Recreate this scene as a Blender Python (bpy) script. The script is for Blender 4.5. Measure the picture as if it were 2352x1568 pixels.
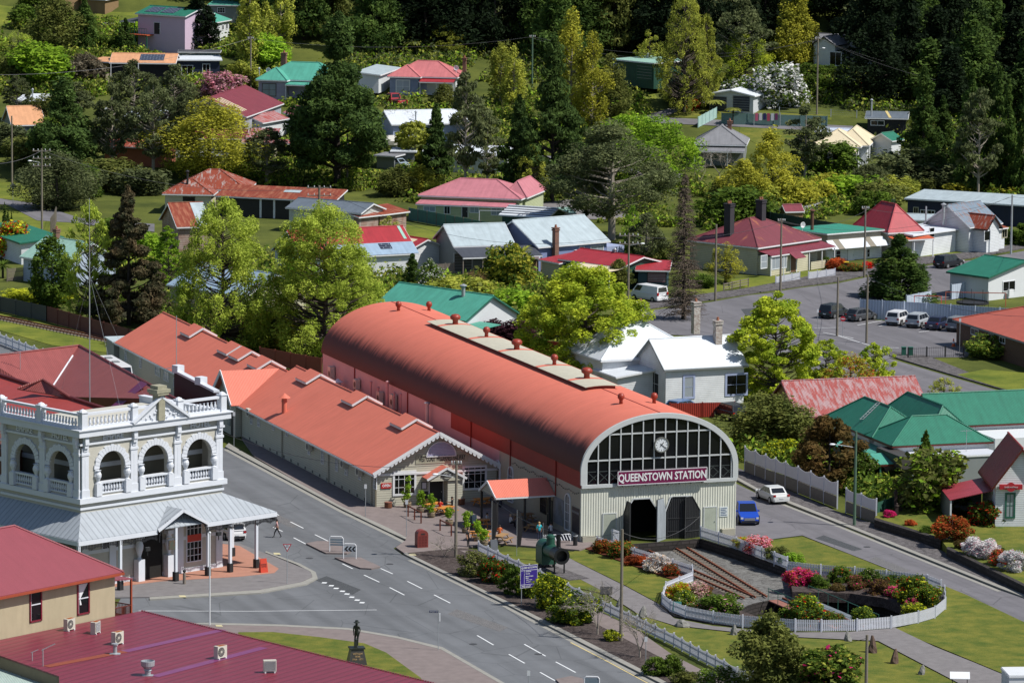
import bpy,bmesh,math,random
import numpy as np
from math import sin,cos,tan,radians,degrees,pi,atan2,sqrt
from mathutils import Vector,Matrix,noise
from mathutils.geometry import tessellate_polygon
random.seed(7);rng=np.random.default_rng(7)
SC=bpy.context.scene;COL=SC.collection
for o in list(bpy.data.objects):bpy.data.objects.remove(o)
# ---- camera
FP,PITCH,ROLL,CH=11750.0,radians(8.16),radians(.54),83.04
cam=bpy.data.cameras.new('camera');co=bpy.data.objects.new('camera',cam);COL.objects.link(co)
cam.sensor_width=36;cam.lens=FP/2352*36;cam.clip_start=1;cam.clip_end=4000
fwd=Vector((0,cos(PITCH),-sin(PITCH)));rt=Vector((1,0,0));up=rt.cross(fwd)
r2=rt*cos(ROLL)+up*sin(ROLL);u2=up*cos(ROLL)-rt*sin(ROLL)
Mx=Matrix((r2,u2,-fwd)).transposed().to_4x4();Mx.translation=(0,0,CH)
co.matrix_world=Mx;SC.camera=co
SC.render.resolution_x=1024;SC.render.resolution_y=682
# ---- light
SUN_EL,SUN_AZ=radians(53),radians(-18)
w=bpy.data.worlds.new('World');SC.world=w;w.use_nodes=True
nt=w.node_tree;bg=nt.nodes['Background'];sk=nt.nodes.new('ShaderNodeTexSky');sk.sky_type='NISHITA'
sk.sun_disc=False;sk.sun_elevation=SUN_EL;sk.sun_rotation=pi/2-SUN_AZ;sk.air_density=1.0;sk.dust_density=.6
nt.links.new(sk.outputs[0],bg.inputs[0]);bg.inputs[1].default_value=.082
sl=bpy.data.lights.new('sun','SUN');sl.energy=4.9;sl.angle=radians(.5);sl.color=(1,.955,.88)
so=bpy.data.objects.new('sun',sl);COL.objects.link(so)
sd=Vector((cos(SUN_EL)*cos(SUN_AZ),cos(SUN_EL)*sin(SUN_AZ),sin(SUN_EL)))
so.rotation_euler=sd.to_track_quat('Z','Y').to_euler();so.location=(0,400,200)
SC.view_settings.view_transform='Standard';SC.view_settings.look='None';SC.view_settings.exposure=0.32
SC.render.engine='CYCLES'
# ---- picture -> world
def terr(x,y):
 if y<735:return 0.0
 h=(y-735)*.15 if y<845 else 16.5+(y-845)*.42
 return h
def ray(px,py):
 a=px-1176;b=py-784
 u=a*cos(ROLL)-b*sin(ROLL);v=a*sin(ROLL)+b*cos(ROLL)
 return Vector((u/FP,cos(PITCH)-v/FP*sin(PITCH),-sin(PITCH)-v/FP*cos(PITCH)))
def P(px,py,h=0.0):
 d=ray(px,py);lo,hi=250.0,1150.0
 for i in range(44):
  t=(lo+hi)/2
  if CH+d.z*t/d.y>terr(0,t)+h:lo=t
  else:hi=t
 return Vector((d.x*t/d.y,t,CH+d.z*t/d.y))
def PZ(px,py,z):
 d=ray(px,py);t=(z-CH)/d.z;return Vector((d.x*t,d.y*t,z))
def pr(q):
 X=q-Vector((0,0,CH));fw=X.y*cos(PITCH)-X.z*sin(PITCH);dn=-X.y*sin(PITCH)-X.z*cos(PITCH)
 u=FP*X.x/fw;v=FP*dn/fw
 return (1176+u*cos(ROLL)+v*sin(ROLL),784-u*sin(ROLL)+v*cos(ROLL))
def scale_at(q):return FP/(q.y*cos(PITCH)+(CH-q.z)*sin(PITCH))
def hz(b,yt):return max(.05,(pr(b)[1]-yt)/scale_at(b)/.985)
# ---- materials
MATS={}
def N(nt,t,**k):
 n=nt.nodes.new('ShaderNode'+t)
 for a,b in k.items():
  if a in n.inputs:n.inputs[a].default_value=b
  else:setattr(n,a,b)
 return n
def c4(c):return (c[0],c[1],c[2],1)
def mat(name,col,rough=.6,kind='plain',col2=None,amt=.5,sc=1.0,metal=0.0,pitch=.076,bump=.5,spec=.4,var=.12,emit=None):
 """kinds: plain, corr (ribs along the slope), board (lap boards), brick, patch (col2 in large patches), leaf, grass, gravel, wavy"""
 if name in MATS:return MATS[name]
 m=bpy.data.materials.new(name);m.use_nodes=True;nt=m.node_tree;L=nt.links.new
 bs=nt.nodes['Principled BSDF'];bs.inputs['Roughness'].default_value=rough;bs.inputs['Metallic'].default_value=metal
 bs.inputs['Specular IOR Level'].default_value=spec
 if kind in ('leaf','grass','gravel'):bs.inputs['Specular IOR Level'].default_value=.08
 uv=N(nt,'UVMap');gm=N(nt,'NewGeometry')
 nz=N(nt,'TexNoise',Scale=.9*sc,Detail=6.0,Roughness=.65);L(gm.outputs['Position'],nz.inputs['Vector'])
 KM=1.0 if kind=='leaf' else .84
 col=tuple(x*KM for x in col);col2=col2 and tuple(x*KM for x in col2)
 a,b=col,(col2 or tuple(x*(1-var*2.2)for x in col))
 hi=tuple(min(1,x*(1+var))for x in col)
 rp=N(nt,'ValToRGB');L(nz.outputs['Fac'],rp.inputs['Fac'])
 e=rp.color_ramp.elements
 if kind in ('patch',):
  e[0].position=.47+(amt-.5)*.42;e[1].position=e[0].position+.12;e[0].color=c4(b);e[1].color=c4(a)
 elif kind in ('grass','leaf','gravel'):
  e[0].position=.34;e[1].position=.66;e[0].color=c4(b);e[1].color=c4(a)
 else:
  e[0].position=.25;e[1].position=.75;e[0].color=c4(tuple(x*(1-var)for x in a)if not col2 else b);e[1].color=c4(hi)
 cur=rp.outputs['Color']
 def bumpit(h,s,d=.02):
  bp=N(nt,'Bump',Strength=s,Distance=d);L(h,bp.inputs['Height']);L(bp.outputs['Normal'],bs.inputs['Normal']);return bp
 def mul(out,fac,dark=.75):
  q=N(nt,'Mix',data_type='RGBA',blend_type='MULTIPLY');L(fac,q.inputs[0]);L(out,q.inputs[6]);q.inputs[7].default_value=(dark,dark,dark,1);return q.outputs[2]
 if kind in ('corr','board','patch','sheet'):
  sp=N(nt,'SeparateXYZ');L(uv.outputs[0],sp.inputs[0])
  ax=sp.outputs['Y']if kind=='board' else sp.outputs['X']
  fr=N(nt,'Math',operation='MULTIPLY');L(ax,fr.inputs[0]);fr.inputs[1].default_value=(2*pi/pitch)if kind!='board' else 1/pitch
  if kind=='board':
   f2=N(nt,'Math',operation='FRACT');L(fr.outputs[0],f2.inputs[0])
   ln=N(nt,'Math',operation='LESS_THAN');L(f2.outputs[0],ln.inputs[0]);ln.inputs[1].default_value=.16
   cur=mul(cur,ln.outputs[0],.62);bumpit(f2.outputs[0],bump,-.02)
  else:
   f2=N(nt,'Math',operation='SINE');L(fr.outputs[0],f2.inputs[0])
   if kind!='sheet':bumpit(f2.outputs[0],bump,.02)
   if pitch>=.25:
    lt=N(nt,'Math',operation='LESS_THAN');L(f2.outputs[0],lt.inputs[0]);lt.inputs[1].default_value=-.993 if kind=='sheet' else -.72;cur=mul(cur,lt.outputs[0],.86 if kind=='sheet' else .74)
   if kind=='patch':
    m3=N(nt,'Mapping');m3.inputs['Scale'].default_value=(2.6,.6,1);L(uv.outputs[0],m3.inputs[0]);L(m3.outputs[0],nz.inputs['Vector'])
   st=N(nt,'TexNoise',Scale=1.0,Detail=3.0);mp=N(nt,'Mapping');mp.inputs['Scale'].default_value=(2.2,.25,1)
   L(uv.outputs[0],mp.inputs[0]);L(mp.outputs[0],st.inputs['Vector'])
   sr=N(nt,'MapRange');L(st.outputs['Fac'],sr.inputs['Value']);sr.inputs['From Min'].default_value=.35;sr.inputs['From Max'].default_value=.75
   cur=mul(cur,sr.outputs[0],1-var*1.6)
 elif kind=='brick':
  br=N(nt,'TexBrick',Scale=1.0);br.inputs['Brick Width'].default_value=.24*sc;br.inputs['Row Height'].default_value=.09*sc;br.inputs['Mortar Size'].default_value=.012*sc
  br.inputs['Color1'].default_value=c4(a);br.inputs['Color2'].default_value=c4(b);br.inputs['Mortar'].default_value=c4(tuple(x*.55 for x in a))if not emit else c4(emit)
  L(uv.outputs[0],br.inputs['Vector']);cur=br.outputs['Color'];emit=None
 elif kind=='road':
  e[0].color=c4(tuple(x*.86 for x in a));e[1].color=c4(tuple(x*1.1 for x in a));mp=N(nt,'Mapping');mp.inputs['Rotation'].default_value=(0,0,-radians(pitch));L(gm.outputs['Position'],mp.inputs[0])
  m2=N(nt,'Mapping');m2.inputs['Scale'].default_value=(.55,.018,1);L(mp.outputs[0],m2.inputs[0]);n3=N(nt,'TexNoise',Scale=1.0,Detail=3.0);L(m2.outputs[0],n3.inputs['Vector']);rr=N(nt,'MapRange');L(n3.outputs['Fac'],rr.inputs['Value']);rr.inputs['From Min'].default_value=.4;rr.inputs['From Max'].default_value=.62;cur=mul(cur,rr.outputs[0],.78)
  vo=N(nt,'TexVoronoi',feature='DISTANCE_TO_EDGE',Scale=.16);L(gm.outputs['Position'],vo.inputs['Vector']);lt=N(nt,'Math',operation='LESS_THAN');L(vo.outputs['Distance'],lt.inputs[0]);lt.inputs[1].default_value=.006;cur=mul(cur,lt.outputs[0],.72)
  n2=N(nt,'TexNoise',Scale=11.0,Detail=3.0);L(gm.outputs['Position'],n2.inputs['Vector']);cur=mul(cur,n2.outputs['Fac'],.8);bumpit(n2.outputs['Fac'],.25,.02)
 elif kind=='grass':
  n2=N(nt,'TexNoise',Scale=9.0,Detail=4.0);L(gm.outputs['Position'],n2.inputs['Vector'])
  r2_=N(nt,'MapRange');L(n2.outputs['Fac'],r2_.inputs['Value']);r2_.inputs['From Min'].default_value=.35;r2_.inputs['From Max'].default_value=.7
  cur=mul(cur,r2_.outputs[0],.72);bumpit(n2.outputs['Fac'],.5,.06)
 elif kind=='gravel':
  n2=N(nt,'TexNoise',Scale=14.0,Detail=3.0);L(gm.outputs['Position'],n2.inputs['Vector'])
  r2_=N(nt,'MapRange');L(n2.outputs['Fac'],r2_.inputs['Value']);r2_.inputs['From Min'].default_value=.45;r2_.inputs['From Max'].default_value=.62
  cur=mul(cur,r2_.outputs[0],.5);bumpit(n2.outputs['Fac'],.8,.05)
 elif kind=='leaf':
  n2=N(nt,'TexWhiteNoise');v3=N(nt,'VectorMath',operation='SCALE');L(gm.outputs['Position'],v3.inputs[0]);v3.inputs['Scale'].default_value=1.7
  v4=N(nt,'VectorMath',operation='FLOOR');L(v3.outputs[0],v4.inputs[0]);L(v4.outputs[0],n2.inputs['Vector'])
  cur=mul(cur,n2.outputs['Value'],.74)
  oi=N(nt,'ObjectInfo');hs=N(nt,'HueSaturation');L(cur,hs.inputs['Color'])
  mr=N(nt,'MapRange');L(oi.outputs['Random'],mr.inputs['Value']);mr.inputs['To Min'].default_value=.8;mr.inputs['To Max'].default_value=1.15;L(mr.outputs[0],hs.inputs['Value'])
  cur=hs.outputs['Color']
  tr=N(nt,'BsdfTranslucent');ms=N(nt,'MixShader');ms.inputs[0].default_value=.38
  L(cur,tr.inputs['Color']);L(bs.outputs[0],ms.inputs[1]);L(tr.outputs[0],ms.inputs[2])
  L(ms.outputs[0],nt.nodes['Material Output'].inputs['Surface'])
 L(cur,bs.inputs['Base Color'])
 if emit:bs.inputs['Emission Color'].default_value=c4(emit);bs.inputs['Emission Strength'].default_value=1
 MATS[name]=m;return m
# ---- mesh builder
class MB:
 def __init__(s):s.v=[];s.f=[];s.m=[];s.mi=0;s.M=None
 def add(s,pts,faces):
  k=len(s.v)
  if s.M is not None:pts=[s.M @ Vector(p)for p in pts]
  s.v+=[tuple(p)for p in pts];s.f+=[tuple(k+i for i in f)for f in faces];s.m+=[s.mi]*len(faces);return s
 def poly(s,pts):return s.add(pts,[tuple(range(len(pts)))])
 def box(s,x0,y0,z0,x1,y1,z1):
  if x1<x0:x0,x1=x1,x0
  if y1<y0:y0,y1=y1,y0
  if z1<z0:z0,z1=z1,z0
  p=[(x,y,z)for z in (z0,z1)for x,y in ((x0,y0),(x1,y0),(x1,y1),(x0,y1))]
  return s.add(p,[(3,2,1,0),(4,5,6,7),(0,1,5,4),(1,2,6,5),(2,3,7,6),(3,0,4,7)])
 def beam(s,a,b,w=.1,h=None):
  a,b=Vector(a),Vector(b);h=h or w;d=(b-a).normalized();u=Vector((0,0,1))if abs(d.z)<.95 else Vector((1,0,0))
  x=d.cross(u).normalized()*w/2;y=x.cross(d).normalized()*h/2
  p=[a-x-y,a+x-y,a+x+y,a-x+y,b-x-y,b+x-y,b+x+y,b-x+y]
  return s.add(p,[(3,2,1,0),(4,5,6,7),(0,1,5,4),(1,2,6,5),(2,3,7,6),(3,0,4,7)])
 def tube(s,a,b,r0,r1=None,n=8,cap=True):
  a,b=Vector(a),Vector(b);r1=r0 if r1 is None else r1;d=(b-a).normalized()
  x=d.orthogonal().normalized();y=d.cross(x);p=[]
  for q,r in ((a,r0),(b,r1)):
   for i in range(n):t=2*pi*i/n;p.append(q+x*cos(t)*r+y*sin(t)*r)
  f=[(i,(i+1)%n,n+(i+1)%n,n+i)for i in range(n)]
  if cap:f+=[tuple(range(n))[::-1],tuple(range(n,2*n))]
  return s.add(p,f)
 def path(s,pts,r,n=5):
  for a,b in zip(pts,pts[1:]):s.tube(a,b,r,n=n)
  return s
 def lathe(s,c,prof,n=16,ax='z'):
  p=[];c=Vector(c)
  for r,z in prof:
   for i in range(n):
    t=2*pi*i/n;q=(r*cos(t),r*sin(t),z)
    if ax=='y':q=(q[0],q[2],q[1])
    if ax=='x':q=(q[2],q[0],q[1])
    p.append(c+Vector(q))
  f=[(k*n+i,k*n+(i+1)%n,(k+1)*n+(i+1)%n,(k+1)*n+i)for k in range(len(prof)-1)for i in range(n)]
  f+=[tuple(range(n))[::-1],tuple(range((len(prof)-1)*n,len(prof)*n))]
  return s.add(p,f)
 def prism(s,pts,z0,z1):
  """2-D outline pulled up between two heights"""
  n=len(pts);p=[(x,y,z0)for x,y in pts]+[(x,y,z1)for x,y in pts]
  return s.add(p,[tuple(range(n))[::-1],tuple(range(n,2*n))]+[(i,(i+1)%n,n+(i+1)%n,n+i)for i in range(n)])
 def prismy(s,pts,y0,y1):
  """outline in x,z pulled between two depths"""
  n=len(pts);p=[(x,y0,z)for x,z in pts]+[(x,y1,z)for x,z in pts]
  return s.add(p,[tuple(range(n)),tuple(range(n,2*n))[::-1]]+[((i+1)%n,i,n+i,n+(i+1)%n)for i in range(n)])
 def shell(s,polys,t=.08):
  """slab made of joined polygons, t thick downwards"""
  key={};V=[]
  def k(p):
   q=tuple(round(c,4)for c in p)
   if q not in key:key[q]=len(V);V.append(Vector(p))
   return key[q]
  F=[tuple(k(p)for p in pl)for pl in polys];n=len(V);ed={}
  for f in F:
   for a,b in zip(f,f[1:]+f[:1]):ed[(a,b)]=1
  rim=[(a,b)for (a,b)in ed if (b,a)not in ed]
  s.add(V+[p-Vector((0,0,t))for p in V],F+[tuple(n+i for i in f[::-1])for f in F]+[(b,a,n+a,n+b)for a,b in rim]);return s
 def ball(s,c,r,n=8,sz=1.0):
  return s.lathe(c,[(max(.001,r*sin(pi*i/n)),-r*sz*cos(pi*i/n))for i in range(n+1)],n=n+4)
 def build(s,name,m,parent=None,smooth=False,**tg):
  me=bpy.data.meshes.new(name);me.from_pydata(s.v,[],s.f);fixuv(me)
  ms=m if isinstance(m,(list,tuple))else [m]
  for q in ms:me.materials.append(q)
  if len(ms)>1:me.polygons.foreach_set('material_index',s.m)
  if smooth:me.polygons.foreach_set('use_smooth',[True]*len(me.polygons))
  o=bpy.data.objects.new(name,me);COL.objects.link(o)
  if parent is not None:o.parent=parent
  if tg:tag(o,**tg)
  return o
def fixuv(me):
 """metre uv: u runs level, v runs up the face"""
 bm=bmesh.new();bm.from_mesh(me)
 uvl=bm.loops.layers.uv.new('UVMap')
 for f in bm.faces:
  f.normal_update();n=f.normal
  if abs(n.z)>.998:u,v=Vector((1,0,0)),Vector((0,1,0))
  else:u=Vector((0,0,1)).cross(n).normalized();v=n.cross(u)
  for l in f.loops:l[uvl].uv=(l.vert.co.dot(u),l.vert.co.dot(v))
 bm.to_mesh(me);bm.free()
def tag(o,label=None,cat=None,group=None,kind=None):
 if label:o['label']=label
 if cat:o['category']=cat
 if group:o['group']=group
 if kind:o['kind']=kind
 return o
def thing(name,label,cat,loc=(0,0,0),rz=0,group=None):
 o=bpy.data.objects.new(name,None);COL.objects.link(o);o.location=loc;o.rotation_euler=(0,0,rz);o.empty_display_size=.5
 return tag(o,label,cat,group)
def copy_tree(o,parent=None):
 c=o.copy();COL.objects.link(c)
 if parent is not None:c.parent=parent
 for ch in list(o.children):copy_tree(ch,c)
 return c
def inst(proto,loc,rz,label,group=None,scale=None,first={}):
 o=proto if proto.name not in first else copy_tree(proto);first[proto.name]=1
 o.location=loc;o.rotation_euler=(0,0,rz)
 if scale:o.scale=scale
 o['label']=label
 if group:o['group']=group
 return o
ROADS=[]
def sheet(name,pts,m,z=0.0,holes=(),label=None,px=True):
 """flat ground sheet through picture points lying on the ground"""
 if px:pts=[P(*p)for p in pts];
 else:pts=[Vector(p)for p in pts]
 if name in ('road','path'):ROADS.append([(p.x,p.y)for p in pts])
 allp=[pts]+[[Vector(p)for p in h]for h in holes]
 tr=tessellate_polygon([[Vector((p.x,p.y,0))for p in pl]for pl in allp]);fl=[p for pl in allp for p in pl]
 mb=MB();mb.add([(p.x,p.y,p.z+z)for p in fl],[tuple(t)for t in tr])
 o=mb.build(name,m);me=o.data;bm=bmesh.new();bm.from_mesh(me)
 for f in bm.faces:
  f.normal_update()
  if f.normal.z<0:f.normal_flip()
 bm.to_mesh(me);bm.free();tag(o,kind='structure');return o
def slab(name,pts,m,z0=-.05,z1=.12,kind='structure',side=None):
 pts=[P(*p)for p in pts];pts=[(p.x,p.y)for p in pts]
 a=sum(pts[i][0]*pts[(i+1)%len(pts)][1]-pts[(i+1)%len(pts)][0]*pts[i][1]for i in range(len(pts)))
 if a<0:pts=pts[::-1]
 mb=MB();n=len(pts);tr=tessellate_polygon([[Vector((x,y,0))for x,y in pts]])
 f=[]
 for t in tr:
  A,B,C=[pts[i]for i in t]
  if (B[0]-A[0])*(C[1]-A[1])-(B[1]-A[1])*(C[0]-A[0])<0:t=t[::-1]
  f.append(tuple(n+i for i in t))
 mb.add([(x,y,z0)for x,y in pts]+[(x,y,z1)for x,y in pts],f+[(i,(i+1)%n,n+(i+1)%n,n+i)for i in range(n)])
 return tag(mb.build(name,m),kind=kind)
def strip(mb,a,b,w,z=.0,h=None):
 """flat or raised band between ground points"""
 a,b=Vector((a[0],a[1],0)),Vector((b[0],b[1],0));d=(b-a).normalized();s_=Vector((-d.y,d.x,0))*w/2
 q=[a-s_,b-s_,b+s_,a+s_]
 if h is None:mb.poly([(p.x,p.y,z)for p in q])
 else:mb.prism([(p.x,p.y)for p in q],z,z+h)
def text(name,s,m,size,parent,M,depth=.02,align='CENTER',bold=.0,sx=1.0):
 cu=bpy.data.curves.new(name,'FONT');cu.body=s;cu.size=size;cu.extrude=depth;cu.align_x=align;cu.align_y='CENTER';cu.offset=bold;cu.resolution_u=2
 o=bpy.data.objects.new(name,cu);COL.objects.link(o);dg=bpy.context.evaluated_depsgraph_get()
 me=bpy.data.meshes.new_from_object(o.evaluated_get(dg));bpy.data.objects.remove(o)
 me.materials.clear();me.materials.append(m);me.transform(Matrix.Diagonal((sx,1,1,1)));me.transform(M)
 o=bpy.data.objects.new(name,me);COL.objects.link(o);o.parent=parent;return o
def facing(x,y,z,yaw=0):
 """matrix that stands text up facing local -y"""
 return Matrix.Translation((x,y,z)) @ Matrix.Rotation(yaw,4,'Z') @ Matrix.Rotation(pi/2,4,'X')
# ---- palette
def C(h,k=1.0):
 h=h.lstrip('#');r=[int(h[i:i+2],16)/255 for i in (0,2,4)]
 return tuple((x/12.92 if x<=.04045 else ((x+.055)/1.055)**2.4)*k for x in r)
white=mat('white_paint',(.72,.74,.77),.5,var=.05)
cream=mat('cream_paint',(.55,.52,.38),.55,'board',pitch=.22)
boards_white=mat('white_boards',(.7,.73,.76),.55,'board',pitch=.2)
boards_blue=mat('pale_blue_boards',(.42,.5,.62),.55,'board',pitch=.2)
boards_grey=mat('grey_boards',(.36,.36,.31),.6,'board',pitch=.22)
dark=mat('dark_paint',(.02,.02,.022),.6)
glass=mat('glass',(.006,.007,.009),.1,spec=.35,var=.0)
curtain=mat('curtained_glass',(.3,.34,.38),.2,spec=.6)
timber=mat('grey_timber',(.2,.17,.14),.8,sc=4,var=.25)
steel=mat('galvanised_steel',(.42,.45,.48),.45,metal=.4)
iron=mat('zinc_roof',(.5,.58,.62),.45,'corr',pitch=.15,bump=.35,var=.08)
concrete=mat('concrete',(.34,.33,.31),.8,sc=2,var=.15)
brickm=mat('red_brick',(.22,.075,.045),.8,'brick',(.15,.05,.03),emit=(.2,.17,.14))
# ---- buildings
HOUSEBOX=[]
class Bld:
 """a building in its own frame: x along the front, y away from the picture, z up; root at the front left corner"""
 def __init__(s,name,label,cat,loc,rz,group=None):
  s.root=thing(name,label,cat,loc,rz,group);s.M=Matrix.Translation(loc) @ Matrix.Rotation(rz,4,'Z');s.I=s.M.inverted();s.w={};s.wallmat=None
 def loc(s,px,py,z):
  return s.I @ PZ(px,py,z+s.M.translation.z)
 def hit(s,side,px,py):
  d=s.I.to_3x3() @ ray(px,py);o=s.I @ Vector((0,0,CH));ax,c=s.w[side]
  t=(c-o[ax])/d[ax];q=o+d*t;return (q.x if ax==1 else q.y),q.z
 def frame(s,side):
  ax,c=s.w[side]
  if side[0]=='F':return Matrix.Translation((0,c,0))
  if side[0]=='B':return Matrix(((1,0,0,0),(0,-1,0,c),(0,0,1,0),(0,0,0,1)))
  if side[0]=='L':return Matrix(((0,1,0,c),(1,0,0,0),(0,0,1,0),(0,0,0,1)))
  return Matrix(((0,-1,0,c),(1,0,0,0),(0,0,1,0),(0,0,0,1)))
 def block(s,x0,y0,x1,y1,ze,kind,rise,roof,wall,ov=.35,z0=-.3,fascia=None,cap=True,t=.07,key='',ovx=None,roofname='roof',capmat=None,gable=None):
  R=s.root;ovx=ov if ovx is None else ovx;xm,ym=(x0+x1)/2,(y0+y1)/2;W,D=x1-x0,y1-y0;zr=ze+rise;caps=[]
  a,b,c,d=(x0,y0,ze),(x1,y0,ze),(x1,y1,ze),(x0,y1,ze)
  if kind=='gx':
   e,f=(x0,ym,zr),(x1,ym,zr);pl=[[a,b,f,e],[c,d,e,f]];caps=[(e,f)]
  elif kind=='gy':
   e,f=(xm,y0,zr),(xm,y1,zr);pl=[[a,e,f,d],[b,c,f,e]];caps=[(e,f)]
  elif kind=='hip':
   if W>=D:e,f=(x0+D/2,ym,zr),(x1-D/2,ym,zr);pl=[[a,b,f,e],[b,c,f],[c,d,e,f],[d,a,e]]
   else:e,f=(xm,y0+W/2,zr),(xm,y1-W/2,zr);pl=[[a,b,e],[b,c,f,e],[c,d,f],[d,a,e,f]]
   if abs(W-D)<.01:pl=[[a,b,e],[b,c,e],[c,d,e],[d,a,e]]
   caps=[(e,f)]+([(a,e),(d,e),(b,f),(c,f)]if W>=D else [(a,e),(b,e),(d,f),(c,f)])
  elif kind=='skb':
   pl=[[a,b,(x1,y1,zr),(x0,y1,zr)]]
  elif kind=='skf':pl=[[(x0,y0,zr),(x1,y0,zr),c,d]]
  elif kind=='skr':pl=[[a,(x1,y0,zr),(x1,y1,zr),d]]
  elif kind=='skl':pl=[[(x0,y0,zr),b,c,(x0,y1,zr)]]
  mb=MB();mb.shell(pl,t);r=mb.build(roofname,roof,R)
  fm=fascia or white
  if cap and caps:
   k=MB()
   for p,q in caps:
    if (Vector(p)-Vector(q)).length>.05:k.tube(Vector(p)+Vector((0,0,.0)),Vector(q)+Vector((0,0,.0)),.1,n=6)
   k.build('ridge_cap',capmat or roof,r)
  g=MB();g_=t+.01
  def ed(p,q):g.beam(Vector(p)-Vector((0,0,g_+.05)),Vector(q)-Vector((0,0,g_+.05)),.1,.16)
  zf={'skb':(ze,zr),'skf':(zr,ze)}.get(kind,(ze,ze))
  if kind=='gx':ed(a,b);ed(d,c);ed(a,e);ed(e,d);ed(b,f);ed(f,c)
  elif kind=='gy':ed(a,d);ed(b,c);ed(a,e);ed(e,b);ed(d,f);ed(f,c)
  elif kind=='hip':ed(a,b);ed(b,c);ed(c,d);ed(d,a)
  else:
   q=pl[0]
   for i in range(4):ed(q[i],q[(i+1)%4])
  g.build('gutter',fm,R)
  X0,X1,Y0,Y1=x0+ovx,x1-ovx,y0+ov,y1-ov
  def zt(x,y):
   if kind=='gx':return ze+rise*(1-abs(y-ym)/(D/2))
   if kind=='gy':return ze+rise*(1-abs(x-xm)/(W/2))
   if kind=='hip':h=min(W,D)/2;return ze+rise*min(1,min(x-x0,x1-x,y-y0,y1-y)/h)
   if kind=='skb':return ze+rise*(y-y0)/D
   if kind=='skf':return ze+rise*(y1-y)/D
   if kind=='skr':return ze+rise*(x-x0)/W
   if kind=='skl':return ze+rise*(x1-x)/W
  T=lambda x,y:(x,y,zt(x,y)-t-.012)
  mb=MB()
  def wl(pts):mb.poly([(pts[0][0],pts[0][1],z0),(pts[-1][0],pts[-1][1],z0)]+[T(*p)for p in pts[::-1]])
  if kind=='gy':wl([(X0,Y0),(xm,Y0),(X1,Y0)]);wl([(X1,Y1),(xm,Y1),(X0,Y1)])
  else:wl([(X0,Y0),(X1,Y0)]);wl([(X1,Y1),(X0,Y1)])
  if kind=='gx':wl([(X1,Y0),(X1,ym),(X1,Y1)]);wl([(X0,Y1),(X0,ym),(X0,Y0)])
  else:wl([(X1,Y0),(X1,Y1)]);wl([(X0,Y1),(X0,Y0)])
  mb.build('wall',wall,R)
  s.w.update({'F'+key:(1,Y0),'B'+key:(1,Y1),'L'+key:(0,X0),'R'+key:(0,X1)});HOUSEBOX.append((s.I,(X0,Y0,X1,Y1)));return r
 def rect(s,side,x0,y0,x1,y1):
  """picture corners (upper left, lower right) -> u, z on the wall"""
  a,b=s.hit(side,x0,y0),s.hit(side,x1,y1);c,d=s.hit(side,x0,y1),s.hit(side,x1,y0)
  u0,u1=(a[0]+c[0])/2,(b[0]+d[0])/2;z0,z1=(b[1]+c[1])/2,(a[1]+d[1])/2
  return min(u0,u1),min(z0,z1),max(u0,u1),max(z0,z1)
 def window(s,side,x0,y0,x1,y1,fm=None,nx=2,ny=1,pane=None,px=True,fw=.09,deep=.07):
  u0,z0,u1,z1=s.rect(side,x0,y0,x1,y1)if px else (x0,y0,x1,y1)
  M=s.frame(side);mb=MB();mb.M=M
  for q in ((u0,u0+fw,z0,z1),(u1-fw,u1,z0,z1),(u0+fw,u1-fw,z0,z0+fw),(u0+fw,u1-fw,z1-fw,z1)):mb.box(q[0],-deep,q[2],q[1],.02,q[3])
  for i in range(1,nx):u=u0+(u1-u0)*i/nx;mb.box(u-.022,-deep*.7,z0+fw,u+.022,.0,z1-fw)
  for i in range(1,ny):z=z0+(z1-z0)*i/ny;mb.box(u0+fw,-deep*.66,z-.022,u1-fw,.0,z+.022)
  o=mb.build('window',fm or white,s.root)
  p=MB();p.M=M;p.box(u0+fw*.8,-.025,z0+fw*.8,u1-fw*.8,-.005,z1-fw*.8);p.build('pane',pane or glass,o);return o
 def door(s,side,x0,y0,x1,y1,m=None,fm=None,px=True,name='door'):
  u0,z0,u1,z1=s.rect(side,x0,y0,x1,y1)if px else (x0,y0,x1,y1)
  mb=MB();mb.M=s.frame(side);mb.box(u0,-.05,z0,u1,.01,z1);o=mb.build(name,m or dark,s.root)
  k=MB();k.M=mb.M
  for q in ((u0-.08,u0,z0,z1+.08),(u1,u1+.08,z0,z1+.08),(u0,u1,z1,z1+.08)):k.box(q[0],-.07,q[2],q[1],.01,q[3])
  k.build('door_frame',fm or white,o)
  if name=='door':
   h=MB();h.M=mb.M;h.box(u1-.16,-.1,(z0+z1)/2-.05,u1-.1,-.052,(z0+z1)/2+.05);h.build('handle',steel,o)
  else:
   h=MB();h.M=mb.M
   for i in range(1,6):z=z0+(z1-z0)*i/6;h.box(u0+.02,-.062,z-.015,u1-.02,-.052,z+.015)
   h.build('panel_rib',steel,o)
  return o
 def chimney(s,x,y,z0,z1,w=.7,d=None,m=None,cap=True,pots=1):
  d=d or w;mb=MB();mb.box(x-w/2,y-d/2,z0,x+w/2,y+d/2,z1)
  o=mb.build('chimney',m or brickm,s.root)
  if cap:
   k=MB();k.box(x-w/2-.08,y-d/2-.08,z1-.28,x+w/2+.08,y+d/2+.08,z1-.1);k.box(x-w/2-.1,y-d/2-.1,z1,x+w/2+.1,y+d/2+.1,z1+.12);k.build('chimney_cap',m or brickm,o)
   for i in range(pots):
    p=MB();p.lathe((x+(i-(pots-1)/2)*.4,y,z1+.12),[(.14,0),(.17,.06),(.12,.32),(.15,.36)],10);p.build('chimney_pot',mat('pot',(.3,.12,.07),.8),o)
  return o
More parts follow.
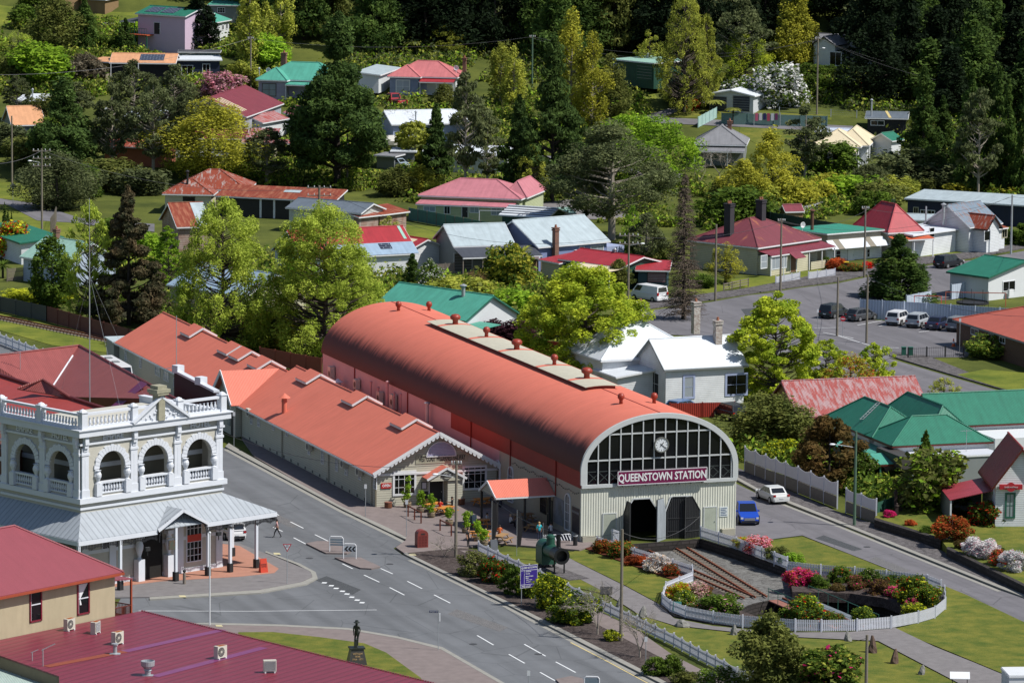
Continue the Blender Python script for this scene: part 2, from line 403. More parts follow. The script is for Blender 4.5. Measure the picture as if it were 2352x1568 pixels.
 def flue(s,x,y,z0,z1,r=.11,m=None):
  k=MB();k.tube((x,y,z0),(x,y,z1),r,n=10);o=k.build('flue',m or steel,s.root)
  h=MB();h.lathe((x,y,z1),[(r*1.15,-.05),(r*1.9,.05),(r*1.9,.12),(.02,.3)],12);h.build('flue_cowl',m or steel,o);return o
 def verandah(s,x0,y0,x1,y1,zh,zl,roof,posts=4,pm=None,fascia=None,pw=.11,base=0):
  """lean-to roof rising towards larger y, posts along its front"""
  mb=MB();mb.shell([[(x0,y0,zl),(x1,y0,zl),(x1,y1,zh),(x0,y1,zh)]],.06);r=mb.build('verandah_roof',roof,s.root)
  k=MB();k.box(x0,y0-.03,zl-.22,x1,y0+.05,zl-.065);k.build('gutter',fascia or white,r)
  for i in range(posts):
   x=x0+.1+(x1-x0-.2)*i/max(1,posts-1);q=MB();q.box(x-pw/2,y0+.1,base,x+pw/2,y0+.1+pw,zl-.07);q.build('verandah_post',pm or white,s.root)
 def dish(s,x,y,z,r=.4):
  k=MB();k.tube((x,y,z-.7),(x,y,z),.03);k.lathe((x,y-.05,z+r*.5),[(.02,.1),(r*.6,.04),(r,-.06),(r*.95,-.07),(.02,.05)],16,ax='y');k.build('satellite_dish',white,s.root)
 def aerial(s,x,y,z,h=2.2):
  k=MB();k.tube((x,y,z),(x,y,z+h),.025,n=5);k.beam((x-.6,y,z+h*.95),(x+.6,y,z+h*.95),.03)
  for i in range(6):k.beam((x-.55+i*.2,y-.25,z+h*.95),(x-.55+i*.2,y+.25,z+h*.95),.018)
  k.build('aerial',steel,s.root)
def house(name,label,A,B,ze,depth,kind,rise,roof,wall,cat='house',zg=None,z0=None,**kw):
 """front eave through two picture points at height ze above the ground"""
 g=zg
 if g is None:
  g=0.0
  for i in range(6):g=P((A[0]+B[0])/2,(A[1]+B[1])/2+ze*15).z
 a,b=PZ(A[0],A[1],g+ze),PZ(B[0],B[1],g+ze);d=b-a;W=d.length
 h=Bld(name,label,cat,Vector((a.x,a.y,g)),atan2(d.y,d.x));h.W=W
 h.roof=h.block(0,0,W,depth,ze,kind,rise,roof,wall,z0=(-.3 if z0 is None else z0),**kw);return h
# ---- railway station
terra=mat('terracotta_roof',(.68,.188,.128),.62,'sheet',pitch=.8,var=.07,sc=.5,spec=.2)
terra_corr=mat('terracotta_ribbed',(.7,.195,.135),.5,'corr',pitch=.16,bump=.6,var=.05)
redwall=mat('oxide_red_wall',C('#a03228',.7),.65,var=.08)
pinkwall=mat('faded_pink_wall',C('#cdb2b3',.9),.75,var=.08,sc=.5)
render_=mat('cream_render',C('#b9b5a4',.8),.8,var=.06)
corrcream=mat('cream_ribbed_cladding',C('#d6d8cc',.95),.55,'corr',pitch=.24,bump=1.0,var=.06)
trim=mat('pale_grey_trim',C('#cfd4d6',.85),.5,var=.05)
maroon=mat('maroon_sign',C('#74184b',.9),.4,var=.03)
TS=radians(19.7);A0=P(1342,1243)
st=Bld('railway_station','long barrel roofed station shed in red with a great arched glass front','railway station',A0,TS)
SW,SLn,ZS,ZA=15.0,77.0,6.46,11.45
cx=SW/2;hw=SW/2
def arc(hw_,za,n=40,zs=ZS):
 return [(cx-hw_*cos(pi*i/n),zs+(za-zs)*sin(pi*i/n))for i in range(n+1)]
mb=MB();o1,o2=arc(hw+.15,ZA+.05,64),arc(hw,ZA-.08,64);ys=[-.05]+[SLn*i/14 for i in range(1,15)]
for y0,y1 in zip(ys,ys[1:]):
 k=len(mb.v);n=len(o1)
 mb.add([(x,y0,z)for x,z in o1]+[(x,y1,z)for x,z in o1],[(i+1,i,n+i,n+i+1)for i in range(n-1)])
mb.add([(x,y,z)for y in (-.05,SLn)for x,z in o2],[(i,i+1,n+i+1,n+i)for i in range(n-1)])
bm_=terra.copy();bm_.name='streaked_barrel_roof';nt=bm_.node_tree;L=nt.links.new;bs=nt.nodes['Principled BSDF'];src=bs.inputs['Base Color'].links[0].from_socket
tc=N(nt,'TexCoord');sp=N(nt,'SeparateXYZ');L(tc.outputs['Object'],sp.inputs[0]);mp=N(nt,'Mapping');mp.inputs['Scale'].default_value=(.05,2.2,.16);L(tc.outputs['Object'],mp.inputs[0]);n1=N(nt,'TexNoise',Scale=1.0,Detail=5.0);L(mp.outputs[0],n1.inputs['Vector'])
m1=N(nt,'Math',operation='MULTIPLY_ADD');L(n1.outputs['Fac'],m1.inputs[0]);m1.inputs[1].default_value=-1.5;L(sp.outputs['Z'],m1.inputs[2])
rg=N(nt,'MapRange',interpolation_type='SMOOTHSTEP');L(m1.outputs[0],rg.inputs['Value']);rg.inputs['From Min'].default_value=8.9;rg.inputs['From Max'].default_value=7.5;rg.inputs['To Max'].default_value=.93  # roof colour darkens in streaks towards the eaves, set by height
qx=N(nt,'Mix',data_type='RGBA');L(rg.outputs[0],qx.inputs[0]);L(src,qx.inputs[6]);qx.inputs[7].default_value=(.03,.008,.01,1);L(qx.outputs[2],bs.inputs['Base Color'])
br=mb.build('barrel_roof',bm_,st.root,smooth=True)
for y in (-.05,SLn):
 mb=MB();mb.add([(x,y,z)for x,z in o1]+[(x,y,z)for x,z in o2],[(i,i+1,n+i+1,n+i)for i in range(n-1)]);mb.build('roof_rim',trim,br)
mb=MB();mb.poly([(x,SLn-.05,z)for x,z in [(0,0)]+o2+[(SW,0)]]);mb.build('end_wall',pinkwall,st.root)
mb=MB();mb.box(cx-.06,0,ZA+.04,cx+.06,SLn,ZA+.075);mb.build('roof_seam',redwall,br)
mb=MB();mb.box(0,0,4.9,.12,36,ZS-.02);mb.build('eave_fascia',redwall,st.root)
mb=MB();mb.box(-.08,-.04,ZS-.02,.16,SLn,ZS+.1);mb.build('eave_gutter',redwall,st.root)
mb=MB();mb.box(.02,.05,-.9,.3,22,4.9);mb.build('side_wall',render_,st.root)
mb=MB();mb.box(.02,22,-.9,.3,36,4.9);mb.box(.02,36,-.3,.3,SLn,ZS-.02);mb.build('side_wall',pinkwall,st.root)
mb=MB();mb.box(SW-.3,.05,-.9,SW,SLn,ZS-.02);mb.build('side_wall',corrcream,st.root)
mb=MB();mb.box(SW-.05,-.02,4.9,SW+.08,SLn,ZS+.02);mb.build('eave_gutter',redwall,st.root)
for y in (6.5,18.8,30,49,66):
 mb=MB();mb.tube((-.06,y,1 if y>20 else 3.2),(-.06,y,ZS-.05),.06);mb.build('downpipe',redwall,st.root)
st.w['F']=(1,0.0);st.w['L']=(0,0.0)
F=lambda px:st.hit('F',px,1230)[0]
b1=(F(1440),F(1521));b2=(F(1535),F(1615));zt=3.75;ch=1.35
mb=MB()
def wp(pts):mb.add([(x,0,z)for x,z in pts]+[(x,.2,z)for x,z in pts],[tuple(range(len(pts))),tuple(range(len(pts),2*len(pts)))[::-1]]+[((i+1)%len(pts),i,len(pts)+i,len(pts)+(i+1)%len(pts))for i in range(len(pts))])
Z5=4.95
wp([(0,-.9),(b1[0],-.9),(b1[0],zt-ch),(b1[0]+.9,zt),(b1[0]+.9,Z5),(0,Z5)])
wp([(b1[0]+.9,zt),(b1[1]-.9,zt),(b1[1]-.9,Z5),(b1[0]+.9,Z5)])
wp([(b1[1]-.9,zt),(b1[1],zt-ch),(b1[1],-.9),(b2[0],-.9),(b2[0],zt-ch),(b2[0]+.5,zt),(b2[0]+.5,Z5),(b1[1]-.9,Z5)])
wp([(b2[0]+.5,zt),(b2[1]-.9,zt),(b2[1]-.9,Z5),(b2[0]+.5,Z5)])
wp([(b2[1]-.9,zt),(b2[1],zt-ch),(b2[1],-.9),(SW,-.9),(SW,Z5),(b2[1]-.9,Z5)])
mb.build('front_wall',corrcream,st.root)
for q,nm in ((b1,.9),(b2,.5)):
 mb=MB();pts=[(q[0],-.9),(q[0],zt-ch),(q[0]+nm,zt),(q[1]-.9,zt),(q[1],zt-ch),(q[1],-.9)]
 for a,b in zip(pts,pts[1:]):mb.beam((a[0],-.03,a[1]),(b[0],-.03,b[1]),.1,.12)
 mb.build('bay_frame',trim,st.root)
mb=MB();mb.box(.3,4,-.8,SW-.3,4.1,4.8);mb.box(.3,.25,4.8,SW-.3,4.1,4.85);mb.build('inner_screen',mat('flat_black',(.006,.006,.007),.9),st.root)  # near-black screen and lid behind the open bays
leafd=mat('charcoal_ribbed_door',(.016,.017,.02),.5,'corr',pitch=.18,bump=1.0)
leafl=mat('pale_door_inside',(.34,.38,.42),.6,'corr',pitch=.3,bump=.6)
def leaf(x,w,yaw,m,nm=.9,flip=1,zb=-.72):
 M=Matrix.Translation((x,-.06,0)) @ Matrix.Rotation(yaw,4,'Z')
 pts=[(0,zb),(w,zb),(w,zt),(nm,zt),(0,zt-ch)];pts=[(px*flip,pz)for px,pz in pts]
 if flip<0:pts=pts[::-1]
 q=MB();q.M=M;q.prismy(pts,0,.08);o=q.build('bay_door',m,st.root)
 k=MB();k.M=M
 for a,b in zip(pts,pts[1:]+pts[:1]):k.beam((a[0],-.01,a[1]),(b[0],-.01,b[1]),.07,.07)
 for z in (1.2,2.4):k.beam((0,-.02,z-.6),(w*flip,-.02,z-.6),.05,.07)
 k.build('door_rail',mat('door_rail',(.035,.037,.04),.6),o)
leaf(b1[0],1.75,radians(-92),leafd);leaf(b2[0],1.75,radians(-137),leafl,.5)
leaf(b2[1],1.7,radians(16),leafd,.9,-1,-.72)
leaf(b2[0]+.2,1.72,radians(-8),leafd,.5,1,-.72)
for u0,u1,h in ((2.15,3.35,2.5),(F(1625),F(1652),2.6)):st.door('F',u0,-.0,u1,h,mat('sage_door',C('#b9c0b2',.8),.6),trim,px=False)
for x in (0.0,SW-1.5):
 mb=MB();mb.box(x+.05,-.45,-.2,x+1.3,-.02,.6);mb.build('plinth',render_,st.root)
mb=MB();mb.box(13.4,-.05,1.7,14.2,-.01,2.6);so_=mb.build('notice',mat('notice_white',(.65,.7,.72),.5),st.root)
for i,s_ in enumerate(('THE WAY OUT','PARKING AT REAR','STAFF ENTRY','PLEASE RING')):pass
mb=MB()
for i in range(5):mb.box(13.5,-.06,2.42-i*.15,14.1-(i%2)*.12,-.052,2.48-i*.15)
mb.build('notice_text',mat('blue_ink',(.03,.08,.2),.5),so_)
mb=MB();mb.box(0,-.22,Z5,SW,.05,Z5+.3);mb.build('window_sill',trim,st.root)
Oa,Ia=arc(hw+.1,ZA,48),arc(hw-.42,ZA-.42,48)
Oa=[(cx-hw-.1,Z5+.3)]+Oa+[(cx+hw+.1,Z5+.3)];Ia=[(cx-hw+.42,Z5+.3)]+Ia+[(cx+hw-.42,Z5+.3)]
mb=MB();n=len(Oa);pts=[(x,y,z)for y in (-.2,.02)for x,z in Oa]+[(x,y,z)for y in (-.2,.02)for x,z in Ia]
f=[]
for i in range(n-1):f+=[(2*n+i,2*n+i+1,i+1,i),(i,i+1,n+i+1,n+i),(3*n+i,3*n+i+1,2*n+i+1,2*n+i),(n+i,n+i+1,3*n+i+1,3*n+i)]
mb.add(pts,f);aw=mb.build('arched_window',trim,st.root)
mb=MB();mb.poly([(x,.0,z)for x,z in Ia][::-1]);mb.build('pane',glass,aw)
ins=lambda x:ZS+(ZA-.42-ZS)*sqrt(max(0,1-((x-cx)/(hw-.42))**2))
mb=MB();sp_=1.075
for i in range(-6,8):
 x=cx-.55+i*sp_
 if abs(x-cx)<hw-.5:mb.box(x-.05,-.12,Z5+.3,x+.05,.01,ins(x)+.05)
for z in (7.4,9.72):
 half=(hw-.42)*sqrt(1-((z-ZS)/(ZA-.42-ZS))**2);mb.box(cx-half,-.1,z-.06,cx+half,.008,z+.06)
mb.build('mullion',trim,aw)
mb=MB()
for i in range(14):
 x=.7+i*1.0
 for a,b in (((x,5.4),(x+1,6.3)),((x,6.3),(x+1,5.4))):mb.beam((a[0],-.015,a[1]),(b[0],-.015,b[1]),.012,.07)
mb.beam((.5,-.015,6.4),(SW-.5,-.015,6.4),.012,.08)
mb.build('lattice_girder',mat('lattice',(.035,.045,.045),.6),aw)
ck=MB();ck.lathe((7.55,-.32,8.62),[(.60,-.05),(.6,.0),(.60,.2)],32,ax='y');cl=ck.build('clock',mat('clock_face',(.7,.74,.78),.4,var=.02),st.root)
ck=MB()
for i in range(48):
 a,b=2*pi*i/48,2*pi*(i+1)/48;ck.beam((7.55+.66*cos(a),-.34,8.62+.66*sin(a)),(7.55+.66*cos(b),-.34,8.62+.66*sin(b)),.14,.1)
ck.build('clock_rim',mat('clock_rim',(.3,.31,.3),.3,metal=.6),cl)
ck=MB()
for i in range(12):
 a=pi/6*i;ck.beam((7.55+.44*cos(a),-.385,8.62+.44*sin(a)),(7.55+.54*cos(a),-.385,8.62+.54*sin(a)),.02,.035)
ck.beam((7.4,-.39,8.45),(7.75,-.39,8.86),.02,.07);ck.beam((7.43,-.4,8.74),(7.98,-.4,8.28),.02,.05)
ck.build('clock_hands',dark,cl)
X0,X1=F(1421)+.0,st.hit('F',1625.5,1100)[0];zb,zt_=5.12,6.42
mb=MB();mb.box(X0,-.5,zb,X1,-.38,zt_);sg=mb.build('sign',maroon,st.root)
mb=MB()
for q in ((X0,X1,zb,zb+.06),(X0,X1,zt_-.06,zt_),(X0,X0+.06,zb,zt_),(X1-.06,X1,zb,zt_)):mb.box(q[0],-.515,q[2],q[1],-.502,q[3])
mb.build('sign_border',white,sg)
text('sign_lettering','QUEENSTOWN STATION',mat('letter_white',(.75,.76,.78),.5,var=0),1.0,sg,facing((X0+X1)/2,-.505,(zb+zt_)/2-.02),.015,bold=.022,sx=.745)
mb=MB()
for i in range(8):x=X0+.5+i*(X1-X0-1)/7;mb.beam((x,-.45,zb),(x,-.1,zb+.0),.06);mb.box(x-.04,-.5,zb-.15,x+.04,-.4,zb)
mb.build('sign_bracket',dark,sg)
def ridge_y(px):
 lo,hi=0,SLn
 for i in range(40):
  m=(lo+hi)/2
  if pr(st.M @ Vector((cx,m,ZA+.1)))[0]>px:lo=m
  else:hi=m
 return lo
ya,yb=ridge_y(1386),ridge_y(1016);zs_=lambda x:ZS+(ZA+.05-ZS)*sqrt(max(0,1-((x-cx)/(hw+.15))**2))
sx=[cx-1.7+3.4*i/8 for i in range(9)];lift=.34
top=mat('skylight_sheet',C('#c6c2b0',.85),.7,var=.1,sc=1.5)
mb=MB();mb.shell([[(sx[i],ya,zs_(sx[i])+lift),(sx[i+1],ya,zs_(sx[i+1])+lift),(sx[i+1],yb,zs_(sx[i+1])+lift),(sx[i],yb,zs_(sx[i])+lift)]for i in range(8)],.05)
sk_=mb.build('skylight',top,st.root)
mb=MB();a,b=sx[1]-.1,sx[7]+.1
for i in range(8):
 x0_,x1_=a+(b-a)*i/8,a+(b-a)*(i+1)/8;mb.poly([(x0_,ya+.3,zs_(x0_)-.1),(x1_,ya+.3,zs_(x1_)-.1),(x1_,ya+.3,zs_(x1_)+lift),(x0_,ya+.3,zs_(x0_)+lift)])
mb.poly([(a,ya+.3,zs_(a)-.1),(a,yb-.3,zs_(a)-.1),(a,yb-.3,zs_(a)+lift-.06),(a,ya+.3,zs_(a)+lift-.06)]);mb.poly([(b,ya+.3,zs_(b)-.1),(b,yb-.3,zs_(b)-.1),(b,yb-.3,zs_(b)+lift-.06),(b,ya+.3,zs_(b)+lift-.06)])
mb.build('skylight_curb',redwall,sk_)
vents=[]
for px in (1347,1272,1185,1115,1043):
 y=ridge_y(px);vents.append((cx+.1,y,zs_(cx)+lift,.3 if px in (1347,1185,1043)else .2));mb=MB()
 mb.shell([[(sx[i],y-.35,zs_(sx[i])+lift+.03),(sx[i+1],y-.35,zs_(sx[i+1])+lift+.03),(sx[i+1],y+.35,zs_(sx[i+1])+lift+.03),(sx[i],y+.35,zs_(sx[i])+lift+.03)]for i in range(8)],.025)
 mb.build('skylight_band',terra,sk_)
for px,py in ((914,716),(984,713),(1429,920),(1505,916)):
 q=st.loc(px,py+5,ZA-.15);vents.append((q.x,q.y,zs_(q.x)-.05,.18))
for x,y,z,r in vents:
 mb=MB();mb.lathe((x,y,z),[(r,0),(r*.9,.32),(r*1.0,.42),(r*1.7,.55),(r*1.8,.78),(r*1.2,.98),(.03,1.04)],14);mb.build('roof_vent',mat('vent_red',C('#a5402f',.8),.45),st.root,smooth=True)
def aw_(y,w=1.3,z0=.6,z1=3.9):
 M=st.frame('L');q=MB();q.M=M;n_=12;zc=z1-w/2;pts=[(y-w/2,z0),(y+w/2,z0)]+[(y+w/2*cos(pi*i/n_),zc+w/2*sin(pi*i/n_))for i in range(n_+1)]
 q.add([(u,-.04,z)for u,z in pts],[tuple(range(len(pts)))]);
 k=MB();k.M=M
 for a,b in zip(pts,pts[1:]+pts[:1]):k.beam((a[0],-.06,a[1]),(b[0],-.06,b[1]),.12,.1)
 k.box(y-.03,-.07,z0,y+.03,-.045,z1);k.box(y-w/4-.02,-.07,z0,y-w/4+.02,-.045,z1-.25);k.box(y+w/4-.02,-.07,z0,y+w/4+.02,-.045,z1-.25)
 for z in (z0+.8,z0+1.6,z0+2.4):k.box(y-w/2,-.068,z-.02,y+w/2,-.046,z+.02)
 o=k.build('window',white,st.root);q.build('pane',glass,o)
st.w['L']=(0,.02)
yL=lambda px,py:st.hit('L',px,py)[0]
for px,py in ((1312,1165),(1180,1110),(1150,1095)):aw_(yL(px,py))
mb=MB();mb.M=st.frame('L');mb.box(.35,-.06,.7,2.2,-.02,3.0);o=mb.build('poster',mat('poster_dark',(.035,.035,.045),.4,sc=3,var=.5),st.root)
text('poster_lettering','IRON HORSE',mat('poster_ink',(.4,.4,.42),.6),.32,o,Matrix.Translation((-.05,1.3,2.55)) @ Matrix.Rotation(-pi/2,4,'Z') @ Matrix.Rotation(pi/2,4,'X'),.005)
mb=MB();mb.M=st.frame('L')
for i in range(5):mb.box(.45+i*.36,-.07,.1,.7+i*.36,-.02,.66)
mb.build('poster_strip',mat('poster_pale',(.4,.43,.42),.5),o)
mb=MB();mb.M=st.frame('L');mb.box(4.4,-.06,.7,7.2,-.02,3.1);mb.build('poster',mat('poster_valley',(.05,.07,.05),.4,col2=(.25,.3,.4),sc=1.2),st.root)
def porch():
 a,b=PZ(1133,1137,3.3),PZ(1270,1134,3.3)
 la,lb=st.I @ a,st.I @ b
 y0,y1=min(la.y,lb.y),max(la.y,lb.y)
 return la,lb
la,lb=porch()
yb0=lb.y;yb1=yb0+4.6;xo=la.x
mb=MB();xe=-.05
mb.shell([[(xo,yb0,3.3),(xe,yb0,3.3),(xe,(yb0+yb1)/2,4.5),(xo,(yb0+yb1)/2,4.5)],[(xo,(yb0+yb1)/2,4.5),(xe,(yb0+yb1)/2,4.5),(xe,yb1,3.3),(xo,yb1,3.3)]],.07)
pr_=mb.build('porch_roof',terra_corr,st.root)
mb=MB();mb.beam((xo-.03,yb0,3.2),(xo-.03,(yb0+yb1)/2,4.4),.06,.22);mb.beam((xo-.03,yb1,3.2),(xo-.03,(yb0+yb1)/2,4.4),.06,.22);mb.beam((xo,yb0-.02,3.18),(xe,yb0-.02,3.18),.06,.14)
mb.build('bargeboard',white,pr_)
mb=MB();mb.poly([(xo+.08,yb0+.3,3.25),(xo+.08,(yb0+yb1)/2,4.35),(xo+.08,yb1-.3,3.25)]);mb.build('porch_gable',boards_grey,pr_)
for x,y in ((xo+.2,yb0+.2),(xo+.2,yb1-.2),(xo/2,yb0+.2),(-.5,yb0+.2)):
 mb=MB();mb.box(x-.09,y-.09,0,x+.09,y+.09,3.2);mb.build('porch_post',dark,st.root)
st.door('L',yb0+.8,0,yb0+2.0,2.5,mat('green_door',(.01,.05,.04),.4),dark,px=False);st.window('L',yb0+2.4,1.0,yb0+4.0,2.6,dark,3,2,px=False)
mb=MB();mb.M=st.frame('L');mb.path([(u*1.0,-.25,4.6-.25*abs(sin(u*1.3)))for u in range(0,19)],.015,4)
for u in range(0,36):mb.ball((u*.5,-.25,4.55-.25*abs(sin(u*.65))),.05,4)
mb.build('festoon_lights',dark,st.root)
# ---- long low cafe building
TC=radians(20);N0=P(870,1172)
greyb=mat('stone_grey_boards',C('#bdbbab',.95),.6,'board',pitch=.22,bump=1.0,var=.06)
cf=Bld('cafe_building','long low red roofed station building with grey boards and scalloped white gable','building',N0,TC)
CW,ZE,CR,CL=13.0,3.3,3.6,43.5
def scallop(parent,pts,r=.22,m=None,drop=.12,out=None,n=None):
 """bargeboard with a row of hanging scallops between points"""
 k=MB()
 for a,b in zip(pts,pts[1:]):
  a,b=Vector(a),Vector(b);k.beam(a,b,.07,.3);L_=(b-a).length;c=int(L_/(2*r));d=(b-a)/c
  for i in range(c):
   p=a+d*(i+.5)-Vector((0,0,.2));ang=[pi*j/6 for j in range(7)]
   hd=Vector((d.x,d.y,d.z)).normalized();q=[p+hd*(r*.86*cos(t))-Vector((0,0,r*.9*sin(t)))for t in ang]
   nr=hd.cross(Vector((0,0,1))).normalized()*.03
   k.add([v+nr for v in q]+[v-nr for v in q],[tuple(range(7)),tuple(range(7,14))[::-1]]+[(j+1,j,7+j,8+j)for j in range(6)])
 return k.build('scalloped_bargeboard',m or white,parent)
r_=cf.block(-.5,-.7,CW-.5,CL,ZE,'gy',CR,terra,greyb,ov=.7,ovx=.5,fascia=white)
xm=(CW-1)/2
zr=ZE+CR
scallop(cf.root,[(-.5,-.76,ZE-.02),(xm,-.76,zr-.02),(CW-.5,-.76,ZE-.02)])
r2_=cf.block(-.45,CL,10.6,89,ZE+.0,'gy',3.1,terra,greyb,ov=.4,ovx=.45,fascia=white,key='2')
cf.w['F']=(1,0.0);cf.w['L']=(0,0.0)
def vent(px,py,rid,xm_,sl):
 lo,hi=0,95
 for i in range(40):
  m=(lo+hi)/2
  if pr(cf.M @ Vector((xm_,m,rid+.5)))[0]>px:lo=m
  else:hi=m
 y=lo;h=1.55;z=rid+.42;q=MB()
 q.shell([[(xm_-h,y,z-h*sl),(xm_,y,z),(xm_,y+3.4,z),(xm_-h,y+3.4,z-h*sl)],[(xm_,y,z),(xm_+h,y,z-h*sl),(xm_+h,y+3.4,z-h*sl),(xm_,y+3.4,z)]],.05)
 o=q.build('roof_ventilator',terra,cf.root);k=MB()
 for y_ in (y-.03,y+3.43):k.beam((xm_-h,y_,z-h*sl-.14),(xm_,y_,z-.14),.05,.2);k.beam((xm_+h,y_,z-h*sl-.14),(xm_,y_,z-.14),.05,.2)
 k.beam((xm_-h,y,z-h*sl-.14),(xm_-h,y+3.4,z-h*sl-.14),.05,.2)
 k.build('ventilator_fascia',white,o)
 k=MB();e=h-.3;k.prismy([(xm_-e,z-1.9),(xm_+e,z-1.9),(xm_+e,z-e*sl-.08),(xm_,z-.08),(xm_-e,z-e*sl-.08)],y+.3,y+3.1);k.build('ventilator_curb',dark,o)
s1=CR/(CW/2)
for px in (961,846,738):vent(px,0,zr,xm,s1)
for px in (624,579,553,466):vent(px,0,ZE+3.1,5.07,.56)
for q in ((908,1085,962,1142),(1068,1070,1124,1126)):cf.window('F',*q,nx=4,ny=3,fw=.2)
mb=MB();mb.box(.0,-.1,3.0,CW-1,-.01,3.2);mb.build('string_course',white,cf.root)
mb=MB();c=cf.hit('F',1018,1048)[0];n_=16;R_=1.45;zb=cf.hit('F',1018,1050)[1]
pts=[(c+R_*cos(pi*i/n_),zb+R_*.95*sin(pi*i/n_))for i in range(n_+1)]
mb.add([(x,-.06,z)for x,z in pts],[tuple(range(n_+1))[::-1]]);lv=mb.build('fan_louvre',mat('louvre_lilac',(.42,.42,.6),.6,'board',pitch=.14,bump=1),cf.root)
mb=MB()
for a,b in zip(pts,pts[1:]+pts[:1]):mb.beam((a[0],-.09,a[1]),(b[0],-.09,b[1]),.06,.08)
mb.build('louvre_frame',white,lv)
u0,z0=cf.hit('F',962,1060);u1,z1=cf.hit('F',1077,1050)
mb=MB();mb.box(u0-.1,-.05,(z0+z1)/2-.42,u1+.15,-.01,(z0+z1)/2+.42);sb=mb.build('name_board',mat('board_beige',C('#b4b39e',.8),.7),cf.root)
text('name_lettering','WEST COAST WILDERNESS RAILWAY',dark,.74,sb,facing((u0+u1)/2,-.055,(z0+z1)/2),.01,bold=.016,sx=.37)
pa,pb=cf.hit('F',975,1107)[0],cf.hit('F',1066,1096)[0];pm=(pa+pb)/2;pz=2.75
mb=MB();mb.shell([[(pa,-1.5,pz),(pm,-1.5,pz+1.05),(pm,0,pz+1.05),(pa,0,pz)],[(pm,-1.5,pz+1.05),(pb,-1.5,pz),(pb,0,pz),(pm,0,pz+1.05)]],.06);po=mb.build('porch_roof',terra_corr,cf.root)
mb=MB();mb.beam((pa,-1.54,pz-.12),(pm,-1.54,pz+.93),.06,.2);mb.beam((pb,-1.54,pz-.12),(pm,-1.54,pz+.93),.06,.2);mb.build('bargeboard',white,po)
mb=MB();mb.prismy([(pa+.35,2.5),(pb-.35,2.5),(pb-.35,pz+.2),(pm,pz+.95),(pa+.35,pz+.2)],-1.45,-1.3);mb.box(pm+.15,-1.3,0,pb-.35,-.02,2.5);mb.build('porch_wall',greyb,cf.root)
cf.door('F',pa+.75,0,pm+.1,2.45,dark,white,px=False)
mb=MB();mb.lathe((pm,-1.47,pz+.3),[(.42,-.01),(.42,.01)],20,ax='y');ro=mb.build('round_sign',boards_grey,cf.root)
mb=MB();mb.box(pm-.55,-1.53,pz+.15,pm+.55,-1.49,pz+.45)
for i in range(20):a,b=2*pi*i/20,2*pi*(i+1)/20;mb.beam((pm+.42*cos(a),-1.5,pz+.3+.42*sin(a)),(pm+.42*cos(b),-1.5,pz+.3+.42*sin(b)),.03,.05)
mb.build('sign_ring',dark,ro);text('sign_lettering','TRACKS CAFE',white,.2,ro,facing(pm,-1.535,pz+.3),.005,sx=.62)
u,z=cf.hit('F',893,1120);mb=MB();mb.box(u-.5,-.08,z-.25,u+.5,-.02,z+.25);os_=mb.build('open_sign',mat('open_red',(.45,.02,.02),.4),cf.root)
text('open_lettering','OPEN',white,.36,os_,facing(u,-.085,z),.006,bold=.01,sx=.85)
for (x,y)in ((980,1118),(983,1140)):
 u,z=cf.hit('F',x,y);mb=MB();mb.box(u-.27,-.07,z-.35,u+.27,-.02,z+.35);o=mb.build('menu_board',dark,cf.root)
 if y<1130:mb=MB();mb.box(u-.2,-.085,z-.28,u+.2,-.075,z+.28);mb.build('menu_sheet',mat('paper',(.6,.6,.68),.6),o)
W_=lambda px:cf.hit('L',px,1100)[0]
def lw(px,py0,py1,w=.8,nx=2,ny=4):
 u,za=cf.hit('L',px,py0);_,zb=cf.hit('L',px,py1);cf.window('L',u-w/2,zb,u+w/2,za,nx=nx,ny=ny,px=False,fw=.06,pane=curtain)
for a in ((868-.0,1088,1128,.9),(779,1048,1089,.8),(746,1032,1073,.8),(715,1020,1052,.8),(598,957,990,.8),(581,950,985,.8),(632,976,998,.7),(663,988,1011,.7),(833,1074,1108,.8),(801,1060,1098,.8),(290,821,845,.8),(324,838,861,.8),(403,883,903,.6)):lw(*a[:3],w=a[3])
lw(364,857,878,1.9,2,2);lw(384,868,890,1.9,2,2)
for px in (655,762,861):
 u=W_(px);mb=MB();mb.M=cf.frame('L');mb.tube((u,-.1,0),(u,-.1,ZE-.25),.07);mb.build('downpipe',greyb,cf.root)
mb=MB();mb.M=cf.frame('L')
for i in range(17):mb.box(3+i*2.3,-.03,.18,3.35+i*2.3,-.01,.42)
mb.build('subfloor_vent',mat('vent_grey',(.08,.09,.09),.7),cf.root)
mb=MB();mb.beam((0,0,0),(0,0,ZE-.1),.14);mb.beam((CW-1,0,0),(CW-1,0,ZE-.1),.14);mb.build('corner_board',mat('corner_brown',C('#8a8472',.7),.6),cf.root)
gy0=W_(0)if 0 else cf.hit('L',566,960)[0];gy0=CL-1.2;gy1=gy0+7.4;gm=(gy0+gy1)/2;gx=-1.25
mb=MB();zz=ZE+.05;zp=zz+3.0;xr=4.2
mb.shell([[(gx,gy0,zz),(gx,gm,zp),(xr+.9,gm,zp),(.0,gy0,zz)][::-1],[(gx,gm,zp),(gx,gy1,zz),(.0,gy1,zz),(xr+.9,gm,zp)][::-1]],.06);cg=mb.build('cross_gable_roof',terra_corr,cf.root)
mb=MB();mb.poly([(-.6,gy0+.6,0),(-.6,gy0+.6,zz+.45),(-.6,gm,zp-.15),(-.6,gy1-.6,zz+.45),(-.6,gy1-.6,0)]);mb.poly([(-.6,gy0+.6,0),(0,gy0+.6,0),(0,gy0+.6,zz+.4),(-.6,gy0+.6,zz+.4)]);mb.build('entry_wall',greyb,cf.root)
scallop(cf.root,[(gx-.04,gy0,zz-.02),(gx-.04,gm,zp-.02),(gx-.04,gy1,zz-.02)],.18)
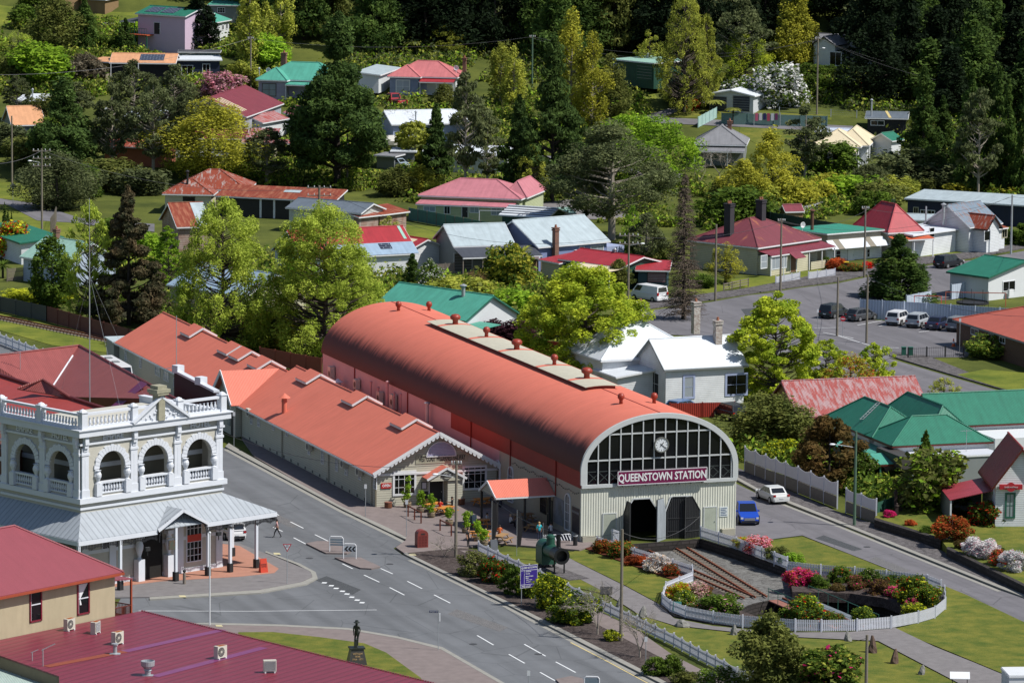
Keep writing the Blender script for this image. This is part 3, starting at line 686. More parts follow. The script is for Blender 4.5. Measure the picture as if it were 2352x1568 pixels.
mb=MB();mb.box(-.68,gy0+1.0,0,-.61,gy0+2.0,2.4);mb.build('entry_door',dark,cf.root)
mb=MB();mb.box(-.69,gy0+2.4,.9,-.62,gy0+3.3,2.5);mb.build('entry_window',curtain,cf.root)
mb=MB();mb.box(-1.5,gm-1.3,2.75,-1.42,gm+1.3,3.75);hs_=mb.build('hanging_sign',mat('hang_grey',C('#8d9088',.7),.6),cf.root)
mb=MB()
for i in range(3):mb.box(-1.53,gm-1.0,3.5-i*.25,-1.505,gm+.9-i*.2,3.58-i*.25)
mb.build('sign_text',white,hs_)
mb=MB();a=cf.loc(656,946,4.6);mb.lathe((a.x,a.y,3.7),[(.26,0),(.26,1.5),(.3,1.52),(.3,1.6),(.26,1.6),(.26,1.9),(.62,1.92),(.04,2.35)],16);mb.build('chimney_cowl',terra,cf.root)
mb=MB();mb.box(-.5,89,-.2,4,92,3.4);mb.build('annexe_wall',boards_grey,cf.root);mb=MB();mb.shell([[(-.7,88.9,3.4),(4.2,88.9,3.4),(4.2,92.2,3.5),(-.7,92.2,3.5)]],.15);mb.build('annexe_roof',iron,cf.root)
# ---- corner hotel
TH=radians(43.5);hr_=P(520,1316);Xd=Vector((cos(TH),sin(TH),0));HW,HL=15.7,10.8
hc=hr_-Xd*HW
hotel=Bld('hotel','two storey white and beige corner hotel with arched balconies and balustraded parapet','hotel',hc,TH)
hwhite=mat('hotel_white',C('#e4e9f2',.85),.5,var=.06,sc=.8)
beige=mat('hotel_beige',C('#c2c0b6',.95),.8,'brick',C('#bbb8ad',.95),emit=C('#b0ada2',.95))
hroof=mat('maroon_sheet',C('#95504c',.95),.45,'corr',pitch=.2,bump=.5,var=.1)
verroof=mat('pale_verandah_sheet',C('#b3bbc4',.8),.5,'corr',pitch=.6,bump=.25,var=.08)
hotel.w.update({'F':(1,0.0),'L':(0,0.0),'R':(0,HW)})
Zs,Zc=7.7,13.75
Rt=hotel.root
def arch_wall(side,L_,cs,r=1.42,zsp=10.25,th=.45,par=8.1):
 M=hotel.frame(side);mb=MB();mb.M=M;top=13.2
 def pan(pts):
  n=len(pts);mb.add([(u,0,z)for u,z in pts]+[(u,th,z)for u,z in pts],[tuple(range(n)),tuple(range(n,2*n))[::-1]]+[((i+1)%n,i,n+i,n+(i+1)%n)for i in range(n)])
 edges=[0]+[x for c in cs for x in (c-r,c+r)]+[L_]
 for i in range(0,len(edges),2):pan([(edges[i],Zs),(edges[i+1],Zs),(edges[i+1],top),(edges[i],top)])
 for c in cs:
  n=14;a=[(c-r*cos(pi*i/n),zsp+r*sin(pi*i/n))for i in range(n+1)]
  for p,q in zip(a,a[1:]):pan([p,q,(q[0],top),(p[0],top)])
  pan([(c-r,Zs),(c+r,Zs),(c+r,par),(c-r,par)])
 o=mb.build('arcade_wall',beige,Rt)
 for c in cs:
  k=MB();k.M=M;n=17
  for i in range(n):
   a0,a1=pi*(i+.04)/n,pi*(i+.96)/n;ro=r+.5+(.08 if i%2==0 else 0)
   q=[(c-r*cos(a0),zsp+r*sin(a0)),(c-ro*cos(a0),zsp+ro*sin(a0)),(c-ro*cos(a1),zsp+ro*sin(a1)),(c-r*cos(a1),zsp+r*sin(a1))]
   k.add([(u,-.12,z)for u,z in q]+[(u,.1,z)for u,z in q],[(3,2,1,0),(4,5,6,7),(0,1,5,4),(1,2,6,5),(2,3,7,6),(3,0,4,7)])
  for sgn in (-1,1):k.box(c+sgn*(r+.05),-.14,zsp-.5,c+sgn*(r+.5),.1,zsp-.05);k.box(c+sgn*(r-.05),-.18,zsp-.62,c+sgn*(r+.55),.12,zsp-.5)
  k.build('arch_surround',hwhite,o)
  for sgn in (-1,1):
   k=MB();k.M=M;u=c+sgn*(r+.18);k.lathe((u,-.12,9.1),[(.26,-.1),(.26,0),(.13,.05),(.14,.12),(.3,.5),(.31,.7),(.2,.98),(.17,1.0),(.3,1.05)],12);k.box(u-.3,-.36,7.95,u+.3,.05,9.02);k.build('dwarf_column',hwhite,Rt)
  k=MB();k.M=M;k.box(c-r,-.12,8.95,c+r,.3,9.12);k.box(c-r,-.1,par,c+r,.3,par+.1)
  nb=9
  for i in range(nb):
   u=c-r+.2+(2*r-.4)*i/(nb-1);k.lathe((u,.08,par+.1),[(.07,0),(.05,.08),(.12,.25),(.1,.42),(.05,.6),(.08,.74),(.08,.76)],8)
  k.build('balcony_rail',hwhite,Rt)
 return o
cF=[hotel.hit('F',px,1080)[0]for px in (262,361,462)];cL=[2.75,7.5]
arch_wall('F',HW,cF);arch_wall('L',HL,cL)
def pil(side,us):
 M=hotel.frame(side)
 for u in us:
  k=MB();k.M=M;k.box(u-.36,-.14,Zs+.2,u+.36,.02,12.2);k.box(u-.44,-.2,11.55,u+.44,.0,11.75);k.box(u-.42,-.2,Zs+.2,u+.42,0,Zs+.9)
  k.box(u-.05,-.152,8.9,u+.05,-.138,11.2);k.build('pilaster',hwhite,Rt)
  k=MB();k.M=M
  k.prismy([(u-.2,0),(u+.2,0),(u+.2,1),(u-.2,1)],0,.01)if 0 else None
  for z,d_ in ((11.9,.2),(12.2,.34),(12.5,.42),(12.8,.4),(13.1,.34)):k.box(u-.2,-d_,z,u+.2,.02,z+.3)
  k.build('console',hwhite,Rt)
pil('F',[.42,(cF[0]+cF[1])/2,(cF[1]+cF[2])/2,HW-.42]);pil('L',[.42,5.1,HL-.42])
def band(name,z0,z1,out,m=None,par=None):
 k=MB();k.box(-out,-out,z0,HW+out,.0,z1);k.box(-out,0,z0,0,HL+out,z1);k.box(HW,0,z0,HW+out,HL+out,z1);return k.build(name,m or hwhite,par or Rt)
band('floor_band',Zs-.25,Zs+.2,.32);band('lower_band',Zs-.8,Zs-.6,.12);band('frieze_rail',12.42,12.6,.16);band('cornice',13.2,Zc,.55);band('cornice_lip',Zc,Zc+.1,.68)
k=MB();k.box(.01,.01,12.6,HW-.01,.4,13.2);k.box(.01,.4,12.6,.4,HL,13.2);k.build('frieze',beige,Rt)
for side,word,c in (('F','EMPIRE',cF[0]+.1),('F','HOTEL',cF[2]+.1),('L','EMPIRE',7.6),('L','HOTEL',2.7)):
 if side=='F':M=facing(c,-.06,12.92)
 else:M=Matrix.Translation((-.06,c,12.92)) @ Matrix.Rotation(-pi/2,4,'Z') @ Matrix.Rotation(pi/2,4,'X')
 text('raised_lettering',word,hwhite,.72,Rt,M,.04,bold=.02,sx=1.0)
def balus(side,L_,posts,skip=None):
 M=hotel.frame(side);k=MB();k.M=M;k.box(0,-.32,Zc+.1,L_,.1,Zc+.32);k.box(0,-.3,15.0,L_,.08,15.2);o=k.build('balustrade_rail',hwhite,Rt)
 for u in posts:
  k=MB();k.M=M;k.box(u-.3,-.42,Zc+.1,u+.3,.18,15.25);k.box(u-.36,-.48,15.25,u+.36,.24,15.36);k.lathe((u,-.12,15.36),[(.34,0),(.26,.12),(.02,.22)],8);k.build('pedestal',hwhite,Rt)
 k=MB();k.M=M;u=.5;n=0
 while u<L_-.3:
  if all(abs(u-p)>.4 for p in posts)and not (skip and skip[0]<u<skip[1]):k.lathe((u,-.12,Zc+.32),[(.09,0),(.06,.07),(.14,.26),(.1,.46),(.07,.58),(.11,.68)],6);n+=1
  u+=.42
 k.build('baluster_row',hwhite,o)
pd=(hotel.hit('F',300,985)[0],hotel.hit('F',425,965)[0])
balus('F',HW,[.15,(cF[0]+cF[1])/2-.1,(cF[1]+cF[2])/2+.1,HW-.15],pd);balus('L',HL,[5.2,HL-.1])
k=MB();pc=(pd[0]+pd[1])/2;k.prismy([(pd[0],Zc+.1),(pd[1],Zc+.1),(pc,Zc+2.0)],-.5,-.1);pe=k.build('pediment',hwhite,Rt)
k=MB();k.beam((pd[0]-.1,-.6,Zc+.15),(pc,-.6,Zc+2.15),.35,.2);k.beam((pd[1]+.1,-.6,Zc+.15),(pc,-.6,Zc+2.15),.35,.2);k.build('pediment_moulding',hwhite,pe)
k=MB();k.box(pc-.35,-.75,Zc+.1,pc+.35,.1,Zc+2.3);k.box(pc-.6,-.95,Zc+2.3,pc+.6,.3,Zc+2.5);k.box(pc-.75,-1.0,Zc+2.5,pc+.75,.35,Zc+2.8);k.box(pc-.5,-.8,Zc+2.8,pc+.5,.2,Zc+3.1);k.build('pediment_cap',mat('weathered_stone',C('#a8a58f',.8),.8,sc=3,var=.25),pe)
rs=random.Random(3);k=MB()
for i in range(30):
 u=pd[0]+.9+rs.random()*(pd[1]-pd[0]-1.8);h=(1-abs(u-pc)/(pc-pd[0]))*1.5
 if h>.25:k.ball((u,-.53,Zc+.25+rs.random()*h*.7),.1,4)
k.build('scroll_relief',hwhite,pe)
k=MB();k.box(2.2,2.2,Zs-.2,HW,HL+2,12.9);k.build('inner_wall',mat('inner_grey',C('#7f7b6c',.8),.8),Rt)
k=MB();k.box(.1,.1,Zs-.2,HW-.1,HL,Zs-.02);k.build('balcony_floor',concrete,Rt);k=MB();k.box(.1,.1,13.21,HW-.1,HL,13.3);k.build('balcony_ceiling',beige,Rt)
hotel.w['Fi']=(1,2.2);hotel.w['Li']=(0,2.2)
for c in (cF[0]-.3,cF[2]-.2):hotel.window('Fi',c-.8,8.6,c+.5,11.2,hwhite,2,2,px=False,pane=curtain,fw=.16)
hotel.window('Fi',cF[1]-1.3,7.8,cF[1]+.5,11.0,hwhite,2,3,px=False,pane=glass,fw=.2)
k=MB();k.box(2.2,2.13,9.9,HW,2.19,10.3);k.box(2.2,2.13,Zs,HW,2.19,Zs+.6);k.box(2.13,2.2,9.9,2.19,HL,10.3);k.box(2.13,2.2,Zs,2.19,HL,Zs+.5);k.build('wall_band',hwhite,Rt)
hotel.w['Ri']=(0,HW-.45);k=MB();k.box(HW-.45,.45,Zs,HW,HL,12.6);k.build('side_wall',beige,Rt)
for i in range(3):
 k=MB();c=cF[i]+.75;k.box(c-.35,.9,Zs,c-.3,1.0,8.75);k.box(c+.3,.9,Zs,c+.35,1.0,8.75);k.box(c-.35,.9,8.7,c+.35,1.0,8.76);k.beam((c-.33,.95,8.2),(c+.33,.95,8.7),.04);k.beam((c+.33,.95,8.2),(c-.33,.95,8.7),.04);k.box(c-.35,.9,8.15,c+.35,1.0,8.2);
 tag(k.build('balcony_chair',hwhite,None),'white cross backed chair behind the '+('first','middle','last')[i]+' balcony arch of the hotel','chair','chairs on the hotel balcony').matrix_world=hotel.M
k=MB();k.box(0,0,-.1,HW,HL+2,Zs-.2);k.build('ground_floor_wall',beige,Rt)
for side,us in (('F',(.4,3.4,10.9,HW-.4)),('L',(.4,5.1,HL-.4))):
 for u in us:
  k=MB();k.M=hotel.frame(side);k.box(u-.35,-.12,0,u+.35,.02,6.3);k.build('pilaster',hwhite,Rt)
k=MB();k.box(-.05,-.05,3.0,HW+.05,0,3.3);k.box(-.05,-.06,0,HW+.05,0,.5);k.build('ground_band',hwhite,Rt)
dx0,dx1=hotel.hit('F',333,1300)[0],hotel.hit('F',380,1300)[0]
k=MB();n=10;rr=(dx1-dx0)/2;dm=(dx0+dx1)/2;pts=[(dx0,0),(dx1,0)]+[(dm+rr*cos(pi*i/n),3.6+rr*sin(pi*i/n))for i in range(n+1)]
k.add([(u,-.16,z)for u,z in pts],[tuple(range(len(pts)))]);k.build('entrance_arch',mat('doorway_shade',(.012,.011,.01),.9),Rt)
for u in (dx0-.5,dx1+.5):
 k=MB();k.box(u-.35,-.75,0,u+.35,-.1,2.0);k.lathe((u,-.42,2.0),[(.28,0),(.12,.12),(.14,.25),(.34,.9),(.36,1.2),(.22,1.7),(.3,1.85)],14);k.box(u-.35,-.75,3.85,u+.35,-.1,4.2);k.build('entrance_column',hwhite,Rt)
o=hotel.window('F',436,1210,472,1303,hwhite,4,6);
u0,z0,u1,z1=hotel.rect('F',436,1240,472,1256);k=MB();k.box(u0+.1,-.06,z0,u1-.1,-.04,z1);k.build('red_shop_poster',mat('poster_red',(.5,.04,.02),.5),o)
hotel.window('F',242,1258,282,1282,hwhite,3,1)
verz,ver1=4.85,6.65
q=hotel.loc(192,1262,verz);e=hotel.loc(640,1184,verz);vy=(q.y+e.y)/2;vx=q.x;ex=e.x
gx0,gx1=hotel.loc(376,1232,verz).x,hotel.loc(487,1212,verz).x
mb=MB();L0=HL+6
mb.shell([[(vx,vy,verz),(gx0,vy,verz),(gx0,0,ver1),(0,0,ver1)],[(gx1,vy,verz),(ex,vy,verz),(HW,0,ver1),(gx1,0,ver1)],[(gx0,vy,verz),(gx1,vy,verz),(gx1,0,ver1),(gx0,0,ver1)],[(ex,vy,verz),(ex,9,verz),(HW,9,ver1),(HW,0,ver1)],[(vx,vy,verz),(0,0,ver1),(0,L0,ver1),(vx,L0,verz)]],.07)
vr=mb.build('verandah_roof',verroof,Rt)
gm_=(gx0+gx1)/2;gz=verz+1.45;yk=vy*(1-(gz-verz)/(ver1-verz))
mb=MB();mb.shell([[(gx0,vy-.12,verz+.02),(gm_,vy-.12,gz),(gm_,yk,gz),(gx0,vy+.02,verz+.04)][::-1],[(gm_,vy-.12,gz),(gx1,vy-.12,verz+.02),(gx1,vy+.02,verz+.04),(gm_,yk,gz)][::-1]],.05);gr=mb.build('verandah_gable',verroof,Rt)
mb=MB();mb.beam((gx0,vy-.16,verz-.1),(gm_,vy-.16,gz-.1),.08,.26);mb.beam((gx1,vy-.16,verz-.1),(gm_,vy-.16,gz-.1),.08,.26);mb.build('bargeboard',hwhite,gr)
mb=MB();mb.box(vx,vy-.05,verz-.42,gx0,vy+.05,verz-.05);mb.build('verandah_fascia',hwhite,vr);mb=MB();mb.box(gx1,vy-.05,verz-.42,ex,vy+.05,verz-.05);mb.box(ex-.05,vy,verz-.42,ex+.05,9,verz-.05);mb.build('verandah_fascia',hwhite,vr);mb=MB();mb.box(vx-.05,vy,verz-.42,vx+.05,L0,verz-.05);mb.build('verandah_fascia',hwhite,vr)
lace=mat('iron_lace',(.015,.016,.02),.6)
mb=MB()
def lacerow(x0,x1,horiz=True,c=0):
 n=int(abs(x1-x0)/.16)
 for i in range(n):
  x=x0+(x1-x0)*(i+.5)/n;h=.55-.2*abs(sin((x-x0)*2.2))
  if horiz:mb.box(x-.035,c-.02,verz-.42-h,x+.035,c+.02,verz-.42);mb.box(x-.08,c-.015,verz-.42-h+.1,x+.08,c+.015,verz-.42-h+.16)
  else:mb.box(c-.02,x-.035,verz-.42-h,c+.02,x+.035,verz-.42)
lacerow(vx,gx0,True,vy);lacerow(gx1,ex,True,vy);lacerow(vy,9,False,ex);lacerow(vy,L0,False,vx)
n=26
for i in range(n):
 a=pi*i/(n-1);u=gm_-(gx1-gx0)*.47*cos(a);z=verz-1.0+1.75*sin(a)**.8 if 0<i<n-1 else verz-1.0;mb.box(u-.03,vy-.1,z-.12,u+.03,vy-.05,z+.25)
mb.build('iron_lace',lace,vr)
for px in (377,481,552,631):
 g=P(px,{377:1343,481:1336,552:1331,631:1324}[px]);x=(hotel.I @ g).x
 k=MB();k.box(x-.12,vy+.02,.8,x+.12,vy+.26,verz-.1);o=k.build('verandah_post',hwhite,Rt);k=MB();k.box(x-.2,vy-.06,0,x+.2,vy+.34,.9);k.build('post_base',dark,o)
for x,y in ((ex-.2,3.2),(ex-.2,6.6),(vx+.1,vy+.1),((vx+gx0)/2+.3,vy+.1),(vx+.1,3),(vx+.1,8)):
 k=MB();k.box(x-.12,y-.12,.8,x+.12,y+.12,verz-.1);o=k.build('verandah_post',hwhite,Rt);k=MB();k.box(x-.2,y-.2,0,x+.2,y+.2,.9);k.build('post_base',dark,o)
for px,py in ((565,1138),(510,1197),(347,1227),(38,1222)):
 a=hotel.loc(px,py,5.6);k=MB();k.box(-.22,-.12,.1,.22,.12,.42);k.tube((0,0,-.3),(0,0,.15),.04)
 o=k.build('floodlight',dark,Rt);o.location=(a.x,a.y,ver1-(ver1-verz)*max(a.y/vy if a.y<0 else 0,(a.x-HW)/(ex-HW),a.x/vx if a.x<0 else 0)+.05)
k=MB();u=gx0+1.1;k.beam((u,vy+.1,3.9),(u+1.2,vy+.1,3.95),.05);k.box(u+.25,vy+.05,2.9,u+1.25,vy+.15,3.7);hb=k.build('hanging_sign',mat('pub_sign',(.12,.05,.03),.5,col2=(.03,.1,.08),sc=3),Rt)
k=MB();k.box(.2,HL,-.1,HW,HL+14,10.5);k.build('rear_wall',mat('hotel_brick',C('#6b2c2a',.8),.8,'brick',C('#5b2422',.8),emit=C('#8a6a5a',.6)),Rt)
k=MB()
for z in (8.0,9.7,6.6):k.box(.1,HL+.2,z,.22,HL+14,z+.35)
k.build('rear_band',hwhite,Rt)
def pz(lst):return [hotel.I @ PZ(x,y,z)for x,y,z in lst]
mb=MB();A,B,Cc=(182,812,13.2),(408,931,13.2),(-40,843,13.2)
V,D_,E_=(108,930,10.1),(445,1014,10.0),(-40,930,9.9)
mb.shell([pz([A,V,D_,B]),pz([Cc,E_,V,A])],.1);hrf=mb.build('main_roof',hroof,Rt)
mb=MB();a,b,c,v=[x for x in pz([A,B,Cc,V])]
mb.tube(a,b,.13,n=6);mb.tube(a,c,.13,n=6);mb.build('ridge_cap',mat('maroon_cap',C('#7b3233',.9),.5),hrf)
mb=MB();mb.tube(a+(v-a)*.22+Vector((.05,-.05,.06)),v+(a-v)*.02+Vector((.05,-.05,.06)),.1,n=5);mb.build('valley_flashing',hwhite,hrf)
mb=MB();back=[p+Vector((4,5,-2.6))for p in (a,b)];mb.shell([[a,b,back[1],back[0]]],.1);mb.build('main_roof',hroof,Rt)
mb=MB();mb.shell([pz([(-40,869,12.6),(-40,1010,10.2),(262,1060,10.2),(262,960,12.6)])],.1);mb.shell([pz([(42,891+4,12.9),(-40,875,12.5),(20,905,12.0),(100,891,14.0)])],.1)if 0 else None
mb.build('front_roof',mat('terracotta_sheet',C('#a8463f',.95),.45,'corr',pitch=.2,bump=.5,var=.08),Rt)
mb=MB();mb.shell([pz([(100,891,13.6),(42,914,12.7),(120,925,12.5),(172,937,12.4)])],.08);mb.tube(*pz([(100,891,13.6),(174,937,12.5)]),.12,n=6);mb.tube(*pz([(100,891,13.6),(42,914,12.8)]),.12,n=6);mb.build('cricket_roof',hroof,Rt)
mb=MB();mb.tube(*pz([(-40,869,12.65),(262,960,12.65)]),.14,n=6);mb.build('ridge_cap',MATS['maroon_cap'],Rt)
mb=MB();mb.shell([pz([(326,890,13.35),(340,897,13.35),(266,960,10.9),(252,955,10.9)])],.06);mb.build('purple_ridge_patch',mat('purple_patch',C('#7b2b5c',.9),.4),hrf)
mb=MB()
p0,p1=pz([(406,868,14.0),(500,914,14.0)]);mb.beam(p0-Vector((0,0,1.6)),p1-Vector((0,0,1.6)),.4,3.2);pw=mb.build('party_wall',mat('dark_party_wall',C('#2d1a26',.8),.8),Rt)
mb=MB();mb.beam(p0+Vector((0,0,.1)),p1+Vector((0,0,.1)),.55,.2)
for t in (.05,.62):p=p0+(p1-p0)*t;mb.box(p.x-.4,p.y-.4,p.z,p.x+.4,p.y+.4,p.z+.7)
mb.build('party_wall_coping',hwhite,pw)
mast=thing('radio_mast','tall thin lattice aerial mast rising from the maroon hotel roof','aerial',hotel.M @ pz([(209,935,12.3)])[0])
k=MB();hh=hz(mast.location,478);k.tube((0,0,-.5),(0,0,hh*.7),.05,n=5);k.tube((0,0,hh*.7),(0,0,hh),.025,n=5);k.build('mast',steel,mast)
for dx,dy in ((5,2),(-3,3),(3,-3)):k=MB();k.tube((0,0,hh*.62),(dx,dy,-.5),.008,n=3);k.build('guy_wire',steel,mast)
m2=thing('thin_aerial','slender aerial with a short cross bar beside the dark party wall','aerial',hotel.M @ pz([(407,876,13.5)])[0])
k=MB();h2=hz(m2.location,740);k.tube((0,0,-.5),(0,0,h2),.035,n=5);k.build('mast',steel,m2);k=MB();k.beam((-1.0,0,.6),(.3,0,.8),.05);k.build('cross_bar',steel,m2)
m3=thing('yagi_aerial','small comb shaped aerial on the left of the maroon hotel roof','aerial',hotel.M @ pz([(48,876,11.8)])[0])
k=MB();k.tube((0,0,-.3),(0,0,1.9),.03,n=5);k.beam((-1.2,0,1.8),(.1,0,1.85),.03)
for i in range(5):k.beam((-1.1+i*.25,-.2,1.8),(-1.1+i*.25,.2,1.8),.02)
k.build('mast',steel,m3)
# ---- roofs at the lower left
mar=mat('wine_red_sheet',C('#7f2f40',.95),.45,'corr',pitch=.85,bump=.5,var=.08,spec=.5)
mar2=mat('dusty_maroon_sheet',C('#8f4650',.95),.5,'corr',pitch=.11,bump=.5,var=.05)
tan_=mat('tan_ribbed_cladding',C('#c9bd9e',.9),.6,'corr',pitch=.11,bump=.8,var=.06)
e0,e1=PZ(277,1430,5.2),PZ(0,1493,5.2);fl=Vector((0,0,0))
tl=thing('low_shop','wide wine red ribbed low roof building at the lower left corner','building',(0,0,0))
Rp=lambda x,y:PZ(x,y,5.2)
top_=[Rp(336,1418),Rp(1100,1592),Rp(1100,1720),Rp(160,1720),Rp(150,1571),Rp(-30,1512),Rp(-30,1500)]
cxy=sum(top_,Vector())/len(top_);tl.location=(cxy.x,cxy.y,0)
loc_=lambda p:p-Vector((cxy.x,cxy.y,0))
mb=MB();mb.shell([[loc_(p)for p in top_][::-1]],.1);rf=mb.build('roof',mar,tl)
dr=(Rp(336,1418)-Rp(0,1512)).normalized();perp=Vector((-dr.y,dr.x,0));uvl=rf.data.uv_layers[0]
for lp in rf.data.loops:
 v_=rf.data.vertices[lp.vertex_index].co;uvl.data[lp.index].uv=(v_.dot(perp),v_.dot(dr))
ww=[loc_(p)for p in top_]
mb=MB();
for p,q_ in zip(ww,ww[1:]+ww[:1]):mb.poly([Vector((p.x,p.y,-.2)),Vector((q_.x,q_.y,-.2)),Vector((q_.x,q_.y,5.08)),Vector((p.x,p.y,5.08))])
mb.build('wall',mat('plain_tan_wall',C('#8d7f66',.8),.8),tl)
mb=MB();a,b=ww[0],ww[1];n=int((b-a).length/.28)
for i in range(n):
 p=a+(b-a)*(i+.5)/n;mb.box(p.x-.07,p.y-.1,5.2,p.x+.07,p.y+.1,5.27)
mb.build('sheet_ends',mar,rf)
for pa_,pb_,w_ in (((300,1512),(525,1458),.8),((370,1568),(620,1497),.8)):
 mb=MB();a,b=loc_(Rp(*pa_)),loc_(Rp(*pb_));d=(b-a).normalized();s_=Vector((-d.y,d.x,0))*w_/2;mb.poly([p+Vector((0,0,.02))for p in (a-s_,b-s_,b+s_,a+s_)]);mb.build('faded_strip',mat('purple_strip',C('#7b3a68',1.0),.35,var=.1),rf)
mb=MB();a,b=loc_(Rp(120,1550)),loc_(Rp(300,1512));d=(b-a).normalized();s_=Vector((-d.y,d.x,0))*.4;mb.poly([p+Vector((0,0,.018))for p in (a-s_,b-s_,b+s_,a+s_)]);mb.build('rust_strip',mat('rust_strip',C('#8a4630',1.0),.6,var=.2,sc=3),rf)
tb=thing('pitched_house','tan ribbed upper storey with a broad dusty maroon hipped roof','building',e0)
d=(e1-e0);ang=atan2(-d.y,-d.x);tbM=Matrix.Translation(e0) @ Matrix.Rotation(ang,4,'Z');tb.rotation_euler=(0,0,ang);tbI=tbM.inverted();Wt=d.length+6
l_=lambda x,y,z:tbI @ PZ(x,y,z)
zE=8.68;c0,c1=Vector((.4,-.5,3.48)),Vector((-15,-.5,3.48));ap=l_(41,1228,zE+3.6)
mb=MB();mb.box(-Wt,0,-.1,-.05,9,3.5);mb.build('wall',tan_,tb)
mb=MB();bk=Vector((c0.x,10,c0.z));mb.shell([[c1,c0,ap,Vector((c1.x-3,ap.y,ap.z))],[c0,bk,ap],[bk,Vector((c1.x,10,c0.z)),Vector((c1.x-3,ap.y,ap.z)),ap]],.08);trf=mb.build('roof',mar2,tb)
mb=MB();mb.tube(c0,ap,.11,n=6);mb.tube(ap,Vector((c1.x-3,ap.y,ap.z)),.11,n=6);mb.build('ridge_cap',mar2,trf)
mb=MB();mb.beam(c1+Vector((0,-.05,-.15)),c0+Vector((0,-.05,-.15)),.16,.18);mb.beam(c0+Vector((0,0,-.15)),bk+Vector((0,0,-.15)),.16,.18);mb.build('gutter',mat('rusty_gutter',C('#a34b32',.9),.5),trf)
def tbhit(px,py):
 dd=tbI.to_3x3() @ ray(px,py);o_=tbI @ Vector((0,0,CH));t=-o_.y/dd.y;q_=o_+dd*t;return q_.x,q_.z
wine=mat('wine_paint',C('#7a2636',1.0),.4)
for x0,y0,x1,y1 in ((78,1371,108,1444),(187,1357,217,1425)):
 u0,z1=tbhit(x0,y0);u1,z0=tbhit(x1,y1);k=MB()
 for q_ in ((u0,u0+.14,z0,z1),(u1-.14,u1,z0,z1),(u0,u1,z0,z0+.12),(u0,u1,z1-.12,z1)):k.box(q_[0],-.08,q_[2],q_[1],.01,q_[3])
 o=k.build('window',wine,tb);k=MB();k.box(u0+.14,-.02,z0+.1,u1-.14,-.01,z1-.1);k.build('pane',glass,o);k=MB();zm=(z0+z1)/2;k.box(u0+.14,-.06,zm-.04,u1-.14,0,zm+.04);k.box(u0+.14,-.05,z0+.1,u0+.19,0,z1-.1);k.build('sash',hwhite,o)
 if x0>100:k=MB();k.add([(u0+.2,-.03,z1-.15),(u1-.2,-.03,z1-.15),(u0+.35,-.03,zm),(u0+.5,-.03,zm-.5),(u0+.3,-.03,zm-.5)],[(0,4,3,2,1)]);k.build('lace_curtain',white,o)
bz=-.6;k=MB();x0,x1=.05,2.6
k.shell([[(x0,.6,2.7),(x1,.6,2.5),(x1,7,2.5),(x0,7,2.7)]],.08);o=k.build('balcony_roof',mar2,tb)
for x,y in ((x1-.1,.7),(x1-.1,3.5),(x1-.1,6.8),(.3,.7)):k=MB();k.box(x-.07,y-.07,bz-3,x+.07,y+.07,2.45);k.build('balcony_post',MATS['rusty_gutter'],tb)
k=MB();k.box(x0,.65,.35,x1,.72,.42);k.box(x1-.1,.65,.35,x1-.03,6.9,.42);k.box(x0,.65,bz,x1,7,bz+.12)
for i in range(18):k.box(x0+i*.14,.66,bz,x0+.04+i*.14,.71,.4)
for i in range(40):k.box(x1-.09,.7+i*.155,bz,x1-.05,.74+i*.155,.4)
k.build('balcony_rail',mat('balcony_brown',C('#6b3026',.9),.6),tb)
def aircon(px,py,face,label,z=5.2,grp='air conditioner units on the wine red roof',s=1.0,rust=True,front=True):
 p=PZ(px,py,z);t=thing('air_conditioner',label,'air conditioner',p,face,grp);k=MB();k.box(-.48*s,-.2*s,.1,.48*s,.2*s,.95*s);b=k.build('casing',mat('unit_cream',C('#d6d3c6',.85),.5,sc=3,var=.08),t)
 k=MB()
 if front:
  k.lathe((-.12*s,-.215*s,.53*s),[(.33*s,-.01),(.33*s,.01)],18,ax='y');k.build('fan_grille',mat('grille',(.06,.06,.065),.5),t);k=MB();k.lathe((-.12*s,-.23*s,.53*s),[(.08*s,-.01),(.08*s,.01)],10,ax='y')
  for i in range(6):a=pi*i/6;k.beam((-.12*s+.32*s*cos(a),-.228*s,.53*s+.32*s*sin(a)),(-.12*s-.32*s*cos(a),-.228*s,.53*s-.32*s*sin(a)),.012)
  k.build('fan_hub',MATS['unit_cream'],t)
 else:
  k.box(-.4*s,-.215*s,.18,.42*s,-.2*s,.88*s);k.build('coil',mat('grille',(.06,.06,.065),.5),t);k=MB()
  for i in range(9):k.box(-.42*s,-.24*s,.2+i*.08*s,.44*s,-.216*s,.215+i*.08*s)
  k.build('coil_guard',white,t)
 k=MB();k.box(-.4*s,-.25*s,0,-.3*s,.25*s,.1);k.build('foot',white,t);k=MB();k.box(.3*s,-.25*s,0,.4*s,.25*s,.1);k.build('foot',white,t)
 if rust:k=MB();k.box(-.3*s,-.2*s,.95*s,.42*s,.15*s,.953*s+.004);k.build('rust_patch',mat('unit_rust',C('#9a5424',.9),.8,sc=6,var=.4),b)
 return t
aircon(172,1466,ang+.1,'boxy cream fan unit against the tan wall, furthest left of the roof units')
aircon(232,1472,ang+.35,'cream unit with a ribbed coil side, second from the left on the red roof',front=False)
aircon(283,1496,ang+.1,'rusty topped fan unit just behind the short grey pipe',s=1.05)
aircon(520,1524,ang,'rusty topped fan unit standing alone in the middle of the red roof',s=1.05)
aircon(634,1554,ang-.7,'white coil backed unit near the street edge of the red roof',rust=False,front=False)
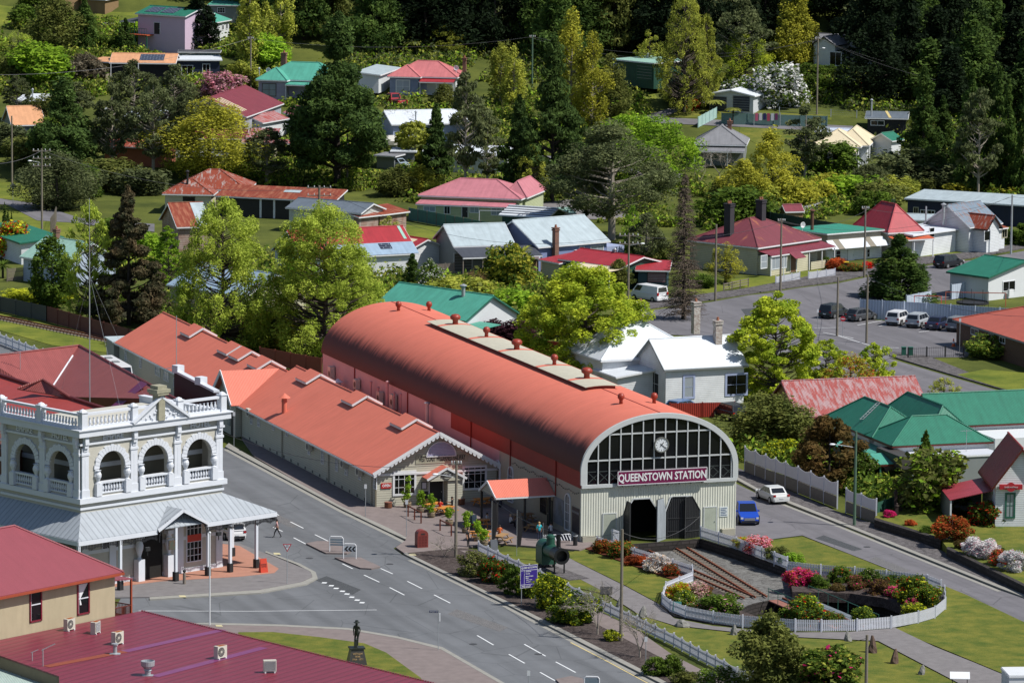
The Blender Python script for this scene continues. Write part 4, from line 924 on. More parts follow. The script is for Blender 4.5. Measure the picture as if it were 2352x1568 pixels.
def rvent(px,py,label,big=False):
 p=PZ(px,py,5.2);t=thing('roof_pipe',label,'vent',p);k=MB()
 if big:k.lathe((0,0,0),[(.22,0),(.22,.35),(.3,.4),(.24,.5),(.5,.75),(.52,1.1),(.46,1.12),(.44,.9),(.02,.88)],18)
 else:k.lathe((0,0,0),[(.36,0),(.36,.05),(.15,.1),(.15,.7),(.26,.72),(.26,.8),(.02,.82)],14)
 k.build('pipe',steel,t,smooth=False);k=MB();k.box(-.4,-.3,0,.4,.3,.04);k.build('base_flashing',steel,t)
rvent(278,1518,'short grey vent pipe in front of the rusty fan unit');rvent(354,1566,'large galvanised bell shaped vent at the bottom of the red roof',True)
for px,py,tl_,lb in ((113,1549,1,'thin dish arm aerial leaning left on the red roof'),(88,1537,.5,'small stub aerial on the left of the red roof')):
 p=PZ(px,py,5.2);t=thing('roof_aerial',lb,'aerial',p);k=MB();k.tube((0,0,0),(0,0,1.3*tl_),.035);k.build('mast',steel,t);k=MB();k.beam((-.1,0,1.2*tl_),(.9*tl_,0,1.7*tl_),.05);k.build('arm',steel,t)
g2=thing('corner_roof','pale green and white ribbed roof in the bottom left corner','building',PZ(20,1566,4.0));g2.location.z=0
gg=lambda x,y,z:PZ(x,y,z)-Vector((g2.location.x,g2.location.y,0))
k=MB();k.shell([[gg(-60,1508,4.2),gg(-60,1640,4.2),gg(200,1640,4.2),gg(140,1580,4.2)]],.1);k.build('roof',mat('mint_sheet',C('#b9cdc6',.9),.4,'corr',pitch=.12,var=.06),g2)
k=MB();k.beam(gg(-60,1500,4.9),gg(180,1585,4.9),.3,.5);k.build('box_gutter',mat('olive_gutter',C('#3c3a28',.8),.7),g2)
k=MB();a=gg(60,1600,4.1);k.box(a.x-4,a.y-4,0,a.x+4,a.y+2,3.9);k.build('wall',cream,g2)
# ---- ground, roads, yard
asph=mat('asphalt',C('#7c7f84',.8),.85,'road',sc=.35,pitch=20)
asph2=mat('old_asphalt',C('#828086',.8),.9,'road',sc=.5,pitch=20)
path_red=mat('pinkish_paving',C('#8b7f7d',.82),.9,'plain',C('#7d7270',.8),sc=1.2,var=.1)
path_grey=mat('grey_paving',C('#868283',.82),.9,'plain',C('#767273',.8),sc=1.2,var=.1)
gravel=mat('gravel',C('#8a8688',.8),.9,'gravel',C('#5c595a',.8),sc=2)
ballast=mat('ballast',C('#9a9a98',.8),.9,'gravel',C('#6a6866',.8),sc=2)
mulch=mat('mulch',C('#776c69',.7),.95,'gravel',C('#4d4442',.7),sc=3)
lawn=mat('lawn_grass',(.205,.2,.04),.9,'grass',(.085,.125,.024),sc=.6)
lawn2=mat('rough_grass',(.22,.24,.04),.95,'grass',(.10,.14,.025),sc=.25)
scrub=mat('scrub_ground',(.14,.16,.035),.95,'grass',(.06,.08,.02),sc=.12)
kerbm=mat('kerb_concrete',C('#a5a39c',.75),.8,sc=2,var=.12)
brickpave=mat('brick_paving',C('#c08a75',.75),.85,sc=1.2,var=.1)
paint=mat('road_paint',(.72,.74,.76),.6,sc=6,var=.08);yellow=mat('yellow_paint',(.62,.5,.22),.6,sc=6,var=.1)
stone=mat('dark_stone',C('#4b4544',.75),.9,'brick',C('#37322f',.7),sc=3.5,emit=C('#26221f',.6))
yard_px=[(1374,1252),(1600,1316),(1535,1352),(1526,1385),(1560,1408),(1650,1424),(1800,1436),(1960,1432),(2080,1418),(2150,1395),(2182,1368),(2178,1338),(2060,1316),(1938,1301),(1820,1292),(1700,1252),(1620,1229)]
yard=[P(*p)for p in yard_px]
def inset_yard(z):return [Vector((p.x,p.y,z))for p in yard]
near=[(-140,330),(140,330),(200,735),(-200,735)]
sheet('ground',[(x,y,0)for x,y in near],scrub,-.06,holes=[yard],px=False)
mb=MB();nx,ny=40,60;xs=[-260+13*i for i in range(nx+1)];yy=[735+i*6.0 for i in range(ny+1)]
mb.add([(x,y,terr(x,y)-.06)for y in yy for x in xs],[(j*(nx+1)+i,j*(nx+1)+i+1,(j+1)*(nx+1)+i+1,(j+1)*(nx+1)+i)for j in range(ny)for i in range(nx)])
tag(mb.build('hillside',scrub),kind='structure')
mb=MB();YZ=-.8
pts2=[(p.x,p.y)for p in yard];tr=tessellate_polygon([[Vector((x,y,0))for x,y in pts2]])
pit_c=PZ(1901,1394,-.8);pit_c.z=0;pit_r=6.9
circ=[Vector((pit_c.x+pit_r*cos(2*pi*i/40),pit_c.y+pit_r*sin(2*pi*i/40),0))for i in range(40)]
fl=[Vector((x,y,0))for x,y in pts2];tr=tessellate_polygon([fl,circ]);al=fl+circ
mb.add([(p.x,p.y,YZ)for p in al],[tuple(t)for t in tr]);yf=tag(mb.build('yard_ground',ballast),kind='structure')
bm=bmesh.new();bm.from_mesh(yf.data)
for f in bm.faces:
 f.normal_update()
 if f.normal.z<0:f.normal_flip()
bm.to_mesh(yf.data);bm.free()
mb=MB();mb.poly([(p.x,p.y,-2.1)for p in circ]);tag(mb.build('pit_floor',mulch),kind='structure')
mb=MB()
for p,q in zip(circ,circ[1:]+circ[:1]):mb.poly([(q.x,q.y,-2.1),(p.x,p.y,-2.1),(p.x,p.y,YZ+.02),(q.x,q.y,YZ+.02)])
tag(mb.build('pit_wall',stone),'curved dark stone wall lining the sunken turntable pit','wall')
mb=MB()
for i,(p,q)in enumerate(zip(yard,yard[1:]+yard[:1])):
 n=Vector((p.y-q.y,q.x-p.x,0)).normalized()*.3;hgt=.05
 mb.prism([(p.x,p.y),(q.x,q.y),(q.x+n.x,q.y+n.y),(p.x+n.x,p.y+n.y)],YZ-.3,hgt-.01*(i%3))
tag(mb.build('retaining_wall',stone),'dark dry stone retaining wall round the sunken railway yard','wall')
road_main=[(-60,826),(-60,768),(50,812),(522,1042),(790,1178),(900,1229),(938,1246),(913,1264),(935,1279),(950,1286),(1176,1391),(1363,1483),(1538,1569),(1800,1700),(1400,1740),(1176,1574),(1028,1493),(925,1470),(813,1453),(658,1448),(330,1453),(300,1500),(250,1460),(300,1370),(560,1300),(400,1180),(150,1010)]
sheet('road',road_main,asph,.0)
road_right=[(1690,1097),(1743,1121),(1899,1178),(2306,1333),(2352,1348),(2500,1400),(2500,1460),(2352,1400),(2169,1325),(2064,1295),(1959,1256),(1851,1216),(1795,1224),(1700,1240),(1640,1200),(1500,1040),(1600,1060)]
sheet('road',road_right,asph2,.0)
road_far=[(1461,760),(1461,712),(1631,685),(1716,668),(1764,662),(1826,650),(1924,636),(1981,623),(2126,592),(2226,578),(2420,540),(2420,618),(2352,634),(2250,655),(2190,668),(1973,690),(1975,718),(2240,729),(2240,790),(2220,800),(2041,806),(2200,850),(2420,910),(2420,960),(2080,935),(1880,850),(1700,765)]
sheet('road',road_far,asph2,.0)
sheet('road',[(-60,470),(20,482),(70,487),(180,520),(350,530),(350,548),(150,530),(80,527),(10,492),(-60,490)],asph2,.01)
sheet('road',[(-60,545),(40,560),(110,578),(90,600),(-60,566)],asph2,.012)
sheet('road',[(1440,262),(1700,268),(1950,275),(1950,290),(1700,282),(1440,275)],asph2,.01)
sheet('path',[(1170,352),(1340,362),(1480,388),(1560,392),(1560,402),(1300,384),(1170,370)],asph2,.012)
sheet('path',[(1450,268),(1520,245),(1600,222),(1612,228),(1545,250),(1500,268)],path_grey,.02)
sheet('path',[(1100,488),(1300,455),(1420,478),(1500,500),(1300,500)],path_grey,.016)
slab('pavement',[(560,1020),(590,1062),(790,1175),(900,1227),(942,1246),(918,1264),(938,1277),(1065,1263),(1140,1250),(1340,1262),(1374,1250),(1300,1170),(1120,1100),(560,990)],path_red,-.05,.12)
slab('pavement',[(938,1277),(952,1284),(1178,1389),(1365,1481),(1540,1567),(1820,1700),(2000,1700),(1700,1575),(1565,1510),(1480,1450),(1330,1375),(1120,1268),(1065,1263)],mulch,-.05,.11)
slab('kerb',[(522,1040),(790,1177),(900,1228),(940,1245),(942,1241),(905,1222),(790,1172),(560,1050),(530,1032)],kerbm,-.05,.125)
slab('kerb',[(936,1278),(1176,1390),(1363,1482),(1540,1568),(1820,1702),(1830,1700),(1546,1562),(1369,1476),(1180,1385),(942,1275)],kerbm,-.05,.125)
slab('pavement',[(385,1268),(470,1240),(560,1262),(640,1290),(723,1322),(728,1335),(700,1348),(600,1368),(355,1388),(240,1392),(230,1300)],path_grey,-.05,.1)
slab('pavement',[(240,1372),(380,1352),(560,1338),(640,1328),(650,1318),(560,1268),(400,1250),(230,1290)],brickpave,-.05,.125)
slab('kerb',[(620,1278),(700,1306),(735,1324),(740,1338),(715,1352),(610,1374),(355,1394),(355,1389),(605,1368),(703,1348),(728,1336),(724,1324),(690,1307),(618,1281)],kerbm,-.05,.115)
slab('pavement',[(360,1454),(495,1448),(658,1449),(813,1454),(925,1471),(1028,1494),(1176,1576),(1100,1640),(300,1600)],path_red,-.05,.1)
slab('kerb',[(360,1451),(495,1445),(658,1446),(813,1451),(925,1468),(1030,1491),(1180,1574),(1176,1579),(1026,1496),(923,1472),(811,1455),(658,1450),(495,1449),(360,1455)],kerbm,-.05,.112)
slab('lawn',[(560,1466),(640,1464),(750,1474),(850,1486),(900,1506),(980,1562),(1010,1600),(560,1600)],lawn,-.05,.13)
slab('pavement',[(1695,1088),(1743,1113),(1900,1172),(2306,1327),(2352,1342),(2500,1394),(2500,1350),(2352,1318),(2183,1252),(2014,1188),(1925,1160),(1690,1062)],gravel,-.05,.1)
slab('kerb',[(1695,1092),(1743,1117),(1899,1176),(2306,1331),(2500,1398),(2500,1393),(2308,1326),(1902,1171),(1747,1113),(1698,1087)],kerbm,-.05,.125)
slab('pavement',[(1461,708),(1631,680),(1764,657),(1924,632),(1981,618),(2126,588),(2226,573),(2420,534),(2420,522),(2226,560),(2100,575),(1975,597),(1920,605),(1830,628),(1700,655),(1461,690)],gravel,-.05,.09)
slab('pavement',[(2044,802),(2200,846),(2420,905),(2420,880),(2240,842),(2130,800),(2044,792)],gravel,-.05,.1)
slab('lawn',[(2200,843),(2262,830),(2420,840),(2420,898),(2300,872)],lawn2,-.05,.12)
for i,pl in enumerate(([(712,1259),(738,1253),(778,1253),(815,1276),(806,1280),(758,1280),(748,1276)],[(778,1290),(838,1289),(883,1309),(863,1314),(838,1313),(818,1306)],[(1291,1560),(1326,1552),(1352,1557),(1364,1572),(1330,1600)])):slab('traffic_island',pl,path_red,-.05,.13)
L1=[(1140,1268),(1230,1262),(1370,1256),(1600,1316),(1540,1352),(1524,1380),(1440,1345),(1340,1290),(1300,1262)]
sheet('lawn',[(1300,1272),(1345,1256),(1374,1254),(1600,1318),(1536,1354),(1522,1377),(1450,1340),(1330,1284)],lawn,.0)
sheet('lawn',[(1140,1268),(1260,1262),(1330,1300),(1400,1330),(1440,1366),(1330,1345),(1210,1298)],lawn,.0)
sheet('path',[(1255,1268),(1300,1270),(1340,1290),(1450,1342),(1524,1380),(1560,1412),(1650,1428),(1800,1440),(1960,1436),(2068,1424),(2160,1466),(2250,1500),(2352,1540),(2500,1600),(2500,1640),(2352,1580),(2240,1560),(2120,1500),(2030,1455),(1780,1448),(1560,1428),(1480,1405),(1390,1350),(1290,1300),(1240,1280)],path_grey,.012)
sheet('lawn',[(1440,1368),(1400,1348),(1480,1405),(1560,1430),(1780,1450),(2028,1458),(2118,1502),(2225,1555),(2180,1568),(1990,1570),(1860,1575),(1800,1575),(1700,1530),(1560,1460),(1480,1410)],lawn,.006)
sheet('lawn',[(2064,1428),(2100,1418),(2150,1400),(2184,1372),(2184,1336),(2180,1326),(2230,1345),(2352,1400),(2500,1465),(2500,1596),(2352,1538),(2250,1498),(2160,1463)],lawn,.008)
sheet('path',[(1065,1268),(1130,1270),(1330,1372),(1480,1446),(1560,1500),(1700,1568),(1850,1640),(1800,1640),(1540,1510),(1460,1470),(1340,1410),(1200,1330)],path_red,.118)
sheet('road',[(1850,1578),(2350,1583),(2500,1605),(2600,1700),(1900,1700)],asph2,.003)
a,b,c,d,e=P(1620,1229),P(1700,1252),P(1820,1292),P(1938,1301),P(2178,1338)
mb=MB();q=[a,P(1700,1226),P(1795,1227),P(1852,1219),P(1960,1258),P(2064,1297),P(2160,1325),e,d,c,b]
zz=[.02]*11
tr=tessellate_polygon([[Vector((p.x,p.y,0))for p in q]]);mb.add([(p.x,p.y,z_)for p,z_ in zip(q,zz)],[tuple(t)if True else t for t in tr])
o=tag(mb.build('lawn',lawn),kind='structure');bm=bmesh.new();bm.from_mesh(o.data)
for f in bm.faces:
 f.normal_update()
 if f.normal.z<0:f.normal_flip()
bm.to_mesh(o.data);bm.free()
for pl,m in (([(0,722),(325,790),(280,830),(120,812),(0,780),(-60,765),(-60,720)],lawn2),([(-60,570),(10,490),(80,500),(180,535),(350,552),(330,600),(200,640),(100,570),(60,555)],lawn2),([(-60,440),(40,440),(70,470),(60,484),(-60,472)],lawn2),([(880,518),(1010,524),(1000,552),(880,552)],lawn2),([(1560,640),(1700,628),(1930,598),(1900,622),(1700,652),(1560,690)],lawn2),([(2090,560),(2230,545),(2340,535),(2230,560),(2110,578)],lawn2),([(1690,280),(1890,276),(1880,310),(1750,330),(1690,300)],lawn),([(1470,252),(1600,245),(1900,250),(1900,262),(1620,262),(1470,262)],lawn),([(1420,190),(1480,188),(1500,220),(1440,240)],lawn2),([(2000,325),(2044,325),(2040,350),(2008,352)],lawn),([(200,40),(300,30),(560,60),(560,130),(300,130),(210,90)],lawn2),([(-20,30),(40,35),(50,80),(-20,90)],lawn2),([(1780,130),(1850,128),(1860,146),(1790,148)],lawn),([(1930,1215),(2180,1235),(2500,1290),(2500,1180),(2300,1140),(2020,1130)],lawn),([(1690,1010),(2000,1090),(2200,1180),(2352,1180),(2352,1000),(1900,930),(1690,940)],lawn2)):
 sheet('lawn',pl,m,-.02 if pl[0][0]!=1930 else -.02)
sheet('path',[(290,62),(420,50),(490,60),(510,75),(420,80),(300,90)],path_grey,.02)
sheet('path',[(1020,640),(1090,632),(1110,650),(1030,656)],concrete,.02)
# ---- road markings
def z2(c,r,x,y):return (588*c+x/4,392*r+y/4)
mk=MB()
for a,b in (((348,125),(468,182)),((575,238),(700,297)),((380,270),(492,325)),((190,178),(278,215)),((205,48),(240,68)),((832,500),(928,545)),((1185,537),(1297,585)),((1033,600),(1175,663)),((1270,710),(1407,777)),((1432,650),(1568,715)),((1680,770),(1830,843)),((2083,1135),(2235,1220))):
 strip(mk,P(*z2(1,3,*a)),P(*z2(1,3,*b)),.13,.008)
for a,b in (((165,1207),(363,1313)),((25,1302),(172,1382)),((458,1364),(642,1458)),((315,1462),(463,1542))):strip(mk,P(*z2(2,3,*a)),P(*z2(2,3,*b)),.13,.008)
for x,y in ((670,678),(735,703),(780,727),(838,752),(880,777),(925,805),(975,831),(1020,854)):strip(mk,P(*z2(1,3,x-22,y)),P(*z2(1,3,x+22,y+1)),.5,.008)
strip(mk,P(330,1418),P(588,1414),.12,.008);strip(mk,P(588,1414),P(877,1405.5),.12,.008)
tag(mk.build('lane_markings',paint),kind='structure')
mk=MB()
for a,b in (((2,3,0,1302),(2,3,590,1183)),)if 0 else (((1464,1490),(1464,1490)),):
 pass
yl=[z2(2,3,590,1183),z2(2,3,900,1335),z2(2,3,1350,1566)]
for a,b in zip(yl,yl[1:]):strip(mk,P(*a),P(*b),.13,.009)
yl=[z2(1,3,1760,1258),z2(1,3,2000,1385),z2(1,3,2300,1566)]
for a,b in zip(yl,yl[1:]):strip(mk,P(*a),P(*b),.13,.009)
tag(mk.build('edge_line',yellow),kind='structure')
mk=MB()
for a,b in (((1870,740),(1926,738)),((1925,757),(2025,785)),((1968,732),(2025,720)),((2018,733),(2060,725)),((2060,735),(2110,727)),((1890,750),(1960,762)),((2000,781),(2065,782)),((2110,745),(2160,737))):strip(mk,P(*a),P(*b),.14,.008)
tag(mk.build('parking_lines',paint),kind='structure')
for i,pl in enumerate(([(760,1330),(840,1360),(820,1372),(735,1340)],[(1060,1400),(1180,1440),(1160,1450),(1040,1412)],[(1900,1215),(1990,1245),(1970,1250),(1880,1222)],[(2020,1262),(2100,1292),(2080,1298),(2005,1270)],[(1700,700),(1830,690),(1840,712),(1720,725)],[(620,1180),(700,1215),(680,1222),(600,1188)])):
 sheet('road_patch',pl,mat('asphalt_patch'+str(i%2),C(('#66696d','#8c8b8c')[i%2],.8),.9,'gravel',C(('#5c5f63','#7f7e80')[i%2],.8),sc=2),.005)
for x,y in ((956,1280),(645,1284),(430,1386),(515,1452)):sheet('kerb_ramp',[(x-8,y-2),(x+6,y-2),(x+10,y+2),(x-6,y+2)],mat('cream_tactile',C('#d3c9a0',.85),.8),.13)
k=MB()
for x,y in ((905,1300),(720,1290),(1250,1500),(2000,1240),(1100,1480)):q=P(x,y);k.lathe((q.x,q.y,.004),[(.33,0),(.33,.008)],14)
tag(k.build('manhole_cover',mat('iron_cover',(.05,.05,.052),.6)),kind='structure')
mk=MB()
gut=[(522,1044),(790,1181),(905,1234),(938,1250)]
for a,b in zip(gut,gut[1:]):strip(mk,P(*a),P(*b),.45,.006)
for a,b in (((950,1290),(1176,1395)),((1176,1395),(1363,1487)),((1363,1487),(1538,1573)),((1743,1123),(1899,1181)),((1899,1181),(2306,1336))):strip(mk,P(*a),P(*b),.4,.006)
tag(mk.build('gutter_strip',kerbm),kind='structure')
# ---- rails
rust=mat('rail_rust',C('#8a4a30',.8),.7,sc=4,var=.2)
def track(name,label,A,B,z=YZ,g=1.07,sleep=True,ext=0):
 a,b=PZ(*A,z),PZ(*B,z);d=(b-a);L_=d.length;t=thing(name,label,'rail track',a,atan2(d.y,d.x))
 for s in (-1,1):k=MB();k.box(0,s*g/2-.05,.1,L_,s*g/2+.05,.24);k.build('rail',rust,t)
 k=MB();n=int(L_/.7)
 for i in range(n):k.box(i*.7,-1.0,.0,i*.7+.24,1.0,.1)
 tag(k.build('sleepers',timber,t),None);return t
track('rail_track','rusty rail track leading from the closed right hand bay',z2(2,3,1590,312),z2(2,3,2330,750))
track('rail_track','rusty rail track leading from the open left hand bay to the turntable',z2(2,3,1200,330),z2(2,3,2230,760))
track('rail_track','rail track in long grass behind the picket fence at far left',(-60,742),(330,815),0.0)
tt=thing('turntable','railway turntable deck with a thin green handrail over the dark pit','turntable',(pit_c.x,pit_c.y,-.78));a,b=PZ(1801,1354,-.8),PZ(2001,1434,-.8)
dv=(b-a);tt.rotation_euler=(0,0,atan2(dv.y,dv.x));
k=MB();k.box(-6.8,-.9,-.5,6.8,.9,.0);k.build('deck_beam',mat('deck_steel',C('#5b6a75',.7),.5),tt);k=MB();k.box(-6.8,-1.9,-.12,6.8,-1.0,-.02);k.build('walkway',mat('walkway_pink',C('#a56f60',.75),.7),tt);k=MB();k.box(-6.8,1.0,-.12,6.8,1.9,-.02);k.build('walkway',mat('walkway_grey',C('#7d878f',.75),.7),tt)
for s in (-1,1):k=MB();k.box(-6.8,s*.53-.05,.01,6.8,s*.53+.05,.15);k.build('rail',rust,tt)
grn=mat('rail_green',C('#2f6a5c',.7),.5)
for s in (-1.9,1.9):
 k=MB();k.box(-6.8,s-.025,.98,6.8,s+.025,1.03)
 for i in range(8):k.box(-6.8+i*1.94,s-.02,0,-6.76+i*1.94,s+.02,1.0)
 k.build('handrail',grn,tt)
# ---- vegetation
def leafm(n,h,h2,k=.62):return mat(n,tuple(min(.8,v*1.95)for v in C(h,k)),.75,'leaf',tuple(min(.7,v*1.75)for v in C(h2,k)),sc=.55,spec=.2)
LM=dict(pine=leafm('pine_needles','#556a35','#2c4021',.72),dark=leafm('dark_needles','#2f4027','#172418',.42),olive=leafm('olive_leaves','#72763c','#475228',.72),acacia=leafm('acacia_leaves','#69704a','#424c32',.72),birch=leafm('birch_leaves','#a6b34a','#7d9034',.82),maple=leafm('maple_leaves','#b8c23c','#76902a',.78),lime=leafm('lime_leaves','#93b034','#567c24',.72),gold=leafm('golden_leaves','#aaa63c','#74782a',.76),poplar=leafm('poplar_leaves','#a6a946','#6e7832',.76),cyp=leafm('cypress_foliage','#5a6f33','#2c4420',.68),brown=leafm('bronze_foliage','#7a6038','#454425',.68),green=leafm('bush_leaves','#647a2c','#30461c',.68),bronze=leafm('dusky_foliage','#64553f','#3c4632',.72),grey=leafm('grey_twigs','#7a7362','#58503f',.7),purple=leafm('purple_leaves','#54323c','#341f28',.6),fern=leafm('fern_fronds','#8b8d45','#4f5c28',.75),white=leafm('white_flowers','#e9e2df','#c9bcb8',.85),pink=leafm('pink_flowers','#e88f9a','#d06a7a',.9),hot=leafm('magenta_flowers','#d9306c','#b82058',.9),red=leafm('red_flowers','#d02a1c','#a81a14',.9),orange=leafm('orange_leaves','#b4552b','#6e3a22',.8),peach=leafm('peach_flowers','#efb9a0','#e08e78',.9),yellow=leafm('yellow_leaves','#b9ba2c','#7e8a22',.9))  # dark needles: the hill's shadow over the forest is put into their colour
bark=mat('bark',C('#5a5047',.8),.9,sc=5,var=.25);barkpale=mat('pale_bark',C('#a39a8e',.8),.85,sc=5,var=.2);barkdark=mat('dark_bark',C('#3b332d',.8),.9,sc=5,var=.25)
def leaves(name,cen,rad,per,size,m,parent,elong=1.5,droop=0.,frac=(),seed=1,shell=.45,flat=0.):
 """leaf clumps: small kite shaped faces scattered through each clump"""
 g=np.random.default_rng(seed);cen=np.repeat(np.array(cen,float),per,0);rad=np.repeat(np.array(rad,float),per,0);n=len(cen)
 d=g.normal(size=(n,3));d/=np.linalg.norm(d,axis=1)[:,None];rr=shell+(1-shell)*g.random(n)**.6;p=cen+d*rad*rr[:,None]
 nrm=d*.7+g.normal(size=(n,3))*.75+np.array([0,0,.25+flat]);nrm/=np.linalg.norm(nrm,axis=1)[:,None]
 a=np.cross(nrm,g.normal(size=(n,3)));a[:,2]-=droop;a-=nrm*(a*nrm).sum(1)[:,None];a/=np.linalg.norm(a,axis=1)[:,None]+1e-9;b=np.cross(nrm,a)
 s=size*(.55+1.0*g.random(n)**1.7);a*=(s*elong*.5)[:,None];b*=(s*.5)[:,None]
 V=np.stack([p-a,p+b*.9+a*.1,p+a,p-b*.9+a*.1],1).reshape(-1,3)
 me=bpy.data.meshes.new(name);me.vertices.add(4*n);me.vertices.foreach_set('co',V.ravel().astype(np.float32))
 me.loops.add(4*n);me.loops.foreach_set('vertex_index',np.arange(4*n,dtype=np.int32));me.polygons.add(n)
 me.polygons.foreach_set('loop_start',np.arange(0,4*n,4,dtype=np.int32));me.polygons.foreach_set('loop_total',np.full(n,4,dtype=np.int32))
 me.materials.append(m);mi=np.zeros(n,dtype=np.int32);r=g.random(n);acc=0
 for k,(m2,f)in enumerate(frac):
  me.materials.append(m2);mi[(r>=acc)&(r<acc+f)]=k+1;acc+=f
 me.polygons.foreach_set('material_index',mi);me.update(calc_edges=True);me.validate()
 o=bpy.data.objects.new(name,me);COL.objects.link(o);o.parent=parent;return o
def limbs(mb,cen,H,tr,base,frac=1.0,g=None,split=.0):
 mb.tube((0,0,-.4),(0,0,H*base),tr,tr*.8,7,False);mb.tube((0,0,H*base),(0,0,H*.93),tr*.8,tr*.12,6,False)
 for c in cen:
  if g.random()>frac:continue
  z=max(H*base*.7,c[2]-.35*sqrt(c[0]**2+c[1]**2)-.4);s=(1-z/H);mid=Vector((c[0]*.5,c[1]*.5,z+(c[2]-z)*.35))
  mb.tube((0,0,z),mid,tr*.42*s+.02,tr*.25*s+.015,4,False);mb.tube(mid,Vector(c),tr*.25*s+.015,.012,4,False)
PF=dict(dome=lambda h:(1-h**2.4)**.55*(.72+.28*min(1,h*4)),round=lambda h:sqrt(max(0,1-(2*h-1)**2))**.7,cone=lambda h:(1-h)**.8*.95+.05,egg=lambda h:max(0,sin(pi*min(1,h**.75)))**.75,col=lambda h:(.55+.45*sin(pi*h))*(1-h**6),pine=lambda h:(1-h**1.55)*(.62+.38*sin(pi*min(1,h*1.6+.15)))+.04,flame=lambda h:max(.05,sin(pi*h**.62))**.9)
SPEC=dict(pine=('pine',3.0,.14,105,.68,75,.26,'pine',barkdark,.2,2.2,.6,.7),spruce=('cone',2.6,.05,130,.5,60,.22,'dark',barkdark,.9,2.2,.5,.6),dark=('pine',3.2,.1,60,1.0,60,.36,'dark',barkdark,.2,1.8,.3,.8),olive=('egg',3.1,.06,85,.8,80,.25,'olive',bark,.0,1.7,.3,.8),acacia=('egg',3.0,.22,75,.62,75,.2,'acacia',barkpale,.1,2.0,1.0,.55),birch=('dome',3.2,.04,230,.33,56,.12,'birch',bark,1.4,2.4,.8,1.25),maple=('dome',3.6,.03,170,.48,95,.2,'maple',bark,.0,1.2,.8,.6),lime=('round',3.6,.08,95,.65,75,.26,'lime',bark,.3,1.6,.6,.7),gold=('egg',2.6,.06,70,.62,70,.24,'gold',bark,.0,1.5,.5,.9),poplar=('col',1.7,.06,70,.5,60,.22,'poplar',barkpale,-.6,1.6,.9,1.5),cyp=('cone',2.3,.01,130,.52,60,.24,'cyp',barkdark,-.2,1.6,.1,1.1),dome=('dome',3.9,.0,150,.9,75,.26,'cyp',barkdark,-.3,1.6,.1,.7),bronze=('cone',3.0,.03,120,.6,80,.24,'bronze',barkdark,.1,1.7,.4,.6),brown=('dome',4.0,.0,100,.75,80,.3,'brown',barkdark,-.2,1.5,.1,.7),thin=('egg',2.2,.1,75,.36,60,.15,'poplar',bark,-.3,1.4,1.0,1.2),bush=('round',5.0,.0,60,1.3,95,.5,'green',bark,.0,1.5,.1,.8))
PROTO={}
def proto(kind,leaf=None,k=0,frac=(),dens=1.0,key=None,asp=0,sb=0):
 key=(key or (kind,leaf,k),asp,sb);A_,s_=2**asp,2**sb
 if key in PROTO:return PROTO[key]
 pf,R,cb,nc,cr,per,ls,lf,bk,dr,el,lim,vs=SPEC[kind];g=np.random.default_rng(abs(hash(str(key)))%9999 if 0 else sum(map(ord,str(key))))
 H=10.0;cen=[];rad=[];lob=[g.random()*6.28 for _ in range(3)]
 while len(cen)<nc:
  h=g.random();a=g.random()*2*pi;f=PF[pf](h);f*=1+.16*sin(2*a+lob[0])+.12*sin(3*a+lob[1]+5*h)+.12*sin(9*h+lob[2])
  if g.random()>f+.15:continue
  r=R*f*(.45+.5*g.random()**.6);r=max(0,r-cr*.35);c=(r*cos(a),r*sin(a),H*(cb+(1-cb)*h*.96)+(0 if pf!='cone' else -.12*r));q=cr*(.7+.6*g.random())*(1 if pf!='cone' else (1.15-.6*h))
  cen.append(c);rad.append((q,q,q*min(2.2,vs*A_)))
 if pf in ('pine','cone'):
  for h in (.86,.91,.95,.985):q=cr*(1.05-h)*3.2;cen.append((0.02,0.02,H*(cb+(1-cb)*h)));rad.append((q,q,q*1.5))
 t=bpy.data.objects.new('tree',None);COL.objects.link(t)
 tb=MB();limbs(tb,cen,H,.16 if kind not in ('pine','acacia')else .2,max(cb,.15),lim,g);tk=tb.build('trunk',bk,t)
 leaves('crown',cen,rad,int(per*dens*s_**1.15),ls/s_**.8,LM[leaf or lf],t,el,dr,[(LM[a],b)for a,b in frac],seed=int(g.integers(1e6)))
 PROTO[key]=t;return t
NMAP=dict(pine='pine_tree',spruce='spruce_tree',dark='forest_tree',olive='broadleaf_tree',acacia='acacia_tree',birch='birch_tree',maple='maple_tree',lime='lime_green_tree',gold='golden_tree',poplar='poplar_tree',cyp='cypress_tree',dome='clipped_cypress',bronze='feathery_tree',brown='bronze_conifer',thin='young_tree',bush='shrub')
def tree(kind,x,yb,yt,wd,label,leaf=None,k=0,frac=(),group=None,cat='tree',dens=1.0,key=None,at=None,name=None,z=0):
 q=at or P(x,yb,z);h=hz(q,yt)if yt is not None else wd[1];s=scale_at(q);W=wd/s if yt is not None else wd[0]
 R=SPEC[kind][1];w_=W/2/(R*(.84 if kind!='bush' else .76));zs=h/10.2;asp=max(-1,min(1.5,round(math.log2(w_/zs)*2)/2));sb=0 if kind=='bush' else max(0,min(1.5,round(math.log2(w_)*2)/2))
 t=use(proto(kind,leaf,k,frac,dens,key,asp,sb))
 t.name=name or NMAP[kind];t.location=q;t.scale=(w_,w_,h/10.2);t.rotation_euler=(0,0,random.random()*6.28)
 if not group and 'group' in t:del t['group']
 tag(t,label,cat,group)
 return t
def use(t):
 if t.get('label'):return copy_tree(t)
 return t
def shrub(x,yb,w,h,label,leaf='green',frac=(),k=0,group=None,z=0,cat='shrub',name='shrub'):
 w*=1.1;h*=1.12
 return tree('bush',x,yb,yb-h,w,label,leaf,k,frac,group,cat,key=('bush',leaf,k,str(frac)),name=name,z=z)
